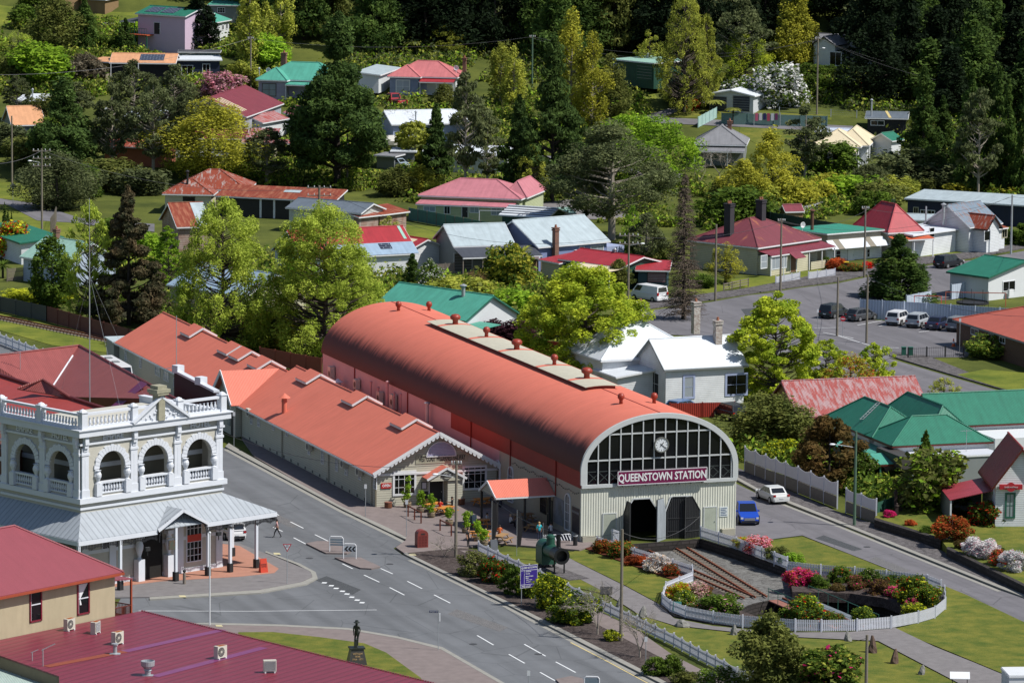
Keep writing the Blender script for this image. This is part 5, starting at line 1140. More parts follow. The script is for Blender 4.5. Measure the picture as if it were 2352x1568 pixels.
def bare(x,yb,yt,wd,label,m=None,seed=1,name='bare_tree',z=0,dens=1,cat='tree',droop=0,group=None,up=.9):
 q=P(x,yb,z);H=hz(q,yt);R=wd/scale_at(q)/2;g=random.Random(seed);t=thing(name,label,cat,q,0,group);mb=MB()
 def br(p,d,L_,r,n):
  e=p+d*L_;mb.tube(p,e,r,r*.6,3 if n<2 else 4,False)
  if n<=0:return
  for i in range(3 if n>1 else int(4*dens)):
   a=Vector((g.gauss(0,1),g.gauss(0,1),g.gauss(0,.6)-droop)).normalized();nd=(d*up+a*.8).normalized();nd.z=max(nd.z,-.2-droop);br(p+(e-p)*(.45+.5*g.random()),nd,L_*(.55+.25*g.random()),r*.55,n-1)
 for i in range(4):
  a=2*pi*i/4+g.random();br(Vector((0,0,H*.12)),Vector((cos(a)*R/H*.8,sin(a)*R/H*.8,.75)).normalized(),H*.42,.055*sqrt(H/4),4)
 mb.tube((0,0,-.2),(0,0,H*.16),.08*sqrt(H/4),.07*sqrt(H/4),6);mb.build('branches',m or barkpale,t);return t
def dead_conifer(x,yb,yt,wd,label):
 q=P(x,yb);H=hz(q,yt);R=wd/scale_at(q)/2;g=random.Random(5);t=thing('dead_conifer',label,'tree',q);mb=MB();mb.tube((0,0,-.3),(0,0,H),.24,.03,7);mb.build('trunk',barkdark,t);mb=MB()
 for i in range(800):
  h=.03+.95*g.random();a=g.random()*6.28;L_=R*(1-h)**.7*(.6+.5*g.random());p=Vector((0,0,h*H));d=Vector((cos(a),sin(a),0));m_=p+d*L_*.6+Vector((0,0,-.06*L_));e=p+d*L_+Vector((0,0,-.4*L_*g.random()+.1));mb.tube(p,m_,.045,.03,3,False);mb.tube(m_,e,.03,.02,3,False)
  for j in range(5):
   u=p+d*L_*(.3+.14*j);s_=Vector((-d.y,d.x,0))*(g.random()-.5)*L_*.7;mb.tube(u,u+s_+d*.2+Vector((0,0,-.35*g.random())),.025,.014,3,False)
 mb.build('branches',mat('dead_twig',C('#6a5d50',.8),.9),t);return t
def fern(x,yb,h,w,label,group='tree ferns',cord=False,leaf=None,n=26,z=0):
 q=P(x,yb,z);s=scale_at(q);H=h/s;R=w/s/2;t=thing('cabbage_palm' if cord else 'tree_fern',label,'palm' if cord else 'tree fern',q,0,group);mb=MB();g=random.Random(int(x));th=max(.1,H-R*.55);mb.tube((0,0,-.2),(0,0,th),.16,.13,7);mb.build('trunk',barkdark,t);mb=MB()
 for i in range(n*(3 if cord else 1)):
  a=2*pi*i/n+g.random()*.3;el=(.9-1.2*g.random())if cord else .55+.25*g.random();L_=R*(.85+.3*g.random());pts=[]
  for j in range(6):
   u=j/5;r=L_*u*cos(el*(1-u*.4));zz=L_*(sin(el)*u-(0.15 if cord else .75)*u*u);pts.append(Vector((r*cos(a),r*sin(a),th+zz)))
  wv=Vector((-sin(a),cos(a),0));
  for j in range(5):
   w0,w1=[(.05 if cord else .17)*R*sin(pi*min(.98,max(.12,(jj)/5)))**.6 for jj in (j,j+1)]
   mb.add([pts[j]-wv*w0,pts[j]+wv*w0,pts[j+1]+wv*w1,pts[j+1]-wv*w1],[(0,1,2,3)])
 mb.build('fronds',LM[leaf or 'fern'],t);return t
g=np.random.default_rng(11);FG='dark forest trees on the hillside'
LIM=((440,20),(600,60),(660,110),(850,128),(1060,140),(1180,150),(1400,140),(1420,120),(1500,128),(1560,150),(1740,120),(1790,60),(1960,70),(1975,215),(2100,250),(2420,270))
for y0,od in ((766,0),(776,1),(787,0),(797,1),(808,0),(818,1),(829,0),(840,1),(852,0),(866,0),(882,1),(900,0)):
 for i in range(-17,18):
  x=i*5.8+od*2.8+g.normal()*1.2;y=y0+g.normal()*2.0;q=Vector((x,y,terr(x,y)));px,py=pr(q)
  if px<440 or px>2420:continue
  lim=[a[1]+(b[1]-a[1])*(px-a[0])/(b[0]-a[0])for a,b in zip(LIM,LIM[1:])if a[0]<=px<=b[0]]
  if not lim or py>lim[0]:continue
  kd=('dark','cyp','dark')[int(g.integers(3))]if g.random()>.2 else ('acacia','olive','pine')[int(g.integers(3))]
  tree('dark',0,0,None,(8+g.random()*3.5,(10 if py>120 else 14)+g.random()*8),'tall dark forest tree on the shaded hillside at the top',kd,0,group=FG,at=q)
T=tree;S_=shrub
# --- far left and centre back
T('olive',112,142,6,120,'broad olive green tree at the top left, widest of its neighbours');T('cyp',182,140,12,74,'dark pointed cypress against the right of the broad olive tree',k=1)
S_(62,52,64,46,'rounded olive bush on the lawn at the top left');S_(42,82,46,42,'smaller round bush below the rounded olive bush')
T('thin',30,162,84,74,'pale thin leaved tree at the left edge above the road','birch',1);T('cyp',276,147,58,50,'small narrow dark cypress in front of the pink green roofed house')
fern(366,128,68,62,'cabbage palm beside the dark spruce',None,True,'cyp');T('spruce',444,130,-34,96,'tall dark spruce with drooping boughs before the green roofed house')
T('poplar',562,175,-45,62,'tall yellow green poplar left of a second one at the top');T('poplar',632,140,-50,58,'second tall poplar standing behind the green roofed cottage',k=1);T('poplar',598,150,10,44,'slimmer poplar between the two tall ones',k=2)
S_(600,165,90,62,'bright green bush below the poplars','lime');S_(85,215,120,78,'bright green bushy clump left of the orange roofed carport','lime');S_(25,208,70,50,'dark bush at the left edge below the pale tree','olive',k=1)
S_(185,215,60,62,'grey twiggy bush beside the carport','grey');T('pine',138,425,196,165,'bushy dark green pine left of the thin acacias',k=3)
for x,yb,yt,w_,l in ((250,420,205,92,'acacia furthest left in the clump before the carport'),(300,350,150,110,'acacia nearest the orange carport roof'),(345,425,190,110,'acacia with bare lower trunk in the middle of the clump'),(392,350,158,120,'widest acacia left of the pink rhododendron'),(420,400,215,80,'acacia behind the yellow green tree')):T('acacia',x,yb,yt,w_,l,k=int(x)%3)
T('gold',474,425,236,214,'large yellow green tree beside the dark red shed roof',k=5,dens=1.3);S_(496,237,76,50,'pink flowering rhododendron above the dark red shed roof','pink',(('green',.25),),name='rhododendron');S_(545,212,64,48,'pale leaved bush right of the pink rhododendron','poplar')
T('pine',768,438,36,236,'huge dark pine towering in front of the cottages',k=1,dens=1.6)
bare(925,320,238,76,'bare branched tree right of the huge pine',seed=3);S_(945,372,66,80,'yellow green bush under the bare tree','poplar')
T('pine',995,425,243,74,'small dark pine in front of the white shed',k=2);T('acacia',1062,455,150,92,'tall acacia right of the pink roofed blue cottage',k=1);T('poplar',1140,235,96,64,'pale poplar behind the green power pole');T('poplar',1170,250,108,54,'pale poplar just right of the green power pole',k=1)
T('acacia',1112,440,262,70,'thin acacia between two dark pines',k=2);T('pine',1185,450,218,86,'dark pine left of the tallest pine',k=2);T('poplar',1302,290,26,92,'tall golden poplar rising behind the tall pine','gold',3);T('poplar',1350,300,66,76,'golden poplar on the right of the tallest golden one','gold',4)
T('pine',1262,462,86,150,'tall dark pine with bare trunk below in the centre of the picture',k=3,dens=1.2);T('olive',1392,275,118,96,'olive tree hiding the left of the green shed');T('thin',1010,130,60,90,'thin tree at the forest edge behind the blue cottage','poplar')
T('birch',1562,250,-30,140,'tall loose green birch right of the green shed','poplar',2,dens=.7);T('birch',1610,235,20,80,'shorter birch crown joined to the tall one','poplar',2);T('acacia',1690,200,-20,120,'pale limbed gum tree at the forest edge',k=1);T('thin',1700,205,60,130,'yellow green tree behind the double garage','maple',1)
T('cyp',1812,128,-80,110,'golden tipped conifer at the top above the white cottage','gold',2);S_(1782,232,84,84,'white blossoming tree left of the tall power pole','white',(('green',.45),));S_(1700,222,70,46,'white flowered bush behind the garage','green',(('white',.3),))
for x,yb,w_,h,l in ((1850,175,60,32,'bush on the bank below the white cottage'),(1862,205,56,38,'rounded bush left of the spiky bush on the bank'),(1930,205,50,34,'leafy bush with spiky shoots in front of the white cottage'),(1905,170,46,30,'fern like bush at the corner of the white cottage')):S_(x,yb,w_,h,l,'green',k=int(x)%3)
S_(1975,190,24,14,'small orange flowered bush in the shade','orange');S_(1574,243,40,22,'red flowering bush on the grass by the lane','red',(('green',.35),));S_(1545,232,60,40,'low bush under the tall birch','olive')
fern(1635,252,40,52,'tree fern in front of the left garage door');fern(1674,276,46,44,'tree fern on the lawn below the garage');fern(940,130,42,56,'tree fern at the forest edge above the blue cottage');fern(982,146,24,46,'cabbage palm head behind the blue cottage roof',None,True);fern(1250,118,36,50,'tree fern head behind the poplars')
T('lime',1500,430,266,180,'bright lime green tree in the middle of the picture');T('lime',1440,330,258,110,'lime green tree top left of the brightest one',k=1);T('acacia',1400,545,272,250,'wide grey green acacia with many dark trunks',k=4,dens=1.6);T('acacia',1340,530,330,110,'narrower acacia left of the wide grey green one',k=2)
bare(1645,400,318,130,'leafless grey shrubby tree before the grey hipped roof',seed=7,dens=1.5);bare(1600,420,345,80,'smaller leafless tree left of the other grey one',seed=9)
T('gold',1765,455,278,104,'golden green upright tree left of the cream roofed house',k=2);T('acacia',1842,400,225,92,'thin dark acacia in front of the cream roofed house',k=1);S_(1905,385,90,62,'dark green bush under the cream roof','green',k=1);T('olive',1700,470,360,110,'olive bush left of the golden upright tree','gold',1)
CG='tall cypresses at the right'
for x,yb,yt,w_,l,k in ((2112,405,132,118,'tallest cypress, beside the dark shed',1),(2156,400,200,88,'cypress right of the tallest one',2),(2222,425,138,110,'cypress with forked top behind the power pole',0),(2284,425,130,84,'slim pointed cypress near the right edge',1),(2305,430,160,66,'shorter cypress right of the slim pointed one',2),(2345,435,140,60,'cypress at the very right edge',0)):T('cyp',x,yb,yt,w_,l,k=k,dens=1.1,key=('cypd',k),leaf='cyp')
T('acacia',2240,440,165,90,'dull acacia among the cypresses',k=1);S_(2080,405,130,70,'grey green bush below the tallest cypress','acacia');S_(2150,420,110,50,'dark bush between cypress trunks','acacia',k=1);bare(2180,225,155,52,'small bare pale tree right of the short pole',seed=12);bare(2330,420,290,60,'bare pale tree at the right edge',seed=14)
for i,(x,yb,w_,h,lf)in enumerate(((1945,452,120,50,'lime'),(2010,462,90,52,'olive'),(2055,440,80,40,'poplar'),(1905,440,80,46,'gold'),(1880,458,70,44,'gold'),(1990,425,90,36,'olive'),(2110,428,80,30,'olive'),(2200,430,70,24,'gold'),(2300,432,80,26,'gold'),(1690,505,130,72,'green'),(1740,470,80,50,'poplar'),(1820,470,90,60,'gold'),(2000,478,60,46,'green'))):
 S_(x,yb,w_,h,('bright green scrub right of the golden tree','olive scrub behind the red hipped roof','pale scrub below the cypresses','golden scrub right of the golden upright tree','golden scrub above the red garden shed','olive scrub beyond the cream house','olive scrub left of the dark blue shed','yellow scrub above the dark blue shed roof','yellow scrub at the right above the dark blue shed','rounded green bush behind the black chimneys','pale bush behind the black chimney house','golden bush behind the black chimney house','green bush behind the green flat roof')[i],lf,k=i%2)
# --- middle left
T('olive',125,500,372,160,'wide dark bush beside the left power pole','acacia',1,dens=1.2);T('birch',205,755,468,110,'tall thin pale green tree in front of the dusky tree','birch',1,dens=.8);T('bronze',295,762,440,178,'large dusky brown green tree left of the pale birches',dens=1.7,k=1)
T('maple',385,690,526,78,'bright green young maple beside the rusty gabled shed','lime',1);T('olive',118,728,560,108,'leafy green tree in front of the mint roofed cottage','green',2);T('birch',512,815,462,246,'left of the two large pale green birches behind the station',k=1,dens=1.5);T('birch',748,820,470,312,'right and widest of the two large pale green birches',k=3,dens=1.9)
for x,yb,yt,w_ in ((6,550,485,14),(14,552,497,12),(22,550,506,10)):T('cyp',x,yb,yt,w_,('tallest','middle','shortest')[(6,14,22).index(x)]+' of three tiny columnar conifers at the left edge',k=2)
S_(28,610,72,72,'red and green flowering bush at the left edge','yellow',(('red',.22),('green',.3)));fern(4,660,42,50,'cabbage palm at the left edge above the fence',None,True,'green')
S_(80,712,120,22,'low yellow green hedge behind the grey board fence','yellow')
T('cyp',945,680,585,56,'dark conical shrub right of the birch',k=2);T('olive',985,685,595,60,'cream leaved holly like shrub beside the dark cone','green',1,frac=(('white',.2),),key='holly');fern(988,612,48,62,'cabbage palm before the white cottage wall',None,True,'poplar');fern(1196,640,76,50,'cabbage palm by the carport',None,True,'poplar')
S_(1165,672,100,96,'dark bush with golden orange young leaves','green',(('gold',.5),),k=2);bare(1095,680,608,90,'reddish bare twigged bush by the driveway',mat('twig_orange',C('#9a7a55',.8),.9),21,dens=1.4);S_(1060,690,130,40,'low pale bushes along the driveway','poplar');S_(1180,720,90,44,'green bush behind the green roof','lime')
S_(1120,790,80,48,'dark purple bush beside the barrel roof','purple',name='purple_shrub');S_(1185,800,84,52,'wider purple leaved bush left of the big maple','purple',k=1,name='purple_shrub')
S_(1022,600,16,30,'red rhododendron by the grey picket gate','red',(('green',.5),));S_(640,800,120,60,'dark undergrowth at the foot of the left birch','olive',k=2);S_(690,812,90,46,'yellow leaved bush beside the barrel end wall','gold',k=1);S_(560,780,110,46,'flowering undergrowth behind the long red roof','brown')
# --- middle right
T('maple',1345,880,594,300,'large bright yellow green maple beside the barrel roof',k=2,dens=1.9);dead_conifer(1568,726,388,118,'tall dead grey conifer left of the cream house');T('thin',1448,600,462,52,'narrow bright green tree behind the power pole','lime',2);T('acacia',1480,610,480,90,'dull green bush left of the dead conifer',k=1);S_(1470,600,80,44,'green shrub beyond the red garage roof','green')
T('thin',1664,640,545,92,'small sparse yellow green tree beside the cream house','gold',2);T('cyp',2062,668,520,170,'dense round topped cypress in the middle of the street corner',k=1,dens=1.3);T('maple',1782,900,648,200,'bright maple in front of the white roofed house',k=4,dens=1.5);T('maple',1898,885,758,104,'smaller bright maple right of the one before the white house',k=5);T('maple',2012,885,765,92,'bright maple beside the curving road',k=5)
T('thin',1955,950,790,130,'sparse reddish green young tree before the flaking roof','gold',3,frac=(('orange',.25),),key='redthin');T('thin',2170,925,842,84,'sparse young tree right of the flaking pink roof','poplar',2);T('olive',1768,1022,893,182,'broad grey olive bush right of the glass arch','olive',3,dens=1.4);T('brown',1910,1105,932,166,'large bronze green conifer before the teal roof',dens=1.5)
T('olive',1985,1108,1018,78,'camellia tree right of the bronze conifer','green',4,frac=(('peach',.04),),key='camt');S_(1808,1052,62,50,'yellow flowered bush left of the bronze conifer','yellow',(('green',.4),));T('cyp',2130,1150,968,80,'upright yellow green tree in front of the grey flat roof','green',4);S_(2150,1165,150,130,'wide mixed bush below the grey flat roof','olive',(('lime',.25),));S_(2225,1090,40,46,'lime green conical bush at the end of the grey building','lime');S_(2060,1105,36,36,'clipped green bush behind the green fence','green')
S_(2272,800,76,46,'leafy bush in front of the brick building','green',(('poplar',.2),));S_(2275,1200,70,60,'dark red flowered shrub beside the chapel','green',(('red',.2),));S_(2075,790,1,1,'x')if 0 else None
S_(2040,790-60,1,1,'x')if 0 else None
for x,yb,w_,h,lf,fr,l in ((1920,605,44,20,'orange',(),'orange flowered bush in front of the awning'),(1953,608,44,14,'green',(('orange',.3),),'low mixed bush right of the orange one'),(1990,602,20,14,'red',(),'small bright red bush beside the round cypress'),(1905,600,30,20,'green',(),'green bush at the corner of the picket fence'),(2350,540,60,40,'green',(),'bush at the right edge beside the white cottage'),(1610,650,60,24,'green',(),'low bush under the dead conifer')):S_(x,yb,w_,h,l,lf,fr)
# --- station garden
G='flowering bushes inside the turntable fence'
for x,yb,w_,h,lf,fr,l in ((1848,1326,62,36,'hot',(('orange',.3),('green',.15)),'crimson azalea beside the back fence'),(1892,1332,42,32,'green',(),'plain green dome bush right of the crimson azalea'),(1941,1320,46,42,'green',(('red',.05),),'camellia behind the small bronze bush'),(1935,1340,28,22,'brown',(),'small bronze bush below the camellia'),(1975,1335,40,38,'brown',(('hot',.06),),'reddish bush in the middle of the back bed'),(2010,1328,46,46,'green',(('peach',.08),),'camellia with peach flowers in the back bed'),(2030,1345,42,40,'brown',(('purple',.3),),'dark bronze bush right of the peach camellia'),(2068,1330,50,34,'green',(('red',.06),),'camellia before the tall end bush'),(2070,1350,48,28,'hot',(('green',.45),),'magenta azalea low in the back bed'),(2112,1362,70,66,'green',(('red',.09),('yellow',.2)),'tallest red flowered camellia at the fence bend'),(2142,1368,56,50,'green',(('red',.08),('yellow',.1)),'camellia furthest right inside the fence'),(2105,1370,30,26,'hot',(('green',.5),),'small pink bush below the tallest camellia'),(2110,1388,46,26,'yellow',(('green',.5),),'low yellow green bush beside the curved fence'),(1860,1412,80,64,'green',(('red',.07),('yellow',.15)),'big red flowered camellia in front of the pit'),(1925,1412,46,26,'green',(('red',.1),('orange',.1)),'small flowering bush between two round ones'),(1993,1408,52,36,'green',(('yellow',.15),),'round bush on the right of the pit rim'),(1665,1396,80,50,'green',(('pink',.06),),'broad rhododendron near the curved white fence'),(1608,1356,52,34,'peach',(('pink',.3),('green',.2)),'pale pink azalea in the front bed'),(1570,1362,44,40,'yellow',(('red',.12),('orange',.15)),'yellow and red bush at the fence corner'),(1585,1376,44,34,'green',(('peach',.08),('yellow',.2)),'camellia behind the green board on the fence'),(1630,1352,30,24,'orange',(('green',.4),),'bronze bush right of the pale pink azalea'),(1618,1390,40,24,'green',(('orange',.2),('peach',.1)),'low orange flowered bush between the camellias'),(1573,1332,26,14,'orange',(('green',.4),),'tiny red tipped bush at the top of the front bed')):
 S_(x,yb+6,w_*.92,h*.84,l,lf,tuple((a,b*(.65 if lf=='green' else 1))for a,b in fr),group=G,z=-.2)
G2='bushes in the bark bed along the white fence'
for x,yb,w_,h,lf,fr,l in ((1392,1262,36,26,'orange',(('green',.4),),'bronze azalea nearest the station wall'),(1435,1272,44,32,'green',(('orange',.3),),'green and bronze bush second in the bed'),(1478,1288,44,18,'orange',(),'low orange azalea beside the white flowered one'),(1520,1302,50,34,'white',(('peach',.35),),'white flowered azalea in the bark bed'),(1552,1312,34,22,'brown',(('red',.15),),'dark red bush at the end of the bark bed'),(1750,1250,56,26,'pink',(('red',.2),('green',.2)),'pink azalea behind the fence on the raised lawn'),(1715,1240,40,16,'yellow',(('red',.2),),'yellow and red low bush on the raised lawn'),(1795,1268,44,22,'olive',(),'grey green low bush on the raised lawn'),(1828,1276,40,18,'lime',(),'bright green low bush by the back fence')):
 S_(x,yb+3,w_,h,l,lf,fr,group=G2,z=.3 if x>1700 else 0)
G3='bushes between the street and the white fence'
for x,yb,w_,h,lf,fr,l in ((1098,1326,56,60,'olive',(('grey',.3),),'grey green bush furthest left in the street bed'),(1142,1340,56,66,'green',(('red',.13),),'dark bush covered in red flowers'),(1188,1366,44,80,'green',(),'tall green shrub left of the purple sign'),(1228,1372,50,74,'green',(('yellow',.15),),'green shrub behind the purple sign'),(1272,1398,66,88,'green',(('yellow',.4),),'yellow flecked shrub right of the purple sign'),(1330,1430,84,80,'green',(('yellow',.2),),'widest green shrub in the street bed'),(1418,1468,32,30,'yellow',(('green',.4),),'little bright shrub left of the tall wooden pole'),(1520,1545,44,44,'green',(),'green shrub left half of a pair at the kerb'),(1558,1545,44,50,'green',(),'taller shrub of the pair at the kerb'),(1592,1565,52,32,'olive',(),'low mounded shrub in front of the pair'),(1665,1580,88,60,'green',(('peach',.16),),'camellia with pink flowers at the bottom edge'),(1730,1590,56,30,'green',(('peach',.16),),'small camellia at the very bottom')):
 S_(x,yb,w_*.92,h*.84,l,lf,fr,group=G3)
bare(1030,1285,1228,76,'bare silver twigged shrub left of the cafe power pole',seed=31,dens=1.6,name='bare_shrub');bare(1110,1318,1270,50,'bare twigs mixed into the first street bush',seed=32,name='bare_shrub');bare(1385,1455,1330,90,'bare silver tree in the street bed',seed=33,dens=1.3);bare(1483,1506,1375,90,'bare silver tree right of the tall wooden pole',seed=34,dens=1.3)
T('olive',1780,1590,1388,138,'dark fine leaved tree at the bottom of the park','olive',6,dens=1.6,key='parktree');T('bush',1920,1600,1474,138,'large rhododendron with magenta flowers at the bottom','green',3,(('hot',.03),('poplar',.2)),dens=1.6,key='rhodobig',name='rhododendron');S_(1866,1600,80,56,'olive bush left of the magenta rhododendron','olive')
# --- garden at the right
for x,yb,w_,h,lf,fr,l in ((2050,1172,24,14,'hot',(),'small crimson bush by the gate posts'),(2098,1190,20,10,'orange',(),'tiny orange bush on the garden wall'),(2135,1206,30,12,'green',(),'spiky green plant on the garden wall'),(2195,1222,60,50,'orange',(('green',.25),),'orange bronze maple shrub on the corner of the garden'),(2214,1240,22,16,'brown',(),'small bronze shrub right of the orange maple'),(2234,1244,24,14,'orange',(),'orange azalea beside the white ones'),(2258,1256,54,36,'white',(('pink',.15),),'white azalea mound nearest the orange maple'),(2280,1262,44,30,'white',(('pink',.2),),'second white azalea just behind the first'),(2305,1276,44,28,'brown',(('red',.25),),'red leaved shrub between the white azaleas'),(2338,1290,50,40,'white',(('pink',.1),),'white azalea at the right edge'),(2290,1250,36,16,'green',(),'green clump behind the white azaleas')):
 S_(x,yb-2,w_,h,l,lf,fr,z=.75,group='plants in the raised garden at the right')
for x,yb,w_,h,lf,l in ((60,405,90,60,'olive','olive scrub beside the thin grey pole at left'),(176,470,90,62,'green','green scrub right of the left power pole'),(238,452,110,56,'olive','scrub under the acacia clump'),(322,462,90,48,'acacia','grey green scrub left of the rusty hipped roof'),(24,372,80,56,'acacia','bushy scrub at the left edge below the peach roof'),(100,350,60,50,'green','leafy bush right of the peach roofed cottage'),(300,100,60,30,'lime','low bright bushes before the pink house'),(240,140,60,36,'green','green bushes left of the small cypress'),(330,620,80,60,'lime','bright bush between the dusky tree and birches'),(250,590,60,60,'green','bush behind the dusky tree'),(30,560,50,20,'green','low plants by the left road')):S_(x,yb,w_,h,l,lf)
for kd,x,yb,yt,w_,l in (('acacia',606,435,296,110,'dark acacia right of the large yellow green tree'),('gold',955,452,384,90,'golden bushy tree left of the pink hipped roof'),('olive',905,455,392,90,'olive tree under the boat and bare tree'),('olive',98,335,236,96,'olive tree between the peach roof and the acacias'),('lime',48,200,138,100,'fresh green tree at the left edge above the white roof'),('acacia',166,300,205,80,'thin acacia behind the dark pine'),('olive',1010,250,196,60,'olive tree at the corner of the blue grey cottage'),('acacia',1090,330,225,80,'acacia behind the twin dark pines'),('thin',1215,470,330,70,'thin green tree right of the pink hipped roof'),('olive',700,330,250,70,'olive tree peeping left of the huge pine'),('thin',1480,180,60,70,'slim birch left of the tall loose one'),('olive',1660,460,400,90,'olive tree behind the black chimneys'),('acacia',1990,440,360,90,'acacia in the scrub above the red pyramid roof'),('olive',1420,660,590,60,'small tree beside the red garage'),('olive',1520,600,540,60,'low olive tree behind the dead conifer'),('lime',690,700,560,90,'fresh green tree between the two pale birches'),('olive',250,330,262,60,'small olive tree under the orange carport'),('acacia',30,300,190,60,'thin acacia at the left edge by the white roof'),('thin',890,560,500,50,'young tree in the yard with long grass'),('gold',1150,600,530,60,'golden shrubby tree behind the garage carport')):T(kd,x,yb,yt,w_,l,k=int(x)%3)
# ---- houses of the town
def rf(n,h,k=.95,pitch=.15,**kw):return mat(n,C(h,k),kw.pop('rough',.5),kw.pop('kind','corr'),pitch=pitch,bump=.4,**kw)
R_green=rf('teal_roof','#58ad98',.88);R_mint=rf('mint_roof','#a9d3c4',.8);R_deep=rf('deep_green_roof','#2c8068',.8);R_pink=rf('pink_roof','#cf7a7c',.9);R_rose=rf('faded_rose_roof','#c9808a',.9);R_wine=rf('wine_roof','#853a46',.9,var=.15)
R_red=rf('bright_red_roof','#a83038',.95);R_white=rf('white_roof','#dfe6ee',.9,var=.04);R_zinc=rf('pale_zinc_roof','#bccbd2',.85);R_cream=rf('cream_roof','#e6d8b8',.9,var=.04);R_grey=rf('weathered_grey_roof','#8f9095',.85);R_dark=rf('charcoal_roof','#50535c',.8);R_sky=rf('sky_blue_roof','#9fb7cf',.85);R_peach=rf('peach_roof','#e0a67c',.9);R_slate=rf('slate_blue_roof','#75808c',.8)
R_rust=mat('rusty_roof',C('#99432a',.85),.7,'patch',C('#c9bdb8',.7),.22,1.2,pitch=.15);R_rust2=mat('deep_rust_roof',C('#8e3c26',.85),.75,'patch',C('#a8654a',.85),.35,.9,pitch=.15);R_flake=mat('flaking_pink_roof',C('#a8504c',.9),.7,'patch',C('#bb989a',.8),.42,1.3,pitch=.15,bump=.6);R_orust=mat('maroon_roof_with_rust',C('#7c3a44',.9),.6,'patch',C('#c98256',.9),.12,.35,pitch=.15)
R_blues=mat('streaked_blue_roof',C('#7f93a6',.8),.6,'patch',C('#9c6a50',.8),.25,1.5,pitch=.15)
W_lil=mat('lavender_boards',C('#b3adc4',.85),.6,'board',pitch=.2);W_pink=mat('pale_pink_wall',C('#d6c0d8',.85),.7,var=.04);W_white=mat('white_wall',C('#e2e6ea',.85),.6,var=.04);W_navy=mat('navy_wall',C('#1e2a48',.8),.6,'corr',pitch=.2);W_grn=mat('dark_green_cladding',C('#2c5a4c',.75),.6,'corr',pitch=.3);W_blk=mat('black_cladding',C('#1a1d26',.7),.6,'corr',pitch=.3);W_blue=mat('blue_stone_wall',C('#7ba3c9',.8),.7,'brick',C('#5d83ab',.8),emit=C('#a9c0d6',.8),sc=2)
W_rustside=mat('rusty_side_sheets',C('#b8aaa2',.7),.7,'board',C('#8a5a44',.8),pitch=.3,var=.3);W_tan=mat('tan_wall',C('#9a7f5c',.75),.8);W_lime=mat('pale_lime_boards',C('#c6cfa6',.8),.6,'board',pitch=.2);W_brick=mat('brown_brick',C('#6b4635',.8),.8,'brick',C('#5a3a2c',.8),emit=C('#84705f',.7));W_greyc=mat('grey_panel',C('#8c9294',.8),.6,var=.06);teal_t=mat('teal_trim',C('#2b6a58',.8),.5);maro_t=mat('maroon_trim',C('#5c2018',.9),.5);blue_p=mat('lilac_paint',C('#a9b6d8',.85),.6)
H=house
h=H('cottage','blue stone faced cottage with white windows at the top edge',(246,-22),(334,-30),3.2,7,'gx',1.5,R_grey,W_blue,zg=P(290,26).z);h.window('F',258,-14,281,16,nx=2);h.window('F',292,-20,314,6,nx=3)
h=H('shed','small pale roofed shed beside the blue stone cottage',(164,15),(228,17),2.2,5,'skb',.25,R_white,W_tan,zg=P(200,45).z,cat='shed')
h=H('cottage','dark green roofed house cut off by the top left corner',(36,0),(132,8),2.8,6,'gx',1.2,R_deep,W_tan,zg=P(80,45).z)
h=H('house','two storey pink and white house with teal roof and solar panels',(296,47),(412,52),5.6,8,'gx',1.0,R_deep,W_pink,zg=P(350,126).z,z0=-1.5);h.door('F',341,68,354,94)
for i in range(2):
 u=1.2+i*3.1;k=MB();k.shell([[(u,.9,5.6+.9/4+.06),(u+2.6,.9,5.6+.9/4+.06),(u+2.6,3.4,5.6+3.4/4+.06),(u,3.4,5.6+3.4/4+.06)]],.05);k.build('solar_panel',mat('solar',C('#23263a',.8),.2,'brick',C('#1d2036',.8),sc=4,emit=C('#7d8796',.7)),h.root)
k=MB();k.box(-2,-1.6,2.2,3.5,.3,2.35);k.build('deck',mat('deck_orange',C('#b4522e',.9),.7),h.root);k=MB()
for i in range(12):k.box(-2+i*.5,-1.6,2.35,-1.96+i*.5,-1.56,3.3)
k.box(-2,-1.6,3.3,3.5,-1.55,3.36);k.build('deck_rail',teal_t,h.root)
for x in (-1.9,1,3.3):k=MB();k.box(x,-1.5,-1,x+.14,-1.36,2.2);k.build('deck_post',teal_t,h.root)
h.verandah(-2.6,-.4,.2,5,4.6,4.3,R_dark,2,teal_t)
h=H('cottage','low white cottage end with a teal roof behind the dark spruce',(468,67),(519,57),3.0,6,'gx',.9,R_green,W_white,zg=P(495,102).z);h.window('F',496,70,500,82,px=True,nx=1);h.window('F',505,66,509,80,nx=1)
h=H('shed','grey walled shed with teal roof furthest back at the top',(462,24),(536,24),2.8,5,'skb',.3,R_green,W_greyc,cat='shed',zg=P(500,62).z);h.window('F',485,30,503,43,nx=3,ny=2)
h=H('carport','peach roofed shed left half of the double carport',(186,158),(238,160),2.7,5,'skb',.25,R_peach,mat('ochre_wall',C('#a8954f',.7),.7),cat='carport',zg=P(210,195).z);h.door('F',205,170,214,184,blue_p)
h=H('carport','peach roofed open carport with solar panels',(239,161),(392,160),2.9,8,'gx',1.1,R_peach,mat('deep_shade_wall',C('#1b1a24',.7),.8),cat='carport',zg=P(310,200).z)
k=MB();s_=1.1/4;
k.shell([[(4.6,1.0,2.9+s_+.05),(8.4,1.0,2.9+s_+.05),(8.4,3.6,2.9+3.6*s_+.05),(4.6,3.6,2.9+3.6*s_+.05)]],.05);k.build('solar_panel',MATS['solar'],h.root)
for x in (.2,4.5,10.2):k=MB();k.box(x,-.1,0,x+.12,.02,2.8);k.build('carport_post',white,h.root)
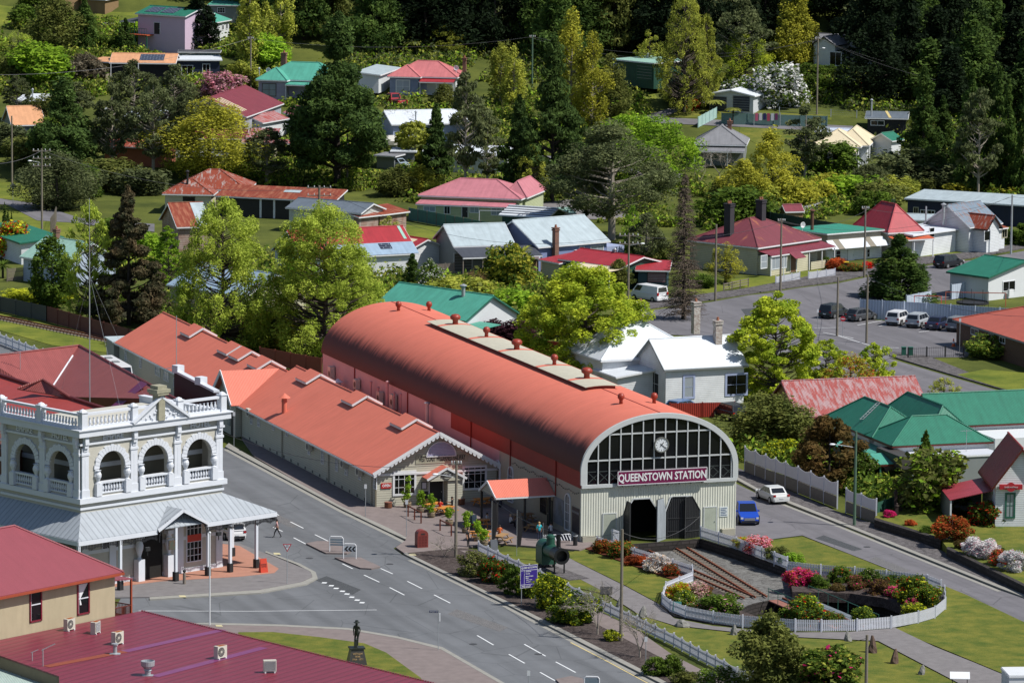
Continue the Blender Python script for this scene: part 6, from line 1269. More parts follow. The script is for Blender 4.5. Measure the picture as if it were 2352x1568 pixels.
h=H('shed','navy walled shed with a white skillion roof',(390,152),(498,150),2.7,5,'skb',.2,R_white,W_navy,cat='shed',zg=P(440,190).z);h.window('F',405,164,432,187,nx=2);h.window('F',453,160,471,189,nx=2)
h=H('shed','narrow glass fronted lean-to above the navy shed',(396,133),(494,132),2.0,2.5,'skb',.1,R_dark,W_grn,cat='shed',zg=P(440,162).z);h.window('F',398,136,492,148,nx=10,pane=mat('milk_glass',C('#9aaeb4',.7),.4))
h=H('hall','large dark red shed roof with white translucent strips',(556,280),(642,247),3.6,12,'gx',2.6,R_wine,mat('lilac_iron_wall',C('#b9bccb',.8),.6,'corr',pitch=.2),cat='shed')
for i in range(4):u=1.5+i*.95;k=MB();k.shell([[(u,1.2,3.6+1.2*.4333+.04),(u+.42,1.2,3.6+1.2*.4333+.04),(u+.42,5.2,3.6+5.2*.4333+.04),(u,5.2,3.6+5.2*.4333+.04)]],.03);k.build('skylight_strip',R_cream,h.roof)
h=H('shed','long low red roofed shed half hidden behind the yellow green tree',(360,332),(560,330),2.8,7,'gx',1.0,R_wine,W_white,cat='shed');h=H('shed','pale roofed low building behind the acacias',(215,290),(360,292),3.0,8,'gx',1.2,R_zinc,W_greyc,cat='shed')
h=H('shed','cream shed with faded pink lean-to roof beside the huge pine',(556,327),(626,327),3.0,5,'skb',.9,R_flake,cream,cat='shed');h.verandah(-.5,-1.6,h.W+2.4,.3,2.75,2.4,R_flake,3,cream);h.door('F',600,338,618,378,W_greyc,name='roller_door')
h=H('shed','white walled shed with faded red roof behind the cream shed',(594,293),(655,281),2.8,5,'gx',.9,R_flake,W_white,cat='shed');h=H('shed','small red roofed shed tucked against the huge pine',(640,268),(690,280),2.8,4,'gx',1.0,R_rose,W_white,cat='shed')
h=H('cottage','lavender cottage with a teal hipped roof and brick chimney',(576,194),(648,195),3.0,5.4,'hip',1.7,R_green,W_lil);h.block(.1,1.6,h.W+7.5,9.5,3.0,'hip',2.4,R_green,W_lil,key='2');h.verandah(h.W-.3,-.1,h.W+6.5,2.2,2.75,2.4,R_green,3);h.window('F',591,202,624,232,mat('brown_trim',C('#5d4a48',.8),.6),nx=2,ny=2,pane=curtain);h.chimney(2.7,6.2,2.5,6.6,.75);h.flue(-.8,4.5,.0,4.2);h.dish(.8,4.2,3.9)
h=H('cottage','blue grey cottage with a pink hipped roof and white windows',(878,181),(954,181.5),3.0,5.5,'hip',1.6,R_pink,mat('blue_grey_boards',C('#8d9ab8',.85),.6,'board',pitch=.2));w_=h.W
h.block(.1,1.2,w_+5.6,8.8,3.0,'hip',2.1,R_pink,boards_white,key='2');h.verandah(w_-.1,-.4,w_+5.3,1.7,2.75,2.35,R_red,3);h.window('F',898,188,931,220,nx=2,ny=2,pane=mat('pale_pane',C('#b9c3d2',.8),.3),fw=.14);h.door('F2',954,196,970,228,blue_p);h.window('F2',996,196,1009,215,nx=1,ny=2);h.chimney(w_+6.0,5,0,5.6,.55,m=brickm);h.dish(w_+4.9,4,4.0)
h=H('shed','pale zinc lean-to behind the blue grey cottage',(862,178),(910,160),2.6,4,'skb',.4,R_zinc,W_white,cat='shed')
h=H('shed','wide white iron roofed shed partly behind pines',(890,291),(1070,284),2.8,9,'gx',1.6,R_white,blue_p,cat='shed');h.flue(4.0,1,2,4.4);h=H('shed','low white roofed shed beside the grey wall',(888,352),(948,352),2.0,3,'skb',.2,R_white,W_greyc,cat='shed');h=H('shed','flat grey garage wall behind the parked pale car',(850,362),(900,364),1.9,4,'skb',.1,R_grey,W_greyc,cat='shed');h=H('shed','white fronted building glimpsed between pine trunks',(960,355),(1160,358),2.6,6,'gx',1.0,R_white,W_white,cat='shed')
h=H('shed','dark green steel shed with a pale flat roof',(1392,131),(1490,139),3.8,8,'skb',.1,R_mint,W_grn,cat='shed',zg=P(1440,184).z);h.window('F',1398,141,1410,164,nx=2,ny=2);h.door('F',1452,141,1486,181,W_grn,teal_t,name='roller_door');h.flue(3,5,3.6,4.4)
h=H('garage','white double garage with dark roller doors and flaking paint',(1613,207),(1723,210),2.7,7,'gy',.75,R_white,mat('flaking_white',C('#cfd4dc',.85),.7,sc=5,var=.18),cat='garage');[h.door('F',*q,mat('garage_blue_grey',C('#3d4252',.8),.6),W_greyc,name='roller_door')for q in ((1621,214,1658,245),(1674,212,1711,246))]
h=H('cottage','grey hipped roof cottage behind leafless trees',(1584,323),(1706,323),3.0,9.5,'hip',2.4,R_grey,W_greyc);h.verandah(.2,-1.8,h.W-.2,.4,2.6,2.2,R_grey,4);h.chimney(5,6,3,5.8,.6)
h=H('cottage','white cottage with grey gabled roofs at the forest edge',(1823,87),(1905,90),3.0,7,'gx',1.4,R_grey,W_white,z0=-2,zg=P(1860,135).z);h.block(3.3,-2.6,7.8,3,3.2,'gy',1.3,R_grey,boards_white,z0=-2.5,key='2',fascia=dark);h.window('F2',1893,105,1921,138,nx=2,fw=.12);h.block(6.5,2,12,8,3.4,'gy',1.6,R_grey,W_white,z0=-2,key='3',fascia=dark)
h=H('shed','black shed with flat grey roof and a yellow strip',(1977,255),(2076,255),2.6,7,'skb',.35,R_slate,W_blk,cat='shed');h.window('F',1990,261,2022,273,nx=2);h.flue(.9,2,2.6,5.0,.13);k=MB();k.shell([[(3.6,.02,2.64),(4.0,.02,2.64),(3.2,6.98,2.99),(2.8,6.98,2.99)]],.02);k.build('roof_strip',yellow,h.roof)
h=H('house','white cottage with a cream hipped roof',(1850,322),(1968,323),3.1,9,'hip',2.1,R_cream,boards_white);w_=h.W;h.block(w_-4.5,2.5,w_+1.0,13.5,3.1,'hip',2.1,R_cream,boards_white,key='2');h.verandah(0,-2.2,w_-.3,.3,2.75,2.4,R_cream,5);h.window('F',1930,346,1949,356,nx=2);[h.window('R',u,1.0,u+.7,2.4,px=False,nx=1,fm=W_greyc)for u in (1.2,3.5)];[h.window('R2',u,1.0,u+.7,2.4,px=False,nx=1,fm=W_greyc)for u in (5,8,11)]
h=H('shed','tiny green gabled shed beside the tallest cypress',(2040,307),(2068,303),2.6,4,'gx',1,R_deep,W_white,cat='shed');h=H('glasshouse','long low plastic covered glasshouse',(1862,289),(1956,291),1.1,3,'gx',.5,mat('plastic',C('#cdd6e6',.9),.35,var=.15,sc=3),W_white,cat='glasshouse')
h=H('cottage','rust streaked hipped roof cottage with a black flue',(366,460),(484,460),2.8,6.5,'hip',1.7,R_rust,cream);h.block(.8,4.6,11.2,13.5,3.0,'hip',2.3,R_rust,cream,key='2');h.flue(3.2,2.2,3,5.6,.15,dark);h.window('F',414,466,442,476,nx=2,fm=dark)
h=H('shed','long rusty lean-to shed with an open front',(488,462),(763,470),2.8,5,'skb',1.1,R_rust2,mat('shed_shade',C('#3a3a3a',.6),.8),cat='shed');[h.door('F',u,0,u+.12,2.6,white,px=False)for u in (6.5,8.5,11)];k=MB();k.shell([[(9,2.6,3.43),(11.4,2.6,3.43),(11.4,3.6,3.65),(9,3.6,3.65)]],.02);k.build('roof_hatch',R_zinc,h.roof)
h=H('shed','tall gabled shed half rust half zinc behind the young maple',(401,536),(482,532),3.6,9,'gx',2.6,R_rust2,W_rustside,cat='shed');k=MB();W=h.W;sl_=2.6/4.5
k.shell([[(W*.62,-.02,3.62),(W+.02,-.02,3.62),(W+.02,4.5,6.24),(W*.62,4.5,6.24)]],.02);k.build('zinc_sheets',R_zinc,h.roof)
h=H('cottage','mint roofed blue white cottage at the left behind leafy trees',(41,610),(150,624),3.0,8.5,'gx',2.2,R_mint,boards_blue);h.window('F',72,622,84,654,nx=1,ny=2);h.chimney(2.4,4,4,6.2,.6)
h=H('cottage','grey blue boarded cottage with a green verge cut by the left edge',(-70,543),(41,579),2.8,6,'skb',.5,R_deep,boards_white,fascia=teal_t)
h=H('house','cream walled house with a broad sky blue roof behind the birches',(380,668),(560,694),3.0,10,'gx',2.3,R_sky,cream)
h=H('shed','slate roofed white shed under the transformer pole',(650,486),(824,496),3.2,6.5,'gx',1.0,R_slate,mat('peeling_white',C('#c9d0cc',.85),.7,sc=6,var=.25),cat='shed');h.window('F',740,505,760,520)
h=H('shed','low rusty lean-to left of the long rusty one',(819,505),(872,498),2.7,6,'skb',1.0,R_rust,W_rustside,cat='shed');h=H('shed','long low rusty shed against the green fence',(868,499),(936,489),2.6,4,'skb',.7,R_rust2,W_rustside,cat='shed')
h=H('house','pale lime house with a wide pink hipped roof',(954,452),(1191,457),3.3,9.5,'hip',2.0,R_rose,W_lime);w_=h.W;h.verandah(.3,-2.4,w_-.7,.5,2.75,2.4,R_rose,0);k=MB();k.box(.5,-2.2,0,w_-.9,.5,2.35);k.build('front_wall',W_lime,h.root);h.w['F']=(1,-2.2)
h.block(w_-3.5,2,w_+.3,12.5,3.3,'hip',2.0,R_rose,W_lime,key='2');[h.window('F',*q,nx=2,pane=curtain if i!=1 else glass)for i,q in enumerate(((967,477,995,490),(1014,475,1029,495),(1073,473,1095,491),(1122,476,1148,496)))];h.door('F',1056,474,1069,501)
h=H('garage','dark green garage with a white and black striped roof',(1140,493),(1254,498),2.5,6.5,'gx',.9,R_white,W_grn,cat='garage')
for i in range(4):y=.5+i*.75;k=MB();k.shell([[(.0,y,2.5+y*.277+.03),(h.W,y,2.5+y*.277+.03),(h.W,y+.28,2.5+(y+.28)*.277+.03),(.0,y+.28,2.5+(y+.28)*.277+.03)]],.02);k.build('roof_stripe',R_dark,h.roof)
h=H('shed','small mint roofed shed behind the striped garage',(1262,488),(1318,486),2.3,4,'skb',.3,R_mint,W_grn,cat='shed')
h=H('cottage','long red and blue patched roof behind the right birch',(690,603),(958,585),2.7,10,'gx',2.9,R_red,W_white);k=MB();W=h.W;k.shell([[(W*.3,-.05,2.72),(W+.02,-.05,2.72),(W+.02,2.1,3.94),(W*.3,2.1,3.94)]],.03);k.build('zinc_sheets',R_sky,h.roof);k=MB();k.shell([[(W*.7,.9,3.3),(W*.8,.9,3.3),(W*.8,1.9,3.88),(W*.7,1.9,3.88)]],.03);k.build('solar_panel',MATS['solar'],h.roof)
k=MB();k.shell([[(W-.9,2.6,4.26),(W-.5,2.6,4.26),(W-.5,4.9,5.6),(W-.9,4.9,5.6)]],.03);k.build('mint_sheet',R_mint,h.roof)
h=H('cottage','white cottage with a striped cream and red gable behind cabbage palms',(938,577),(1019,568),2.7,7,'gy',1.1,R_red,boards_white);k=MB();W=h.W;k.shell([[(0,-.02,2.73),(W*.45,-.02,3.7),(W*.45,4.5,3.7),(0,4.5,2.73)]],.03)if 0 else k.shell([[(0,1.5,2.74),(W*.42,1.5,3.66),(W*.42,6.8,3.66),(0,6.8,2.74)]],.02);k.build('cream_sheets',R_cream,h.roof)
h=H('garage','grey gabled building with a pale zinc roof and carport',(1038,568),(1180,561),3.6,9,'gx',2.2,R_zinc,W_greyc,cat='garage');h.verandah(-.1,-4.2,h.W+2.2,.1,3.45,2.7,R_dark,5,timber);h.door('F',1040,584,1080,624,mat('roller_grey',C('#6d6a68',.7),.6),name='roller_door')
h=H('house','blue grey house with a large pale zinc gabled roof and brick chimney',(1232,566),(1398,549),3.4,11,'gx',2.8,R_zinc,mat('steel_blue_wall',C('#8c9ac6',.8),.6,var=.04));h.chimney(2.6,-.2,0,5.6,.62);h.window('F',1325,563,1338,578,nx=1);h.window('F',1352,560,1382,578,nx=2,pane=curtain);k=MB();k.box(h.W-.2,.5,0,h.W+2.6,4,2.6);k.build('side_porch',blue_p,h.root)
k=MB();k.box(.2+5.2,-.9,2.1,.2+6.1,-.3,2.7);k.build('wall_unit',white,h.root)
h=H('garage','low house with bright red roofs behind the white van',(1278,592),(1424,609),2.8,8,'gx',1.0,R_red,W_grn,cat='house');h.verandah(4.2,-2.6,h.W+.4,.2,2.7,2.5,R_cream,4);h.flue(6,4,3,4.1)
h=H('garage','red ribbed garage roof with a maroon panelled door',(1456,614),(1535,614),2.5,6,'skb',.5,R_red,mat('petrol_wall',C('#2b4a58',.8),.7),cat='garage');h.door('F',1485,620,1526,642,mat('mauve_door',C('#7b5560',.8),.7),dark,name='roller_door')
h=H('shed','small cream shed with a red lean-to roof by the cabbage palm',(1232,594),(1280,602),2.4,5,'skb',.5,R_red,cream,cat='shed');h=H('shed','dark wire fronted shed left of the small cream shed',(1192,590),(1234,590),2.2,4,'skb',.2,R_wine,W_tan,cat='shed')
h=H('house','cream boarded house with maroon rusting roof and two black chimneys',(1737,558),(1882,534),3.5,11.5,'hip',2.8,R_orust,cream);w_=h.W
h.chimney(2.0,6.2,3.5,8.3,.85,1.0,mat('black_chimney',C('#3c3a40',.8),.8),pots=2);a=h.loc(1742,493,6.0);h.chimney(a.x,a.y,3.5,8.4,.85,1.0,MATS['black_chimney'],pots=2)
h.verandah(.3,-1.9,w_+.6,.5,3.1,2.6,R_wine,6);k=MB();k.box(.5,-1.7,0,w_*.62,.6,2.4);k.build('front_wall',cream,h.root);k=MB();k.box(w_*.66,-1.8,0,w_+.4,-1.7,1.0);k.build('porch_wall',cream,h.root);h.w['F']=(1,-1.7);h.window('F',1766,583,1772,608,nx=1)if 0 else None;h.window('F',1768,576,1803,606,nx=4,pane=curtain);h.window('F',1743,575,1758,606,nx=1,ny=2,pane=curtain);h.door('F',1812,572,1824,612,mat('brown_door',C('#7c5a44',.8),.6))
k=MB();a=h.hit('F',1811,575);k.shell([[(a[0]-.4,-2.9,2.0),(a[0]+1.8,-2.9,2.0),(a[0]+1.8,-1.75,2.7),(a[0]-.4,-1.75,2.7)]],.06);k.build('door_hood',R_wine,h.root)
h=H('cottage','white boarded building with a green flat roof and striped awning',(1895,523),(2027,510),3.7,9.5,'skb',-.25,rf('sea_green_roof','#3f9d85',.85),mat('cement_sheet',C('#b3ab98',.8),.7));w_=h.W
k=MB();k.box(.3,.2,0,w_-.3,.6,2.5);k.build('front_wall',boards_white,h.root);h.w['F']=(1,.2)
n=9
for i in range(n):
 x0_,x1_=.1+(w_-.2)*i/n,.1+(w_-.2)*(i+1)/n;k=MB();k.shell([[(x0_,-1.1,1.75),(x1_,-1.1,1.75),(x1_,.3,2.75),(x0_,.3,2.75)]],.03);k.build('awning_strip',R_white if i not in (1,6)else mat('grey_strip',C('#8d8678',.8),.7),h.root)
h.window('F',1915,560,1927,582,nx=1,ny=2);h.window('F',1986,556,1994,576,nx=1,ny=2);h.door('F',1944,556,1957,587,white);h.flue(1.5,5,3.4,6.0,.22,mat('rusty_flue',C('#6a4638',.8),.8));h.dish(-.5,4.5,4.2)
h=H('cottage','white cottage under a steep bright red pyramid roof',(2035,518),(2118,512),3.3,9,'hip',3.3,rf('crimson_roof','#ac3440',.95),boards_white);h.verandah(.1,-1.6,h.W+.6,.3,2.8,2.5,rf('orange_roof','#c9603c',.95),3)
h=H('shed','long low navy shed with a pale flat roof',(2071,438),(2420,452),3.0,8,'skb',.45,R_zinc,W_navy,cat='shed');h.window('F',2092,458,2104,474,nx=2,fm=cream);h.window('F',2108,464,2142,478,nx=4)
h=H('cottage','run down white cottage with blue grey gable and rusty dormer',(2222,502),(2298,490),3.4,7.5,'gx',2.6,R_blues,boards_white);h.block(.9,-2.2,4.3,3.2,3.2,'gy',1.7,R_rust,boards_white,key='2',fascia=dark);h.block(4.6,-1.0,7.2,3,2.9,'skb',.6,R_rust2,boards_white,key='3');h.window('F2',2255,509,2269,533,nx=1);h.window('F3',2296,501,2308,525,cream,nx=2);h.block(-9.5,2.0,.5,8,3.0,'skb',.2,R_white,boards_white,key='4');h.window('F4',2129,504,2141,527,nx=1,ny=2);h.flue(-.4,4,3.4,6.0,.2)
h=H('shed','pale roofed shed between the red pyramid roof and the navy shed',(2060,487),(2142,488),2.4,5,'skb',.3,R_zinc,W_white,cat='shed')
h=H('house','white walled house with a green verge at the right edge',(2268,616),(2440,592),2.9,7,'gy',1.5,R_deep,W_white,fascia=teal_t);h.window('F',2300,623,2329,647,nx=2);k=MB();k.box(3.5,-.3,.3,4.3,.0,1.1);k.build('wall_unit',white,h.root)
h=H('house','brown brick building with a low terracotta red roof',(2187,714),(2440,789),2.9,12,'hip',2.0,rf('brick_red_roof','#b8604e',.95,.05,kind='plain'),W_brick,fascia=W_greyc);[h.window('F',*q,nx=2)for q in ((2230,734,2248,750),(2271,745,2283,760),(2296,752,2309,767))];h.w['L']=h.w['L']
h=H('house','white weatherboard house with bright white roof and brick chimneys',(1527,842),(1720,828),4.0,8,'gx',2.7,R_white,boards_white,fascia=W_greyc);h.window('F',1570,853,1598,908,blue_p,nx=1,ny=2,pane=curtain,fw=.22);h.window('F',1667,847,1719,899,blue_p,nx=2,ny=2,fw=.22);h.window('L',1495,848,1516,900,nx=2,ny=2)
h.block(-4.2,7.0,8.0,17,4.2,'hip',3.2,R_white,boards_white,key='2');h.block(-4.2,3.0,.6,9,3.6,'skl',-.6,R_white,boards_white,key='3')
wb=mat('whitewashed_brick',C('#d3d0cb',.85),.8,'brick',C('#8f7468',.8),emit=C('#b9b4ad',.8))
for px,py,yt in ((1597,729,684),(1648,775,727),(1470,716,688)):
 a=h.loc(px,py,6.2);h.chimney(a.x,a.y,4.8,6.2+(py-yt)/22.5,.75,.75,wb,pots=1)
h=H('shed','old boarded shed with a flaking pink and white iron roof',(1834,946),(2143,928),3.0,9.5,'gx',3.0,R_flake,W_tan,cat='shed',fascia=R_wine)
h=H('house','white house with teal hipped roofs and maroon gutters',(2053,1007),(2286,992),3.9,7,'hip',2.2,R_deep,W_white,fascia=maro_t,z0=-.2);w_=h.W;h.block(0,5,6.4,18,3.9,'hip',2.4,R_deep,W_white,key='2',fascia=maro_t);h.block(5.5,4,w_,18,3.9,'hip',2.6,R_deep,W_white,key='3',fascia=maro_t)
h.verandah(-2.2,-2.4,1.8,.4,3.2,2.6,R_green,2,teal_t,maro_t);k=MB();k.shell([[(-2.2,-2.4,2.6),(.4,.4,3.2),(.4,17,3.2),(-2.2,17,2.6)]],.06);k.build('side_verandah_roof',R_green,h.root)
for y in (-2.2,3,8):k=MB();k.box(-2.1,y,0,-1.95,y+.15,2.55);k.build('verandah_post',teal_t,h.root)
k=MB();sl_=2.2/3.5;mb_=lambda y:(2.4,y,3.9+.05)
k=MB()
for s in (-.18,.18):k.beam((3.2+s-2.3,8+2.0,4.9),(3.2+s-.3,8+2.6,6.35),.05)
for i in range(8):t_=i/7;k.beam((.9-.18+2.0*t_,10+.6*t_,4.92+1.45*t_),(.9+.18+2.0*t_,10+.6*t_,4.92+1.45*t_),.04)
tag(k.build('ladder',steel),'metal ladder lying up the teal roof slope','ladder').matrix_world=h.M
k=MB();k.box(w_+1.5,3,0,w_+12,14,3.6);k.build('wing_wall',W_white,h.root);h.block(w_-2.5,8,w_+14,16,4.2,'gx',2.6,R_deep,W_white,key='4',fascia=maro_t)
h=H('shop','flat roofed grey panelled building in front of the teal roofed house',(2100,1033),(2307,1019),3.3,5.5,'skb',-.15,mat('white_membrane',C('#d5d9e2',.9),.5,var=.05),W_greyc,cat='building',ov=.05);k=MB();k.box(-1.4,-.6,2.3,.2,5.4,3.5);k.build('dark_fascia',mat('bronze_panel',C('#4a4644',.8),.6),h.root);k=MB();k.box(0,5.3,3.2,h.W,5.6,3.9);k.build('parapet',W_greyc,h.root);h.aerial(6.5,2,3.2)
h=H('hall','grey boarded hall with steep maroon gable and a red badge sign',(2286,1098),(2420,1095.5),4.0,9,'gy',3.6,rf('hall_red_roof','#9a2d2e',.95),boards_white,cat='hall',zg=.4,fascia=maro_t,z0=-1);h.window('F',2315,1109,2339,1168,teal_t,nx=2,ny=2,pane=curtain,fw=.16)
a=h.hit('F',2327,1095);k=MB();k.box(a[0]-1.05,-.02,a[1]-.22,a[0]+1.05,.28,a[1]+.22);k.lathe((a[0],.1,a[1]),[(.42,-.14),(.42,.02)],16,ax='y');o=k.build('badge_sign',mat('badge_red',C('#b42634',.95),.5),h.root);text('badge_lettering','GUIDES AUSTRALIA',white,.2,o,facing(a[0],-.06,a[1]),.005,sx=.72)
k=MB();k.shell([[(-3.6,2.0,2.5),(.4,2.0,3.4),(.4,9,3.4),(-3.6,9,2.5)]],.07);k.build('porch_roof',rf('porch_maroon','#a3404c',.95),h.root);k=MB();k.box(-3.5,2.2,0,-3.4,8.8,2.45);k.box(-3.5,8.6,0,.3,8.8,2.6);k.build('porch_wall',W_greyc,h.root)
for y in (2.1,):k=MB();k.box(-3.55,y,0,-3.4,y+.14,2.5);k.build('porch_post',white,h.root)
h=H('house','teal gabled roof of the house right behind the barrel shed',(850,711),(1068,739),3.0,9,'gx',2.5,R_green,W_white,fascia=teal_t);h.flue(h.W-4.2,3.8,4,6.2,.22);h.window('R',4.4,.9,6.6,2.0,px=False,nx=3);k=MB();k.shell([[(h.W-.2,-3.2,2.2),(h.W+3.2,-3.2,2.2),(h.W+3.2,2.5,2.7),(h.W-.2,2.5,2.7)]],.07);k.build('porch_roof',R_green,h.root)
h=H('shed','tiny maroon gabled garden shed in the bushes',(1798,474),(1842,472),1.8,2.5,'gx',.8,R_wine,W_tan,cat='shed',ov=.15)
h=H('kiosk','white boxy food trailer at the bottom right corner',(2332,1528),(2460,1524),2.6,3,'skb',.02,W_white,W_white,cat='trailer',ov=.02);k=MB();k.lathe((.55,.0,1.6),[(.3,-.03),(.3,.0)],16,ax='y');k.build('round_logo',mat('logo_navy',C('#39405e',.8),.5),h.root);k=MB();k.lathe((1.3,.0,1.6),[(.3,-.03),(.3,.0)],16,ax='y');k.build('round_logo',MATS['logo_navy'],h.root)
h=H('cottage','peach roofed cottage at the left edge behind bare twigs',(17,309),(96,306),3.0,8,'gx',2.4,R_peach,W_greyc);h.window('F',40,318,52,332)
h=H('shed','white roofed shed with a small flue above the peach roof',(26,252),(92,252),2.6,6,'skb',.5,R_white,W_tan,cat='shed');h.flue(2.2,2,2.6,4)
h=H('shed','long low orange and white clad sheds hidden behind the acacias',(225,352),(372,356),2.6,5,'gx',.8,R_rust,mat('salmon_wall',C('#b9705a',.8),.7),cat='shed')
# ---- fences
wpk=mat('picket_white',C('#dfe2ec',.85),.6,var=.05)
def fence(name,label,pts,h,bay=2.4,style='picket',m=None,z=0.0,base=0.0,bm_=None,pm=None,sag=.0,cat='fence',pk=.1):
 q=[P(*p)for p in pts];q=[Vector((p.x,p.y,p.z+z))for p in q];t=thing(name,label,cat,q[0]);O=q[0];m=m or wpk
 for a,b in zip(q,q[1:]):
  L_=(b-a).length;n=max(1,round(L_/bay));d=(b-a)/n;u=Vector((d.x,d.y,0)).normalized();nr=Vector((-u.y,u.x,0))
  for i in range(n+(1 if b is q[-1]else 0)):
   p=a+d*i-O;k=MB();k.beam(p-Vector((0,0,.15)),p+Vector((0,0,base+h+.08)),.13);k.build('post',pm or m,t)
  for i in range(n):
   p0=a+d*i-O;s_=d.length;k=MB()
   if base:kb=MB();kb.beam(p0+Vector((0,0,base/2))+nr*.0,p0+d+Vector((0,0,base/2)),.06,base);kb.build('base_boards',bm_ or timber,t)
   if style=='picket':
    c=max(3,int(s_/.15))
    for j in range(c):
     f=(j+.5)/c;p=p0+d*f;hh=h*(1-sag*sin(pi*f));e1,e2=u*pk/2,nr*.012;k.add([p+a_*e1+b_*e2+Vector((0,0,z_))for z_ in (base+.06,base+hh)for a_,b_ in ((-1,-1),(1,-1),(1,1),(-1,1))],[(3,2,1,0),(4,5,6,7),(0,1,5,4),(1,2,6,5),(2,3,7,6),(3,0,4,7)])
    for zz in (.22,.72):k.beam(p0+nr*.04+Vector((0,0,base+h*zz)),p0+d+nr*.04+Vector((0,0,base+h*zz)),.04,.08)
    k.build('picket_panel',m,t)
   elif style=='solid':
    k.beam(p0+Vector((0,0,base+h/2)),p0+d+Vector((0,0,base+h/2)),.04,h);k.build('panel',m,t)
   elif style=='rail':
    for zz in ((.35,.65,.95)if name!='hitching_rail' else (1,)):k.beam(p0+Vector((0,0,h*zz)),p0+d+Vector((0,0,h*zz)),.05,.12)
    k.build('rails',m,t)
   elif style=='iron':
    c=int(s_/.22)
    for j in range(c):p=p0+d*((j+.5)/c);k.beam(p,p+Vector((0,0,h)),.025)
    for zz in (.15,.9):k.beam(p0+Vector((0,0,h*zz)),p0+d+Vector((0,0,h*zz)),.03)
    k.build('railing_panel',m,t)
   elif style=='wire':
    for zz in (.3,.6,.95):k.beam(p0+Vector((0,0,h*zz)),p0+d+Vector((0,0,h*zz)),.015)
    k.build('wires',m,t)
 return t
F_=fence
F_('picket_fence','white picket fence between the lawn and the sunken railway yard',[(1380,1253),(1600,1316),(1601,1330),(1540,1356),(1532,1382),(1551,1398),(1586,1411),(1650,1422),(1718,1430),(1839,1437),(1899,1437),(1981,1434),(2059,1426),(2121,1413),(2159,1401),(2183,1380),(2180,1352)],1.0,3.0)
F_('picket_fence','white picket fence on the stone wall beside the tracks',[(1618,1228),(1700,1252),(1818,1295)],1.1,2.6);F_('picket_fence','white picket fence behind the azalea bed',[(1818,1302),(1895,1309),(1973,1313),(2046,1319),(2140,1328),(2172,1340)],1.0,3.1)
F_('scalloped_fence','long scalloped white picket fence beside the pink footpath',[(1108,1271),(1176,1302),(1251,1333),(1316,1364),(1393,1399),(1436,1418),(1496,1446),(1561,1476),(1618,1506),(1677,1535),(1708,1552),(1745,1556)],1.05,2.1,sag=.13);F_('scalloped_fence','scalloped white fence along the railway at far left',[(-60,790),(0,812),(60,834),(140,862)],1.3,2.4,sag=.14)
F_('boundary_fence','scalloped white fence on top of tall grey boards beside the parked sedan',[(1716,1074),(1764,1092),(1810,1108),(1868,1130),(1930,1153)],1.4,2.7,'picket',pk=.16,sag=.18,base=1.15,bm_=mat('grey_boards_v',C('#8b8880',.7),.8,sc=3,var=.15));F_('boundary_fence','shorter stretch of white fence on grey boards right of the lamp pole',[(1950,1162),(2020,1186)],1.2,2.7,'picket',pk=.16,sag=.15,base=1.1,bm_=MATS['grey_boards_v'])
F_('board_fence','dark green board fence beside the garden gate posts',[(2021,1180),(2075,1160)],1.7,1.5,'solid',mat('fence_green',C('#2e5f4e',.75),.7));F_('iron_fence','grey green railway boundary fence at the left edge',[(-60,722),(0,738),(107,758)],1.8,3,'solid',mat('fence_slate',C('#4c5350',.75),.7));F_('iron_fence','long maroon brown fence behind the railway line',[(107,758),(210,786),(325,815)],1.8,3,'solid',mat('fence_maroon',C('#6c3a30',.75),.7));F_('iron_fence','red brown sheet fence between the low roof and barrel shed',[(598,845),(740,868)],1.8,3,'solid',mat('fence_brown',C('#8a4a3c',.75),.7));F_('board_fence','weathered vertical board fence behind the leafy green tree',[(14,668),(60,664)],1.6,2,'picket',timber);F_('board_fence','grey paling fence at the foot of the dusky tree',[(180,730),(330,756)],1.5,2.4,'picket',timber)
whc=mat('white_ribbed_fence',C('#c9d6ea',.85),.5,'corr',pitch=.35,bump=.8,var=.04)
F_('sheet_fence','long white ribbed fence behind the parked cars',[(1974,716),(2126,722),(2352,733)],2.3,3,'solid',whc);F_('sheet_fence','white ribbed fence in front of the white walled house',[(2183,668),(2291,650)],1.8,2.4,'solid',whc);F_('sheet_fence','short white ribbed fence beside the round cypress',[(2080,688),(2136,676)],1.4,2.4,'solid',whc);F_('sheet_fence','red ribbed fence below the white weatherboard house',[(1542,952),(1690,946)],1.5,3,'solid',mat('red_ribbed_fence',C('#a63426',.85),.6,'corr',pitch=.2,bump=.8));F_('sheet_fence','small red fence left of the big maple',[(1195,805),(1290,812)],1.4,3,'solid',MATS['red_ribbed_fence'])
F_('picket_fence','low white pickets left of the cream house gate',[(1779,641),(1834,630)],.95,2);F_('picket_fence','low white pickets right of the cream house gate',[(1854,629),(1915,620)],.95,2);grf=mat('sea_green_sheet',C('#4f8a84',.75),.6,'corr',pitch=.3,bump=.5);F_('sheet_fence','sea green sheet fence below the pink roofed house',[(934,510),(1040,528),(1140,545)],1.7,2.3,'solid',grf,pm=timber);F_('sheet_fence','dark green sheet fence behind the green flat roof',[(1700,492),(1764,508),(1924,532)],1.9,3,'solid',mat('fence_dk',C('#2f4a46',.7),.6));F_('sheet_fence','patchy white and rust sheet fence beside the garden shed',[(1830,486),(1895,468)],1.3,2.5,'solid',mat('patch_sheets',C('#b9c3c6',.8),.6,'patch',C('#8a4636',.8),.3,1.2));F_('sheet_fence','dark teal fence behind the red pyramid roof',[(1990,470),(2050,466)],1.6,3,'solid',MATS['fence_dk'])
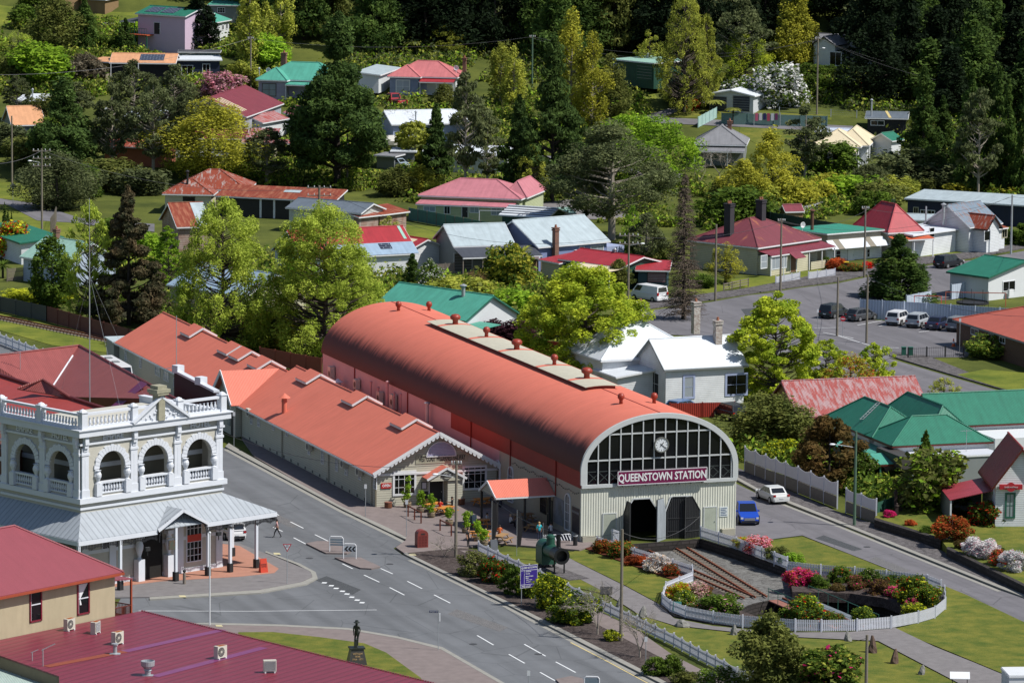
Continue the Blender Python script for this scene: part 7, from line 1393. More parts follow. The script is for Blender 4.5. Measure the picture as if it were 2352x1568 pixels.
F_('paling_fence','grey paling fence by the cabbage palm and garage',[(1000,641),(1040,637)],1.7,1.2,'picket',timber);F_('rail_fence','broken grey timber rail fence beside the street',[(1660,661),(1716,648)],1.0,2,'rail',timber);F_('sheet_fence','faded teal fence behind the washing',[(1648,276),(1890,279)],1.7,4,'solid',mat('faded_teal',C('#6f8f8c',.75),.7));F_('wire_fence','low wire fence along the lane below the forest',[(1780,252),(1958,256)],1.1,4,'wire',steel);F_('sheet_fence','green sheet fence behind the cream roofed house',[(1988,330),(2042,330)],1.7,2.5,'solid',grf);F_('iron_fence','black hooped iron fence beside the brick building',[(2086,806),(2214,798)],1.2,2.4,'iron',dark);F_('board_fence','tan board fence below the orange carport',[(232,210),(288,198)],1.5,1.5,'solid',mat('tan_fence',C('#9c927c',.8),.7));F_('picket_fence','white picket gate and fence above the columnar shrubs',[(222,88),(262,84)],1.2,1.4);F_('board_fence','glazed white panels leaning by the tree ferns',[(1594,285),(1636,262)],1.6,1.5,'solid',mat('mint_panel',C('#b5d6d0',.8),.5));F_('wire_fence','thin wooden stakes fencing the mown paddock',[(112,556),(120,545),(124,530)],2.0,.8,'wire',timber)
def slabz(name,pts,m,z0,z1,**tg):
 p=[PZ(x,y,z1)for x,y in pts];p=[(q.x,q.y)for q in p];a=sum(p[i][0]*p[(i+1)%len(p)][1]-p[(i+1)%len(p)][0]*p[i][1]for i in range(len(p)));p=p if a>0 else p[::-1];k=MB();k.prism(p,z0,z1);return tag(k.build(name,m),**tg)
slabz('garden_bed',[(2016,1176),(2169,1219),(2184,1238),(2352,1316),(2520,1396),(2520,1130),(2036,1120)],lawn,-.1,.74,kind='structure')
for i,pl in enumerate(([(2016,1177),(2169,1220),(2171,1216),(2018,1172)],[(2169,1220),(2192,1214),(2190,1209),(2168,1215)],[(2183,1240),(2352,1318),(2520,1398),(2522,1393),(2354,1313),(2186,1235)])):slabz('garden_wall',pl,stone,-.1,.86-.02*i,label=('dark timber retaining wall left of the garden steps','short end of the garden wall with pale sleepers','dark retaining wall right of the garden steps')[i],cat='wall')
slabz('garden_bed',[(1820,1296),(1938,1305),(2060,1320),(2172,1342),(2178,1362),(2150,1388),(2105,1385),(2085,1372),(2040,1356),(1964,1347),(1831,1346)],mulch,-.85,-.02,kind='structure');slabz('garden_bed',[(1604,1326),(1640,1332),(1690,1362),(1716,1392),(1790,1418),(1900,1430),(1800,1434),(1700,1424),(1600,1410),(1548,1392),(1538,1378),(1545,1358)],mulch,-.85,-.12,kind='structure')
slabz('bark_bed',[(1346,1253),(1374,1250),(1600,1314),(1570,1326),(1540,1318)],mat('red_bark',C('#8a5240',.7),.95,'gravel',C('#5a3528',.7),sc=3),-.05,.08,kind='structure')
# ---- poles and wires
polem=mat('pole_timber',C('#8d8577',.75),.9,sc=3,var=.2);polegreen=mat('pole_green',C('#5d7a66',.75),.85,sc=3,var=.15)
PT={}
def pole(key,x,yb,yt,label,arms=0,lamp=0,m=None,r=.15,aw=1.2,base=None):
 q=base or P(x,yb);h=hz(q,yt);t=thing('power_pole',label,'pole',q);k=MB();k.tube((0,0,-.3),(0,0,h),r,r*.72,9);k.build('shaft',m or polem,t)
 for i in range(arms):
  z=h-.3-i*1.0;k=MB();aw=aw if key in 'aeg' else .45;k.beam((-aw,-.12,z),(aw,.12,z),.1,.12);a=k.build('crossarm',timber,t);k=MB()
  for u in (-aw*.9,-aw*.4,aw*.4,aw*.9):k.lathe((u,0,z+.06),[(.05,0),(.08,.05),(.04,.12),(.07,.18),(.02,.24)],7)
  k.build('insulators',mat('insulator',(.5,.52,.54),.3),a)
 if lamp:k=MB();z=h*.86 if abs(lamp)<3 else h-.4;k.tube((0,0,z-.3),(lamp,-.1,z),.03,n=6);a=k.build('lamp_arm',steel,t);k=MB();k.ball((lamp+(.25 if lamp>0 else -.25),-.1,z),.28,6,.35);k.build('lamp_head',white,a)
 PT[key]=q+Vector((0,0,h-.25));return t
for a in (('a',92,562,364,'tall power pole with tangled crossarms and a lamp at far left',3,-1.3),('b',21,445,290,'thin grey pole at the left edge behind the diamond sign'),('c',565,214,98,'power pole before the lavender cottage',1),('d',791,434,316,'plain grey pole in front of the huge pine'),('f',1211,205,82,'green stained pole among the pale poplars',1,0,polegreen),('g',1441,695,532,'power pole with two crossarms beside the white van',2,1.4),('h',1641,681,508,'slim grey pole beside the dead conifer',0),('i',1790,662,492,'leaning looking pole before the cream house',1),('j',1982,621,460,'tall pole left of the round cypress',1),('k',1922,757,623,'bare wooden pole in the car park beside the dark cars'),('l',1990,772,617,'thicker wooden pole between the parked cars'),('m',2121,552,457,'steel pole in front of the run down cottage',0,0,steel),('n',2318,562,427,'steel pole right of the run down cottage',0,0,steel),('o',1866,250,75,'tall grey pole on the lane below the forest cottage',1,.6),('p',2153,205,148,'short pole rising between the cypresses',0),('q',1970,1193,975,'green pole with a street lamp beside the board fence',0,-1.9,polegreen),('r',1439,1469,1210,'wooden pole rising from the pink footpath',0),('s',1056,1284,1060,'weathered pole with lamp arm in front of the cafe gable',1,-1.6),('t',2004,1615,1441,'cut off wooden pole at the bottom right',0)):pole(*a)
e_=P(729,590);pole('e',729,590,436,'pole with transformer arms above the slate roofed shed',2,0,None,.2,1.6,e_)
wire_m=mat('wire',(.12,.12,.13),.6);NW=[0]
def wire(a,b,label,sag=1.2,off=0):
 a=PT[a]if isinstance(a,str)else a;b=PT[b]if isinstance(b,str)else b;a=a+Vector((off,0,-abs(off)*.2));b=b+Vector((off,0,-abs(off)*.2));k=MB();n=12;pts=[a.lerp(b,i/n)-Vector((0,0,sag*4*(i/n)*(1-i/n)))for i in range(n+1)]
 k.path([p-a for p in pts],.022,3);o=k.build('power_line',wire_m,None,label=label,cat='wire',group='overhead wires');o.location=a
def Q(x,y,D):d=ray(x,y);return d*D+Vector((0,0,CH))
for a,b,l,s_,of in (('c','f','wire from the lavender cottage pole to the green stained pole',1.5,0),('f','o','upper wire along the forest edge to the lane pole',2.5,.5),('f','o','lower wire along the forest edge to the lane pole',3.2,-.5),('o',Q(2420,168,800),'wire from the lane pole across the dark trees',2.0,0),('o',Q(2420,186,790),'second wire from the lane pole across the dark trees',2.4,.6),('c',Q(-40,195,760),'wire over the orange carport at the left',1.5,0),('g','i','wire from the van pole over the dead conifer',1.0,.4),('i','j','wire above the awning cottage',1.2,.4),('j','n','wire over the run down cottage roof',1.4,0),('i','n','longer wire over the red pyramid roof',2.5,-.4),('n',Q(2440,405,620),'wire running off to the right edge',.6,0),('a','e','wire from the far left pole to the transformer pole',2.2,0),('e','g','wire from the transformer pole to the van pole',3.5,0),('l','j','wire from the car park pole to the street',1.0,0),('l',Q(2440,700,560),'wire above the white ribbed fence',1.6,0),('s',Q(500,1000,470),'wire crossing the cafe roof and street wall',1.5,0),('s','r','wire from the cafe pole to the footpath pole',2.5,0),('r',Q(1640,1150,470),'wire from the footpath pole to the station front',1.6,0),('t',Q(1400,1330,440),'wire low over the park at the bottom',3.0,0),('a',Q(-40,400,560),'wires leaving the far left pole',.5,0)):wire(a,b,l,s_,of)
# ---- vehicles
tyre=mat('tyre',(.012,.012,.013),.8);rim=mat('alloy',(.4,.41,.43),.35,metal=.7);cglass=mat('car_glass',(.01,.012,.015),.08,spec=.7,var=0)
def lofted(k,secs):
 n=len(secs[0]);k.add([p for s_ in secs for p in s_],[(i*n+j,i*n+(j+1)%n,(i+1)*n+(j+1)%n,(i+1)*n+j)for i in range(len(secs)-1)for j in range(n)]+[tuple(range(n))[::-1],tuple(range((len(secs)-1)*n,len(secs)*n))])
VT=dict(suv=(4.5,1.84,1.66,(-2.2,-1.95,.35,1.15),1.0),hatch=(4.3,1.78,1.47,(-2.1,-1.5,.3,1.2),.92),sedan=(4.6,1.78,1.46,(-1.65,-1.0,.3,1.2),.92),van=(5.0,1.95,1.95,(-2.45,-2.35,1.35,2.05),1.15),ute=(5.3,1.92,1.82,(-.6,-.35,.75,1.5),1.1),bus=(9.0,2.4,3.1,(-4.4,-4.3,3.9,4.4),1.4))
def car(kind,col,label,a,b,group=None,rough=.25,plate=True):
 L_,W_c,H_,(g0,g1,g2,g3),bz=VT[kind];pa,pb=P(*a),P(*b);d=pb-pa;c=(pa+pb)/2;t=thing('parked_car' if kind not in ('van','bus')else {'van':'parked_van','bus':'coach'}[kind],label,{'van':'van','bus':'bus','ute':'pickup truck'}.get(kind,'car'),(c.x,c.y,pa.z),atan2(d.y,d.x),group)
 body=mat('car_'+label[:14],col,rough,spec=.6,var=.02);h=L_/2;w_=W_c/2;k=MB()
 prof=[(-h,.5,.8),(-h+.03,.75,.93),(-h+.12,bz,.95),(g0,bz,.97),(g3,bz-.0,.97),(h-.5,bz-.16 if kind!='bus' else bz,.94),(h-.1,bz-.3 if kind!='bus' else bz,.86),(h,.5,.78)]
 if kind=='ute':prof[2]=(-h+.1,.95,.95);prof[3]=(g0-.05,.95,.97);prof.insert(4,(g0,bz,.97))
 secs=[]
 for x,z,ws in prof:secs.append([(x,-w_*ws*.93,.28),(x,-w_*ws,.5),(x,-w_*ws,z-.08),(x,-w_*ws*.93,z),(x,w_*ws*.93,z),(x,w_*ws,z-.08),(x,w_*ws,.5),(x,w_*ws*.93,.28)])
 lofted(k,secs);bo=k.build('body',body,t,smooth=False);r=w_*.8
 k=MB();k.add([(g0,-w_*.93,bz-.02),(g3,-w_*.93,bz-.02),(g3,w_*.93,bz-.02),(g0,w_*.93,bz-.02),(g1,-r,H_),(g2,-r,H_),(g2,r,H_),(g1,r,H_)],[(0,1,5,4),(1,2,6,5),(2,3,7,6),(3,0,4,7),(4,5,6,7)]);k.build('roof',body,t)
 C0=[Vector(p)for p in ((g0,-w_*.93,bz),(g3,-w_*.93,bz),(g3,w_*.93,bz),(g0,w_*.93,bz),(g1,-r,H_),(g2,-r,H_),(g2,r,H_),(g1,r,H_))]
 def pane(i,j,k2,l,u0=.06,u1=.94,v0=.1,v1=.86,name='window'):
  A,B,Cc,D=C0[i],C0[j],C0[k2],C0[l];n=(B-A).cross(D-A).normalized()*.012
  f=lambda u,v:(A.lerp(B,u)).lerp(D.lerp(Cc,u),v)+n
  q=MB();q.add([f(u0,v0),f(u1,v0),f(u1,v1),f(u0,v1)],[(0,1,2,3)]);q.build(name,cglass,t)
 pane(1,2,6,5,.05,.95,.06,.92,'windscreen')
 if kind!='van' or True:pane(3,0,4,7,.1,.9,.15,.85,'rear_window')
 if kind=='van':pane(0,1,5,4,.7,.95);pane(2,3,7,6,.05,.3)
 elif kind=='bus':
  for i in range(6):pane(0,1,5,4,.04+.155*i,.18+.155*i,.35,.85);pane(2,3,7,6,.04+.155*i,.18+.155*i,.35,.85)
 else:
  for u0,u1 in ((.07,.34),(.37,.62),(.65,.92)):pane(0,1,5,4,u0,u1);pane(2,3,7,6,u0,u1)
 wr=.34 if kind not in ('ute','bus')else .42
 for x in (-h+.85,h-.85):
  for s in (-1,1):
   k=MB();k.lathe((x,s*(w_-.1),wr),[(wr*.6,-.11),(wr,-.1),(wr,.1),(wr*.6,.11)],16,ax='y');wl=k.build('wheel',tyre,t);k=MB();k.lathe((x,s*(w_+.012),wr),[(wr*.62,-.01),(wr*.62,.01)],10,ax='y');k.build('rim',rim,wl)
   k=MB();k.box(x-wr-.07,s*(w_-.03),.28,x+wr+.07,s*(w_-.005),wr*2+.04);k.build('wheel_arch',tyre,t)if kind in ('suv','ute')else None
 for s in (-1,1):
  k=MB();k.box(h-.22,s*w_*.62,.62,h-.02,s*w_*.86,.78);k.build('headlight',mat('lamp_glass',(.6,.62,.65),.15),t);k=MB();zz=.78 if kind!='van' else .9;k.box(-h-.01,s*w_*.66,zz-.02,-h+.2,s*w_*.925,zz+.14+(.2 if kind=='van' else 0));k.build('taillight',mat('tail_red',(.35,.01,.01),.25),t);k=MB();k.box(g3-.45,s*(w_*.95),bz-.02,g3-.3,s*(w_+.14),bz+.12);k.build('mirror',body,t)
 k=MB();k.box(-h-.03,-w_*.8,.3,-h+.1,w_*.8,.48);k.box(h-.1,-w_*.78,.3,h+.03,w_*.78,.46);k.build('bumper',tyre if kind in ('suv','ute')else body,t)
 if plate:k=MB();k.box(-h-.04,-.19,.55,-h-.028,.19,.66);k.build('number_plate',white,t)
 if kind in ('ute','suv'):k=MB();k.box(h-.06,-.5,.5,h+.012,.5,.72);k.build('grille',dark if kind=='suv' else rim,t)
 if kind=='ute':k=MB();k.box(-h+.15,-w_*.85,.955,g0-.1,w_*.85,.97);k.build('tray',tyre,t)
 return t
CG_='cars in the car park by the white fence'
car('sedan',(.6,.62,.63),'silver sedan parked beside the white fence',(1808,1149),(1752,1127));car('ute',(.012,.06,.42),'bright blue pickup truck beside the station front',(1706,1168),(1735,1203));car('suv',(.7,.71,.73),'white hatch parked behind the hotel verandah',(551,1254),(518,1238));car('suv',(.03,.035,.05),'dark blue suv parked furthest left in the car park',(1893,719),(1936,709),CG_);car('hatch',(.07,.075,.085),'charcoal hatchback second from the left in the car park',(1953,724),(2004,716),CG_);car('suv',(.72,.73,.75),'white suv in the middle of the car park row',(2049,732),(2079,722),CG_);car('suv',(.4,.43,.47),'silver blue suv right of the white one',(2094,737),(2126,726),CG_);car('sedan',(.02,.025,.06),'navy sedan right of the silver suv',(2138,741),(2172,730),CG_);car('suv',(.2,.22,.25),'grey suv half hidden by the red roof',(2186,744),(2221,733),CG_);car('suv',(.012,.014,.02),'black suv parked on the street by the run down cottage',(2155,598),(2197,591));car('van',(.75,.76,.78),'white delivery van with rear doors towards us',(1517,688),(1461,680));car('hatch',(.6,.02,.02),'bright red car under the orange roofed carport',(290,200),(322,195));car('sedan',(.3,.38,.45),'pale blue car beside the grey garage wall',(912,392),(885,387));car('suv',(.02,.022,.025),'black car behind the red ribbed fence',(1695,955),(1660,946));car('hatch',(.1,.18,.35),'blue car roof showing above the barrel roof edge',(1555,944),(1590,938));car('ute',(.35,.03,.04),'small red pickup by the blue grey cottage',(905,248),(885,240))
a,b=PZ(212,822,3.0),PZ(312,875,3.0);a2,b2=pr(Vector((a.x,a.y,0))),pr(Vector((b.x,b.y,0)));bs_=car('bus',(.75,.76,.78),'long white motorhome parked behind the maroon hotel roof',a2,b2)
k=MB()
for x in (-2.4,.6):k.box(x,-.35,3.1,x+.8,.35,3.22)
k.build('roof_hatch',W_greyc,bs_)
# ---- people
skin=mat('skin',C('#c99a7d',.85),.6,var=.03)
def person(px,py,label,pose='stand',yaw=0.,top=(.5,.3,.3),legs=(.02,.02,.025),hair=(.02,.015,.012),h=1.68,z=.12,long=False,bareleg=False):
 q=P(px,py);t=thing('person',label,'person',(q.x,q.y,z),yaw);s=h/1.7;V=[];E=[];R=[];B=[]
 def j(x,y,zz,r,bn,par=None):V.append((x*s,y*s,zz*s));R.append(r*s);B.append(bn);(E.append((par,len(V)-1))if par is not None else None);return len(V)-1
 sit=pose=='sit';hp=.5 if sit else .92;pel=j(0,0,hp,.135,'l');wa=j(0,0,hp+.2,.12,'t',pel);ch_=j(.02,0,hp+.38,.145,'t',wa);nk=j(.02,0,hp+.54,.06,'s',ch_);hd=j(.04,0,hp+.66,.088,'s',nk);tp=j(.03,0,hp+.75,.075,'s',hd);j(.125,0,hp+.655,.018,'s',hd)
 for sd_ in (-1,1):
  sw=.22*sd_ if pose=='walk' else .03
  sh=j(.02,.19*sd_,hp+.47,.062,'t',ch_);el=j((-sw*.5 if not sit else .12),.24*sd_,hp+.2,.045,'t',sh);wr_=j((-sw*.9+.06 if not sit else .36),.2*sd_ if not sit else .12*sd_,hp-.02 if not sit else hp+.26,.032,'s',el);pm=j((-sw+.09 if not sit else .43),.19*sd_ if not sit else .1*sd_,hp-.1 if not sit else hp+.27,.034,'s',wr_)
  for f in range(5):
   dx,dz=((f-1.5)*.02,-.085+.012*abs(f-1.5))if f<4 else (.055,-.03)
   j(V[pm][0]/s+dx+(.07 if sit else 0),V[pm][1]/s-.006*sd_*f,V[pm][2]/s+dz*(.3 if sit else 1),.009,'s',pm)
  hi_=j(0,.09*sd_,hp-.06,.09,'l',pel)
  if sit:kn=j(.42,.12*sd_,.5,.065,'l',hi_);an=j(.42,.12*sd_,.08,.042,'l' if not bareleg else 's',kn);j(.56,.12*sd_,.04,.035,'f',an)
  else:kn=j(sw*.8+.03,.1*sd_,.5,.062,'l',hi_);an=j(sw*1.5-(.05 if pose=='walk' else 0),.1*sd_,.09,.042,'l' if not bareleg else 's',kn);j(sw*1.5+.12,.11*sd_,.045,.036,'f',an)
 me=bpy.data.meshes.new('body');me.from_pydata(V,E,[]);o=bpy.data.objects.new('body',me);COL.objects.link(o);md=o.modifiers.new('skin','SKIN');sv=me.skin_vertices[0].data
 for i,r in enumerate(R):sv[i].radius=(r,r);sv[i].use_root=i==0
 o.modifiers.new('sub','SUBSURF').levels=1;dg=bpy.context.evaluated_depsgraph_get();m2=bpy.data.meshes.new_from_object(o.evaluated_get(dg));bpy.data.objects.remove(o)
 m2.materials.clear();tm=mat('top_'+str(top),top,.8);lm=mat('legs_'+str(legs),legs,.8)
 for m_ in (skin,tm,lm,dark):m2.materials.append(m_)
 A=np.array([V[a]for a,b in E]);Bn=np.array([V[b]for a,b in E]);kinds=[B[b]for a,b in E]
 for p in m2.polygons:
  c=np.array(p.center);ab=Bn-A;u=np.clip(((c-A)*ab).sum(1)/np.maximum((ab**2).sum(1),1e-9),0,1);dd=np.linalg.norm(A+ab*u[:,None]-c,axis=1);p.material_index={'s':0,'t':1,'l':2,'f':3}[kinds[int(dd.argmin())]];p.use_smooth=True
 o=bpy.data.objects.new('body',m2);COL.objects.link(o);o.parent=t
 k=MB();hc_=Vector(V[hd]);k.ball(hc_+Vector((-.02,0,.035))*s,.108*s,8,1.0);
 if long:k.tube(hc_+Vector((-.08,0,.05))*s,hc_+Vector((-.13,0,-.32))*s,.06*s,.03*s,7)
 k.build('hair',mat('hair_'+str(hair),hair,.7),t,smooth=True);k=MB()
 for sd_ in (-1,1):k.ball(hc_+Vector((.094,.032*sd_,.01))*s,.011*s,4)
 k.build('eyes',dark,t);return t
PP=person
PP(645,1244,'woman in a pale pink top and black trousers walking across the road','walk',pi*.97,(.55,.33,.33),(.015,.015,.02),long=True,z=0);PP(1083,1259,'woman in a black dress standing with a white handbag','stand',-.6,(.03,.03,.035),(.025,.025,.03),long=True);PP(1247,1242,'woman in a turquoise top standing with a straw bag','stand',1.8,(.02,.42,.5),(.03,.04,.08),(.45,.3,.14));PP(1018,1183,'diner in a red jacket seated at the orange picnic table','sit',1.3,(.6,.03,.02));PP(1046,1176,'diner in black with sunglasses seated beside the cafe pole','sit',pi,(.02,.02,.022),long=True);PP(1126,1212,'woman in a white top seated drinking','sit',-.4,(.55,.56,.6),(.3,.2,.16));PP(1124,1240,'small fair haired child seated at a picnic table','sit',.6,(.05,.07,.2),hair=(.5,.38,.2),h=1.2);PP(1156,1240,'diner in a bright orange top seated with back to us','sit',1.5,(.6,.12,.02));PP(1180,1214,'diner in a white shirt and straw hat in a wheelchair','sit',.3,(.6,.62,.66),hair=(.5,.38,.25));PP(1274,1232,'man in a white shirt seated under the station wall','sit',2.4,(.6,.61,.64));PP(1135,1168,'diner in dark clothes in the shade of the porch','sit',0.,(.04,.04,.05));PP(1158,1176,'second shaded diner further under the porch','sit',2.8,(.05,.05,.07))
# ---- cafe furniture
honey=mat('honey_timber',C('#d28b3e',.85),.5,sc=3,var=.15)
def ptable(px,py,yaw,label,m=None,L_=1.9):
 q=P(px,py);t=thing('picnic_table',label,'picnic table',(q.x,q.y,.12),yaw,'picnic tables outside the cafe');m=m or honey
 k=MB();k.box(-L_/2,-.38,.7,L_/2,.38,.76);k.build('table_top',m,t)
 for s in (-1,1):k=MB();k.box(-L_/2,s*.72-.14,.42,L_/2,s*.72+.14,.47);k.build('seat',m,t)
 for s in (-1,1):k=MB();x=s*(L_/2-.3);k.beam((x,-.8,0),(x,-.25,.7),.08);k.beam((x,.8,0),(x,.25,.7),.08);k.beam((x,-.78,.38),(x,.78,.38),.05,.08);k.build('leg_frame',m,t)
for x,y,r,l in ((1030,1188,.9,'glossy orange picnic table in front of the cafe door'),(1003,1180,.9,'orange picnic table nearest the left cafe window'),(1108,1215,.2,'honey coloured picnic table beside the white topped woman'),(1112,1243,.2,'picnic table where the child sits'),(1160,1250,1.2,'picnic table beside the orange topped diner'),(1210,1200,.4,'weathered picnic table by the first black banner'),(1240,1222,1.0,'picnic table against the station wall'),(1118,1166,.5,'picnic table under the red porch')):ptable(x,y,r,l,honey if y<1250 and x<1150 else mat('worn_timber',C('#a9855a',.8),.7))
def planter(px,py,ht,label):
 q=P(px,py);t=thing('barrel_planter',label,'planter',(q.x,q.y,.12),0,'half barrel planters outside the cafe');k=MB();k.lathe((0,0,0),[(.3,0),(.37,.25),(.36,.5),(.31,.5),(.3,.42),(.02,.42)],16);b=k.build('barrel',mat('barrel_oak',C('#9c8a70',.8),.8,sc=4,var=.2),t);k=MB()
 for z in (.08,.3):k.lathe((0,0,z),[(.37 if z>.2 else .335,0),(.375 if z>.2 else .345,.05)],16)
 k.build('hoop',dark,b);g_=random.Random(int(px));cs=[(g_.gauss(0,.14),g_.gauss(0,.14),.7+g_.random()*(ht-.6))for _ in range(14)];k=MB();k.tube((0,0,.4),(0,0,ht),.025,.01,5);k.build('stem',bark,t);leaves('foliage',cs,[(.28,.28,.26)]*14,26,.13,LM['lime'],t,1.8,.3,seed=int(px))
for x,y,h_,l in ((943,1172,2.9,'tallest slim tree in a tub beside the left cafe window'),(973,1183,2.0,'bushy tree in a half barrel behind the timber rail'),(998,1194,1.9,'bushy tree in the half barrel nearest the red jacketed diner'),(1040,1212,1.7,'potted tree just left of the weathered pole'),(1078,1228,1.8,'slim potted tree right of the weathered pole'),(1105,1246,1.7,'potted tree in front of the honey table'),(1120,1258,1.5,'tub tree beside the white fence end')):planter(x,y,h_,l)
def drum(px,py,label):q=P(px,py);t=thing('drum_stool',label,'stool',(q.x,q.y,.12),0,'wooden drum stools by the cafe');k=MB();k.lathe((0,0,0),[(.33,0),(.36,.1),(.36,.42),(.34,.5)],16);k.build('drum',mat('drum_brown',C('#7a4a30',.8),.6,sc=4,var=.2),t);k=MB();k.lathe((0,0,.5),[(.38,0),(.38,.06),(.02,.08)],16);k.build('cushion',mat('cushion',C('#8c5a4a',.8),.5),t)
drum(899,1174,'drum stool against the boards left of the cafe window');drum(1066,1163,'drum stool just right of the weathered pole');drum(985,1165,'drum stool below the left cafe window')
F_('hitching_rail','rust coloured timber rail nearest the kerb',[(945,1193),(975,1208)],1.1,2.0,'rail',mat('rail_brown',C('#7c3f2c',.8),.7));F_('hitching_rail','second rust coloured rail beside the weathered pole',[(1019,1224),(1045,1236)],1.1,2.0,'rail',MATS['rail_brown'])
def flag(px,py,yt,w_,label,word=None):
 q=P(px,py);h=hz(q,yt);t=thing('banner',label,'banner',q,.25);k=MB();k.tube((0,0,0),(0,0,h),.02,n=5);k.build('pole',steel,t);k=MB();k.prismy([(0,.7),(w_*.5,1.0),(w_*.72,h*.6),(w_*.5,h*.93),(0,h)],-.01,.01);b=k.build('cloth',mat('banner_black',C('#17161c',.8),.7),t)
 if word:text('banner_lettering',word,white,.24,b,facing(w_*.36,-.02,h*.62),.004,bold=.005)
flag(1196,1276,1170,.75,'black feather banner left of the green boiler');flag(1256,1286,1198,.75,'black cafe open banner in front of the green boiler','CAFE\nOPEN');flag(1138,1262,1150,.7,'black feather banner nearest the porch');
for x,y,l,c in ((1096,1218,'pale advertising board leaning by the honey table',C('#9fb3b8',.8)),(1085,1220,'dark menu board beside the pale one',(.02,.03,.03)),(1145,1275,'grey tour sign at the end of the white fence',(.12,.13,.15))):q=P(x,y);t=thing('board_sign',l,'sign board',(q.x,q.y,.12),.3);k=MB();k.beam((0,.2,0),(0,0,1.25),.65,.03)if 0 else k.add([(-.33,-.02,.05),(.33,-.02,.05),(.33,.18,1.25),(-.33,.18,1.25),(-.33,.02,.05),(.33,.02,.05),(.33,.22,1.25),(-.33,.22,1.25)],[(0,1,2,3),(5,4,7,6),(0,4,5,1),(1,5,6,2),(2,6,7,3),(3,7,4,0)]);k.build('board',mat('bd_'+l[:5],c,.5),t);k=MB();k.box(-.3,.5,0,-.26,.54,1.1);k.box(.26,.5,0,.3,.54,1.1);k.build('leg',dark,t)
# ---- street furniture
def post(px,py,yt,label,r=.03,m=None,z=0,name='sign_post',cat='sign',yaw=0):q=P(px,py);q.z=z;h=hz(q,yt);t=thing(name,label,cat,q,yaw);k=MB();k.tube((0,0,-.1),(0,0,h),r,n=8);k.build('post',m or steel,t);return t,h
t,h=post(670,1351,1258,'triangular give way sign on the hotel corner',z=.1);k=MB();k.prismy([(-.38,h),(.38,h),(0,h-.7)],-.04,-.02);b=k.build('sign_face',mat('sign_red',(.5,.02,.04),.4),t);k=MB();k.prismy([(-.27,h-.06),(.27,h-.06),(0,h-.56)],-.052,-.041);k.build('sign_panel',white,b);text('sign_lettering','GIVE\nWAY',dark,.13,b,facing(0,-.055,h-.2),.003,sx=.9)
t,h=post(494,1450,1237,'tall white flagpole in front of the hotel',.06,white,0,'flagpole','flagpole');k=MB();k.ball((0,0,h+.05),.11,6);k.build('finial',white,t)
t,h=post(1020,1498,1402,'street name post on the pink corner pavement',z=.1);k=MB();k.box(-.75,-.02,h-.25,0,.02,h-.08);b=k.build('name_blade',mat('blade_blue',C('#2f3a66',.8),.5),t);text('blade_lettering','STICHT ST',white,.14,b,facing(-.38,-.03,h-.165),.003);k=MB();k.box(.03,-.03,h-.95,.17,.03,h-.3);k.build('small_plate',white,t)
for x,y,yt,l in ((847,1196,1118,'parking sign post on the kerb beside the cafe wall'),(942,1239,1152,'slim sign post at the cafe kerb corner'),(542,1040,958,'thin grey post at the far end of the cafe kerb'),(1497,1541,1455,'thin post with blue plate in the street bed'),(1229,1600,1538,'short post with white plate at the bottom edge'),(1877,745,697,'thin post beside the dark blue suv'),(2204,790,712,'tall thin lamp post near the traffic cone'),(1866,1600,1500,'black post in the olive bush at the bottom')):t,h=post(x,y,yt,l,z=.1);k=MB();k.box(-.12,-.03,h-.4,.12,-.01,h);k.build('plate',white,t)
t,h=post(1935,758,712,'red and white no entry sign in the car park');k=MB();k.lathe((0,-.04,h-.3),[(.3,-.01),(.3,.01)],20,ax='y');b=k.build('disc',MATS['sign_red'],t);k=MB();k.box(-.2,-.065,h-.35,.2,-.052,h-.25);k.build('bar',white,b)
t,h=post(24,490,442,'pale diamond shaped sign seen from behind at far left');k=MB();k.prismy([(0,h),(.42,h-.42),(0,h-.84),(-.42,h-.42)],-.04,-.02);k.build('sign_face',W_greyc,t)
t,h=post(281,1460-124,1290,'green street name sign in front of the hotel wall');k=MB();k.box(-.8,-.02,h-.2,.1,.02,h);k.build('name_blade',teal_t,t)
def hoop(px0,px1,py,yt,label,panel,z=.13):
 a,b=PZ(px0,py,z),PZ(px1,py+0.3,z);h=hz(a,yt);t=thing('island_hoop',label,'traffic sign',a,atan2((b-a).y,(b-a).x));w_=(b-a).length;k=MB();k.path([(0,0,0),(0,0,h-.15),(.12,0,h),(w_-.12,0,h),(w_,0,h-.15),(w_,0,0)],.05,8);k.build('hoop',white,t)
 if panel=='bars':
  for z_ in (h*.45,h*.62,h*.79):k=MB();k.box(.05,-.03,z_-.07,w_-.05,.03,z_+.07);k.build('slat',mat('slat_grey',C('#8fa0ab',.8),.4),t)
 else:
  k=MB();k.box(.05,-.03,h*.48,w_-.05,.03,h*.84);b_=k.build('panel',mat('panel_white',(.6,.66,.7),.5),t);zc,hh=h*.66,h*.17
  for i in range(3):x=.1+i*w_*.29;k=MB();k.prismy([(x,zc),(x+.2,zc+hh),(x+.38,zc+hh),(x+.18,zc),(x+.38,zc-hh),(x+.2,zc-hh)][::-1],-.045,-.031);k.build('chevron',dark,b_)
hoop(766,797,1273,1239,'white tubular hoop with grey slats on the first traffic island','bars');hoop(798,827,1289,1255,'white hoop with a black chevron panel on the second island','chev');hoop(1357,1391,1574,1549,'white hoop on the island at the bottom edge','bars')
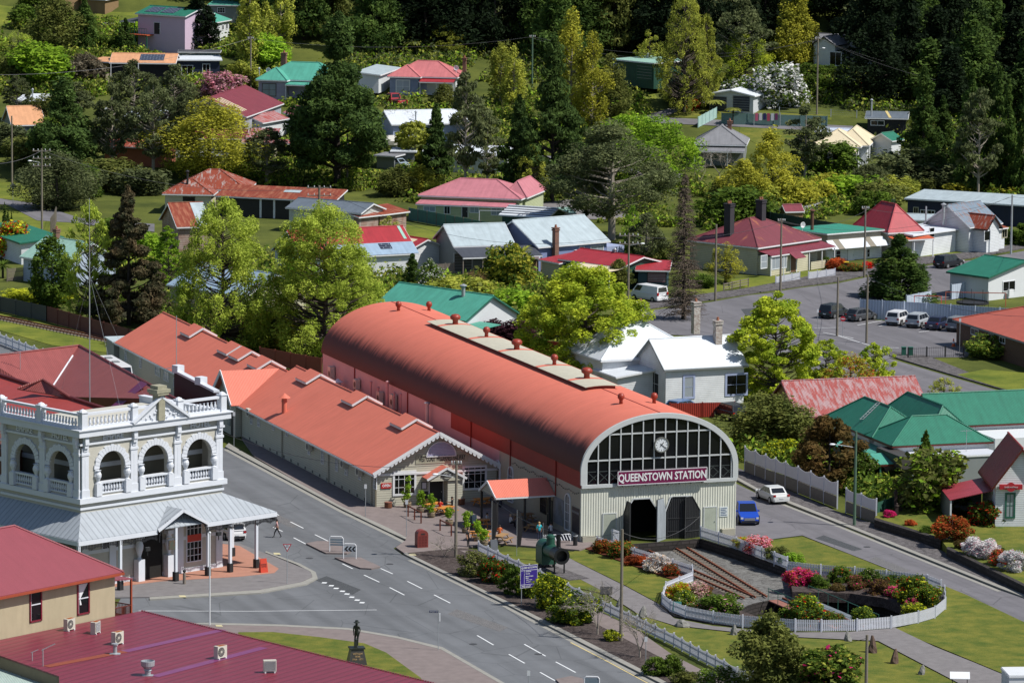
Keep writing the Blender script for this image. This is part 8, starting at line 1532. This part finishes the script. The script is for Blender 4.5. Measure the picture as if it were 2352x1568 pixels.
q=P(977,1262);t=thing('litter_bin','dark red round topped litter bin on the kerb corner','bin',(q.x,q.y,.12),.35);k=MB();k.prismy([(-.5,0),(.5,0),(.5,1.15)]+[(.5*cos(pi*i/10),1.15+.42*sin(pi*i/10))for i in range(1,10)]+[(-.5,1.15)],-.4,.4);b=k.build('casing',mat('bin_red',C('#8a3f38',.85),.5,var=.06),t);k=MB();k.box(-.18,-.42,1.16,.18,-.401,1.28);k.build('slot',dark,b);k=MB()
for i in range(3):
 for j_ in range(4):k.box(-.4+i*.28,-.412,.1+j_*.25,-.18+i*.28,-.402,.3+j_*.25)
k.build('grid_panel',mat('bin_dark',C('#6f2c28',.85),.6),b)
q=P(615,1327);t=thing('a_board','orange red pavement sign leaning by the last verandah post','sign board',(q.x,q.y,.12),.5);k=MB();k.add([(-.35,-.25,0),(.35,-.25,0),(.3,0,1.2),(-.3,0,1.2),(-.35,.25,0),(.35,.25,0),(.3,.03,1.2),(-.3,.03,1.2)],[(0,1,2,3),(5,4,7,6),(3,2,6,7),(1,5,6,2),(4,0,3,7)]);b=k.build('panel',mat('orange_board',C('#d0442a',.9),.5),t);text('board_lettering','EMPIRE\nHOTEL',dark,.17,b,Matrix.Translation((0,-.16,.62)) @ Matrix.Rotation(pi/2-.2,4,'X'),.004)
for x,y,l,c in ((456,1316,'white easel poster with a black animal silhouette','a'),(481,1312,'round red and white poster beside the shop window','b')):q=P(x,y);t=thing('easel_poster',l,'poster',(q.x,q.y,.12),.7);k=MB();k.box(-.35,-.02,.3,.35,.02,1.3);b=k.build('poster',white,t);k=MB();k.beam((-.3,.05,0),(0,.05,1.4),.04);k.beam((.3,.05,0),(0,.05,1.4),.04);k.build('easel',dark,t);k=MB();(k.prismy([(-.25,.5),(.05,.55),(.25,.45),(.12,.75),(.22,1.1),(.02,.8)],-.035,-.021)if c=='a' else k.lathe((0,-.03,.8),[(.3,-.005),(.3,.005)],16,ax='y'));k.build('picture',dark if c=='a' else MATS['sign_red'],b)
q=P(434,1357);t=thing('bollard','small dark timber bollard in front of the hotel','bollard',(q.x,q.y,.1));k=MB();k.tube((0,0,0),(0,0,.95),.14,.12,10);k.build('post',timber,t);k=MB();k.ball((0,0,1.12),.15,6);k.build('cap',dark,t)
q=P(1330,1252);t=thing('bollard','stout charcoal bollard bin beside the station corner','bollard',(q.x,q.y,.1));k=MB();k.tube((0,0,0),(0,0,1.0),.2,.2,14);k.build('post',dark,t);k=MB();k.tube((0,0,.85),(0,0,.95),.215,n=14);k.build('band',white,t)
a,b=PZ(1268,1247,.05),PZ(1319,1243,.05);t=thing('bike_rack','white tubular bike rack behind the green boiler','bike rack',a,atan2((b-a).y,(b-a).x));w_=(b-a).length;k=MB();k.path([(0,0,0),(0,0,.7),(.1,0,.8),(w_-.1,0,.8),(w_,0,.7),(w_,0,0)],.04,7);k.build('frame',white,t)
for i in range(7):k=MB();x=.25+i*(w_-.5)/6;k.path([(x,0,.8),(x+.12,-.35,.3)],.04,6);k.build('bar',white,t)
a,b=PZ(1209.5,1389,.11),PZ(1241,1385,.11);t=thing('town_sign','purple direction board headed with the town name','sign',a,atan2((b-a).y,(b-a).x));w_=(b-a).length;z0,z1=hz(a,1349),hz(a,1298)
for x in (0,w_):k=MB();k.tube((x,.05,0),(x,.05,z1),.035);k.build('post',steel,t)
k=MB();k.box(-.15,-.02,z0,w_+.15,.02,z1);b_=k.build('board',mat('sign_purple',C('#3b2a86',.9),.4),t);k=MB();H_=z1-z0
for z in (0,.14,.78,1):k.box(-.15,-.032,z0+H_*z-.015,w_+.15,-.021,z0+H_*z+.015)
for x in (-.15,w_+.15,.22):k.box(x-.012,-.032,z0,x+.012,-.021,z0+H_*(1 if x!=.22 else .78))
k.build('board_lines',white,b_)
for s_,z,sz,x in (('QUEENSTOWN',.89,.22,w_/2),('HOSPITAL',.72,.12,.62),('POLICE',.62,.12,.56),('MEDLEY FIELD',.5,.12,.72),('PARK',.42,.12,.5),('PUBLIC TOILETS',.34,.08,.7),('BUS DEPOT',.25,.08,.62),('WEST COAST',.06,.15,.42),('185',.06,.15,w_-.1)):text('board_lettering',s_,white,sz,b_,facing(x,-.035,z0+H_*z),.003,bold=.003)
bronze=mat('bronze_statue',C('#3a3f3b',.8),.45,metal=.3);q=PZ(833,1530,.13);t=thing('statue','bronze soldier in a slouch hat on a dark granite pedestal','statue',q,.2);k=MB()
k.add([(-.75,-.6,0),(.75,-.6,0),(.75,.6,0),(-.75,.6,0),(-.5,-.42,1.25),(.5,-.42,1.25),(.5,.42,1.25),(-.5,.42,1.25)],[(0,1,5,4),(1,2,6,5),(2,3,7,6),(3,0,4,7),(4,5,6,7)]);b_=k.build('pedestal',mat('granite',C('#4c4a48',.8),.35),t)
text('pedestal_lettering','VIETNAM\nWAR\n1964 - 1971',mat('gold_letter',C('#c9a878',.9),.4),.22,b_,Matrix.Translation((0,-.53,.68)) @ Matrix.Rotation(pi/2-.14,4,'X'),.004,sx=.85)
k=MB();k.box(-.62,-.5,1.25,.62,.5,1.36);k.build('plinth',bronze,t);pf=PP(833,1530,'x','stand',pi/2+.2,(.05,.06,.05),(.05,.06,.05),h=2.05);bo=[c_ for c_ in pf.children if c_.name.startswith('body')][0];bo.data.materials.clear();bo.data.materials.append(bronze)
for p_ in bo.data.polygons:p_.material_index=0
for c_ in list(pf.children):
 if c_ is not bo:bpy.data.objects.remove(c_)
bo.name='figure';bo.parent=t;bo.location=(0,0,1.36);bo.rotation_euler=(0,0,-2.2);bpy.data.objects.remove(pf);k=MB();k.lathe((.0,0,1.36+1.98),[(.02,.2),(.12,.18),(.15,.05),(.27,.0),(.25,-.03)],14);k.build('slouch_hat',bronze,t);k=MB();k.box(-.24,-.32,1.36,.0,-.12,1.9);k.lathe((-.12,-.22,1.9),[(.1,0),(.14,.1),(.1,.2)],8);k.build('field_cross',bronze,t)
q=P(1262,1299);t=thing('locomotive_boiler','green and black steam locomotive boiler on display beside the path','locomotive boiler',(q.x,q.y,0),TS-pi/2);grb=mat('boiler_green',C('#285a49',.75),.45,var=.08);blk=mat('boiler_black',C('#1b1d20',.8),.4)
k=MB();k.lathe((0,0,1.65),[(.62,.9),(.62,2.7)],24,ax='x');k.build('barrel',grb,t);k=MB();k.prism([(-.6,-.68),(.95,-.68),(.95,.68),(-.6,.68)],.35,1.9);k.lathe((0,0,1.75),[(.68,-.6),(.68,.95)],24,ax='x');k.build('firebox',grb,t)
k=MB();k.lathe((0,0,1.65),[(.63,2.7),(.66,2.75),(.66,4.1),(.72,4.1),(.72,4.2),(.5,4.2),(.5,3.6),(.02,3.6)],28,ax='x');k.build('smokebox',blk,t);k=MB();k.lathe((3.3,0,2.25),[(.24,0),(.2,.1),(.19,1.15),(.25,1.2),(.16,1.2)],14);k.build('chimney',blk,t);k=MB();k.lathe((1.3,0,2.2),[(.38,0),(.36,.55),(.4,.62),(.36,.8),(.2,.88),(.02,.9)],16);k.build('dome',grb,t)
for x in (-.4,.7,3.5):k=MB();k.box(x,-.5,0,x+.12,-.4,1.2);k.build('stand_leg',blk,t);k=MB();k.box(x,.4,0,x+.12,.5,1.2);k.build('stand_leg',blk,t)
slab('display_pad',[(1230,1300),(1262,1290),(1364,1325),(1318,1330)],gravel,-.05,.05)
g=random.Random(4);stm=mat('boulder',C('#8b8a86',.8),.85,sc=4,var=.25);stb=mat('brown_boulder',C('#6b564a',.8),.85,sc=4,var=.3)
for x,y,yt,l in ((1434,1387,1364,'dark upright stone just left of the wooden pole'),(1488,1411,1383,'tall grey standing stone near the path'),(1581,1431,1413,'low broad grey boulder below the curved fence'),(1697,1447,1422,'pointed stone left of the dark park tree'),(1960,1456,1433,'tan pointed stone below the curved fence'),(2018,1482,1441,'rust brown upright stone behind the cut off pole'),(2068,1506,1470,'tall pale standing stone right of the brown one'),(2131,1530,1507,'small pale rounded stone furthest right')):
 q=P(x,y);h=hz(q,yt);t=thing('standing_stone',l,'stone',q,g.random()*3);k=MB();n=7;w_=.3+.12*g.random()+(.35 if 'broad' in l else 0);rings=[]
 for i in range(5):f=i/4;rr=w_*(1-f**2*.75);rings.append([(rr*(.8+.4*g.random())*cos(2*pi*j_/n)+.1*f,rr*(.7+.3*g.random())*sin(2*pi*j_/n),h*f*(.95+.05*g.random())-.05)for j_ in range(n)])
 lofted(k,rings[::-1]);k.build('stone',stb if 'brown' in l else stm,t)
for x0,x1,y,yt,l,m in ((1395,1412,1378,1344,'dark slanted information board by the grass',dark),(2202,2236,1554,1524,'bright white slanted information board at the lower right',white)):
 a,b=P(x0,y),P(x1,y);h=hz(a,yt);t=thing('information_board',l,'information board',a,atan2((b-a).y,(b-a).x));w_=(b-a).length
 for x in (0,w_):k=MB();k.box(x-.03,-.03,0,x+.03,.03,h*.75);k.build('post',dark,t)
 k=MB();k.shell([[(-.2,-.35,h*.6),(w_+.2,-.35,h*.6),(w_+.2,.35,h),(-.2,.35,h)]],.05);k.build('panel',m,t)
slab('timber_edging',[(1990,1560),(2240,1553),(2242,1557),(1992,1564)],timber,0,.2)
for i,(x,y,h_)in enumerate(((2064,1176,2.0),(2076,1174,1.6),(2067,1184,1.1))):q=P(x,y);t=thing('gate_post',('tallest','middle','shortest')[i]+' of three dark capped garden posts','post',q,0,'capped garden posts');k=MB();k.box(-.14,-.14,0,.14,.14,h_+.5);k.build('post',mat('dark_post',C('#3f322e',.8),.8),t);k=MB();k.lathe((0,0,h_+.5),[(.22,0),(.2,.06),(.08,.1),(.12,.2),(.02,.3)],8);k.build('cap',MATS['dark_post'],t)
for x,l in ((2076,'left green wheelie bin by the iron fence'),(2092,'right green wheelie bin by the iron fence')):q=P(x,800);t=thing('wheelie_bin',l,'bin',q,0,'wheelie bins by the iron fence');k=MB();k.prism([(-.25,-.28),(.25,-.28),(.25,.28),(-.25,.28)],.08,.95);k.build('bin',teal_t,t);k=MB();k.box(-.28,-.32,.95,.28,.3,1.02);k.build('lid',teal_t,t)
q=P(1940,606);t=thing('wheelie_bin','bin with a yellow lid among the orange flowers','bin',q);k=MB();k.box(-.3,-.3,.05,.3,.3,1.0);k.build('bin',dark,t);k=MB();k.box(-.34,-.36,1.0,.34,.34,1.08);k.build('lid',mat('lid_yellow',(.65,.45,.02),.5),t)
q=P(2190,776);t=thing('traffic_cone','orange and white traffic cone in the car park','traffic cone',q);k=MB();k.lathe((0,0,0),[(.28,0),(.28,.05),(.19,.06),(.05,.9)],12);b=k.build('cone',mat('cone_orange',(.75,.12,.02),.5),t);k=MB();k.lathe((0,0,.35),[(.145,0),(.105,.25)],12);k.build('band',white,b)
a,b=P(1722,278),P(1782,279);t=thing('clothes_line','clothes line hung with pink white and navy washing','clothes line',a,atan2((b-a).y,(b-a).x));w_=(b-a).length;k=MB();k.beam((0,0,1.9),(w_,0,1.9),.03);k.tube((0,0,0),(0,0,2),.05);k.tube((w_,0,0),(w_,0,2),.05);k.build('line',steel,t)
for i,c in enumerate(('#d86a8c','#e9e6ea','#2b2f66','#c4506a','#dfe2ec','#7b3a6a')):k=MB();x=.2+i*(w_-.4)/6;k.box(x,-.02,.7+.1*(i%3),x+w_/9,.02,1.9);k.build('garment',mat('cloth'+str(i),C(c,.85),.8),t)
q=P(2232,690);t=thing('trampoline','round trampoline with a dark safety net','trampoline',q);k=MB();n=20
for i in range(n):a0,a1=2*pi*i/n,2*pi*(i+1)/n;k.beam((1.9*cos(a0),1.9*sin(a0),.8),(1.9*cos(a1),1.9*sin(a1),.8),.12,.25)
for i in range(8):a0=pi*i/4;k.tube((1.9*cos(a0),1.9*sin(a0),0),(1.9*cos(a0),1.9*sin(a0),2.2),.03)
k.build('frame',dark,t);k=MB();k.lathe((0,0,.8),[(1.85,0),(.02,.01)],20);k.build('mat',dark,t)
for x0,x1,y,c,l,h_ in ((2098,2160,688,'#c23a34','red tubular play frame behind the ribbed fence',1.4),(2170,2308,682,'#b4583a','long rust coloured beam frame beside the trampoline',1.6),(1096,1150,522,'#c9ced4','white swing frame in the yard of the pink roofed house',2.2)):a,b=P(x0,y),P(x1,y);t=thing('play_frame',l,'play frame',a,atan2((b-a).y,(b-a).x));w_=(b-a).length;k=MB();k.beam((0,0,h_),(w_,0,h_),.09);k.beam((0,-.6,0),(0,0,h_),.07);k.beam((0,.6,0),(0,0,h_),.07);k.beam((w_,-.6,0),(w_,0,h_),.07);k.beam((w_,.6,0),(w_,0,h_),.07);k.build('frame',mat('fr'+c,C(c,.85),.5),t)
q=P(880,342);t=thing('covered_boat','boat under a pale tarpaulin behind the bare tree','boat',q,.1);k=MB();lofted(k,[[(x,-w2,.3),(x,-w2*1.1,.9),(x,0,.9+hh),(x,w2*1.1,.9),(x,w2,.3)]for x,w2,hh in ((-2.4,.9,.3),(-1,1.05,.7),(1,1.0,.8),(2.4,.35,.4))]);k.build('tarpaulin',mat('tarp',C('#d6d3cc',.85),.7,var=.1,sc=3),t);k=MB();k.box(-1.6,-.7,0,1.6,.7,.3);k.build('trailer',steel,t)
def unit(b,side,px,py,w_=.9,h_=1.0,d_=.5,vent=True):
 u,z=b.hit(side,px,py);M=b.frame(side);k=MB();k.M=M;k.box(u-w_/2,-d_-.08,z-h_/2,u+w_/2,-.08,z+h_/2);o=k.build('air_conditioner',MATS['unit_cream'],b.root);k=MB();k.M=M;k.lathe((u-.1,-d_-.09,z),[(.3,-.005),(.3,.005)],14,ax='y');k.build('fan_grille',MATS['grille'],o)
st.w['L']=(0,.0);cf.w['L']=(0,.0)
for px,py,h_ in ((769,865,1.5),(828,888,1.0),(882,918,1.2),(913,927,1.5)):unit(st,'L',px,py,.9,h_)
for px,y0,y1,r in ((865,884,916,.09),(882,897,931,.09),(903,883,938,.12),(919,908,945,.08),(934,911,944,.08),(995,930,981,.19)):
 u,za=st.hit('L',px,y0);_,zb=st.hit('L',px,y1);k=MB();k.tube((-.5,u,min(za,zb)-.8),(-.5,u,max(za,zb)),r,n=8);k.lathe((-.5,u,max(za,zb)),[(r*1.7,0),(r*1.7,.12),(.02,.2)],8);k.build('vent_pipe',mat('pipe_pink',C('#c99a9c',.85),.6)if r<.15 else steel,st.root)
for px,py in ((582,958),(721,1033),(801,1071),(837,1088),(643,985)):unit(cf,'L',px,py,.9,.8,.45)if px!=643 else None
u,z=st.hit('L',795,880);k=MB();k.lathe((-.8,u,z-.6),[(.3,0),(.3,.4),(.55,.45),(.02,.8)],14);k.build('vent_hood',white,st.root)
a,b=P(1430,1246),P(1448,1238);t=thing('timber_gate','open white picket gate at the station corner','gate',a,atan2((b-a).y,(b-a).x)+.9);k=MB()
for i in range(9):k.box(i*.16,-.02,.1,i*.16+.09,.02,1.25)
k.build('pickets',wpk,t);k=MB();k.beam((0,.04,.3),(1.4,.04,1.1),.08);k.beam((0,.04,.25),(1.4,.04,.25),.08);k.beam((0,.04,1.05),(1.4,.04,1.05),.08);k.build('brace',wpk,t)
t=thing('fence_board','small teal board on the curved white fence','sign',P(1567,1400));k=MB();k.box(-.35,-.14,.2,.35,-.1,1.0);k.build('panel',mat('teal_board',C('#5fa79f',.8),.5),t)
# ---- undergrowth nobody could count
g=np.random.default_rng(5)
def inside(x,y):
 for o in HOUSEBOX:
  p=o[0] @ Vector((x,y,0));X0,Y0,X1,Y1=o[1]
  if X0-1.2<p.x<X1+1.2 and Y0-2.6<p.y<Y1+1.0:return True
 for pl in ROADS:
  c=False
  for i in range(len(pl)):
   (x1,y1),(x2,y2)=pl[i],pl[i-1]
   if (y1>y)!=(y2>y)and x<(x2-x1)*(y-y1)/(y2-y1)+x1:c=not c
  if c:return True
 return False
for nm,polys,leaf,per,dn in (('undergrowth',(((560,240),(1460,200),(1560,420),(1900,400),(1960,480),(1640,520),(1180,500),(700,440),(360,420),(180,330)),((150,640),(700,600),(900,640),(1240,650),(1440,700),(1240,800),(700,830),(420,790)),((-40,90),(220,60),(560,90),(700,240),(200,240),(-40,240))),'olive',50,6000),('forest_edge_scrub',(((680,190),(900,120),(1400,150),(1980,190),(2400,220),(2400,420),(2060,420),(1960,240),(1740,190),(1300,190)),),'acacia',60,900),('garden_scrub',(((1640,500),(2070,470),(2352,440),(2352,425),(1900,400)),((1700,960),(2000,990),(2100,1130),(1960,1120),(1700,1040)),((1900,1100),(2060,1090),(2200,1180),(2030,1150))),'green',60,500)):
 cs,rs_=[],[]
 for pl in polys:
  w3=[P(*p)for p in pl];xs_=[p.x for p in w3];ys_=[p.y for p in w3];pp=[(p.x,p.y)for p in w3];n=0
  for _ in range(9000):
   x,y=g.uniform(min(xs_),max(xs_)),g.uniform(min(ys_),max(ys_));c=False
   for i in range(len(pp)):
    (x1,y1),(x2,y2)=pp[i],pp[i-1]
    if (y1>y)!=(y2>y)and x<(x2-x1)*(y-y1)/(y2-y1)+x1:c=not c
   if not c or inside(x,y)or noise.noise(Vector((x*.06,y*.06,3)))<-.12:continue
   r=.5+1.5*g.random()**2*(1.3 if 'forest' in nm else 1.0);cs.append((x,y,terr(x,y)+r*.45));rs_.append((r,r,r*.9));n+=1
   if n>=dn/len(polys):break
 o=leaves(nm,cs,rs_,per,.34,LM[leaf],None,1.6,frac=((LM['green'],.3),(LM['lime'],.15),(LM['poplar'],.2)),seed=3);tag(o,kind='stuff')
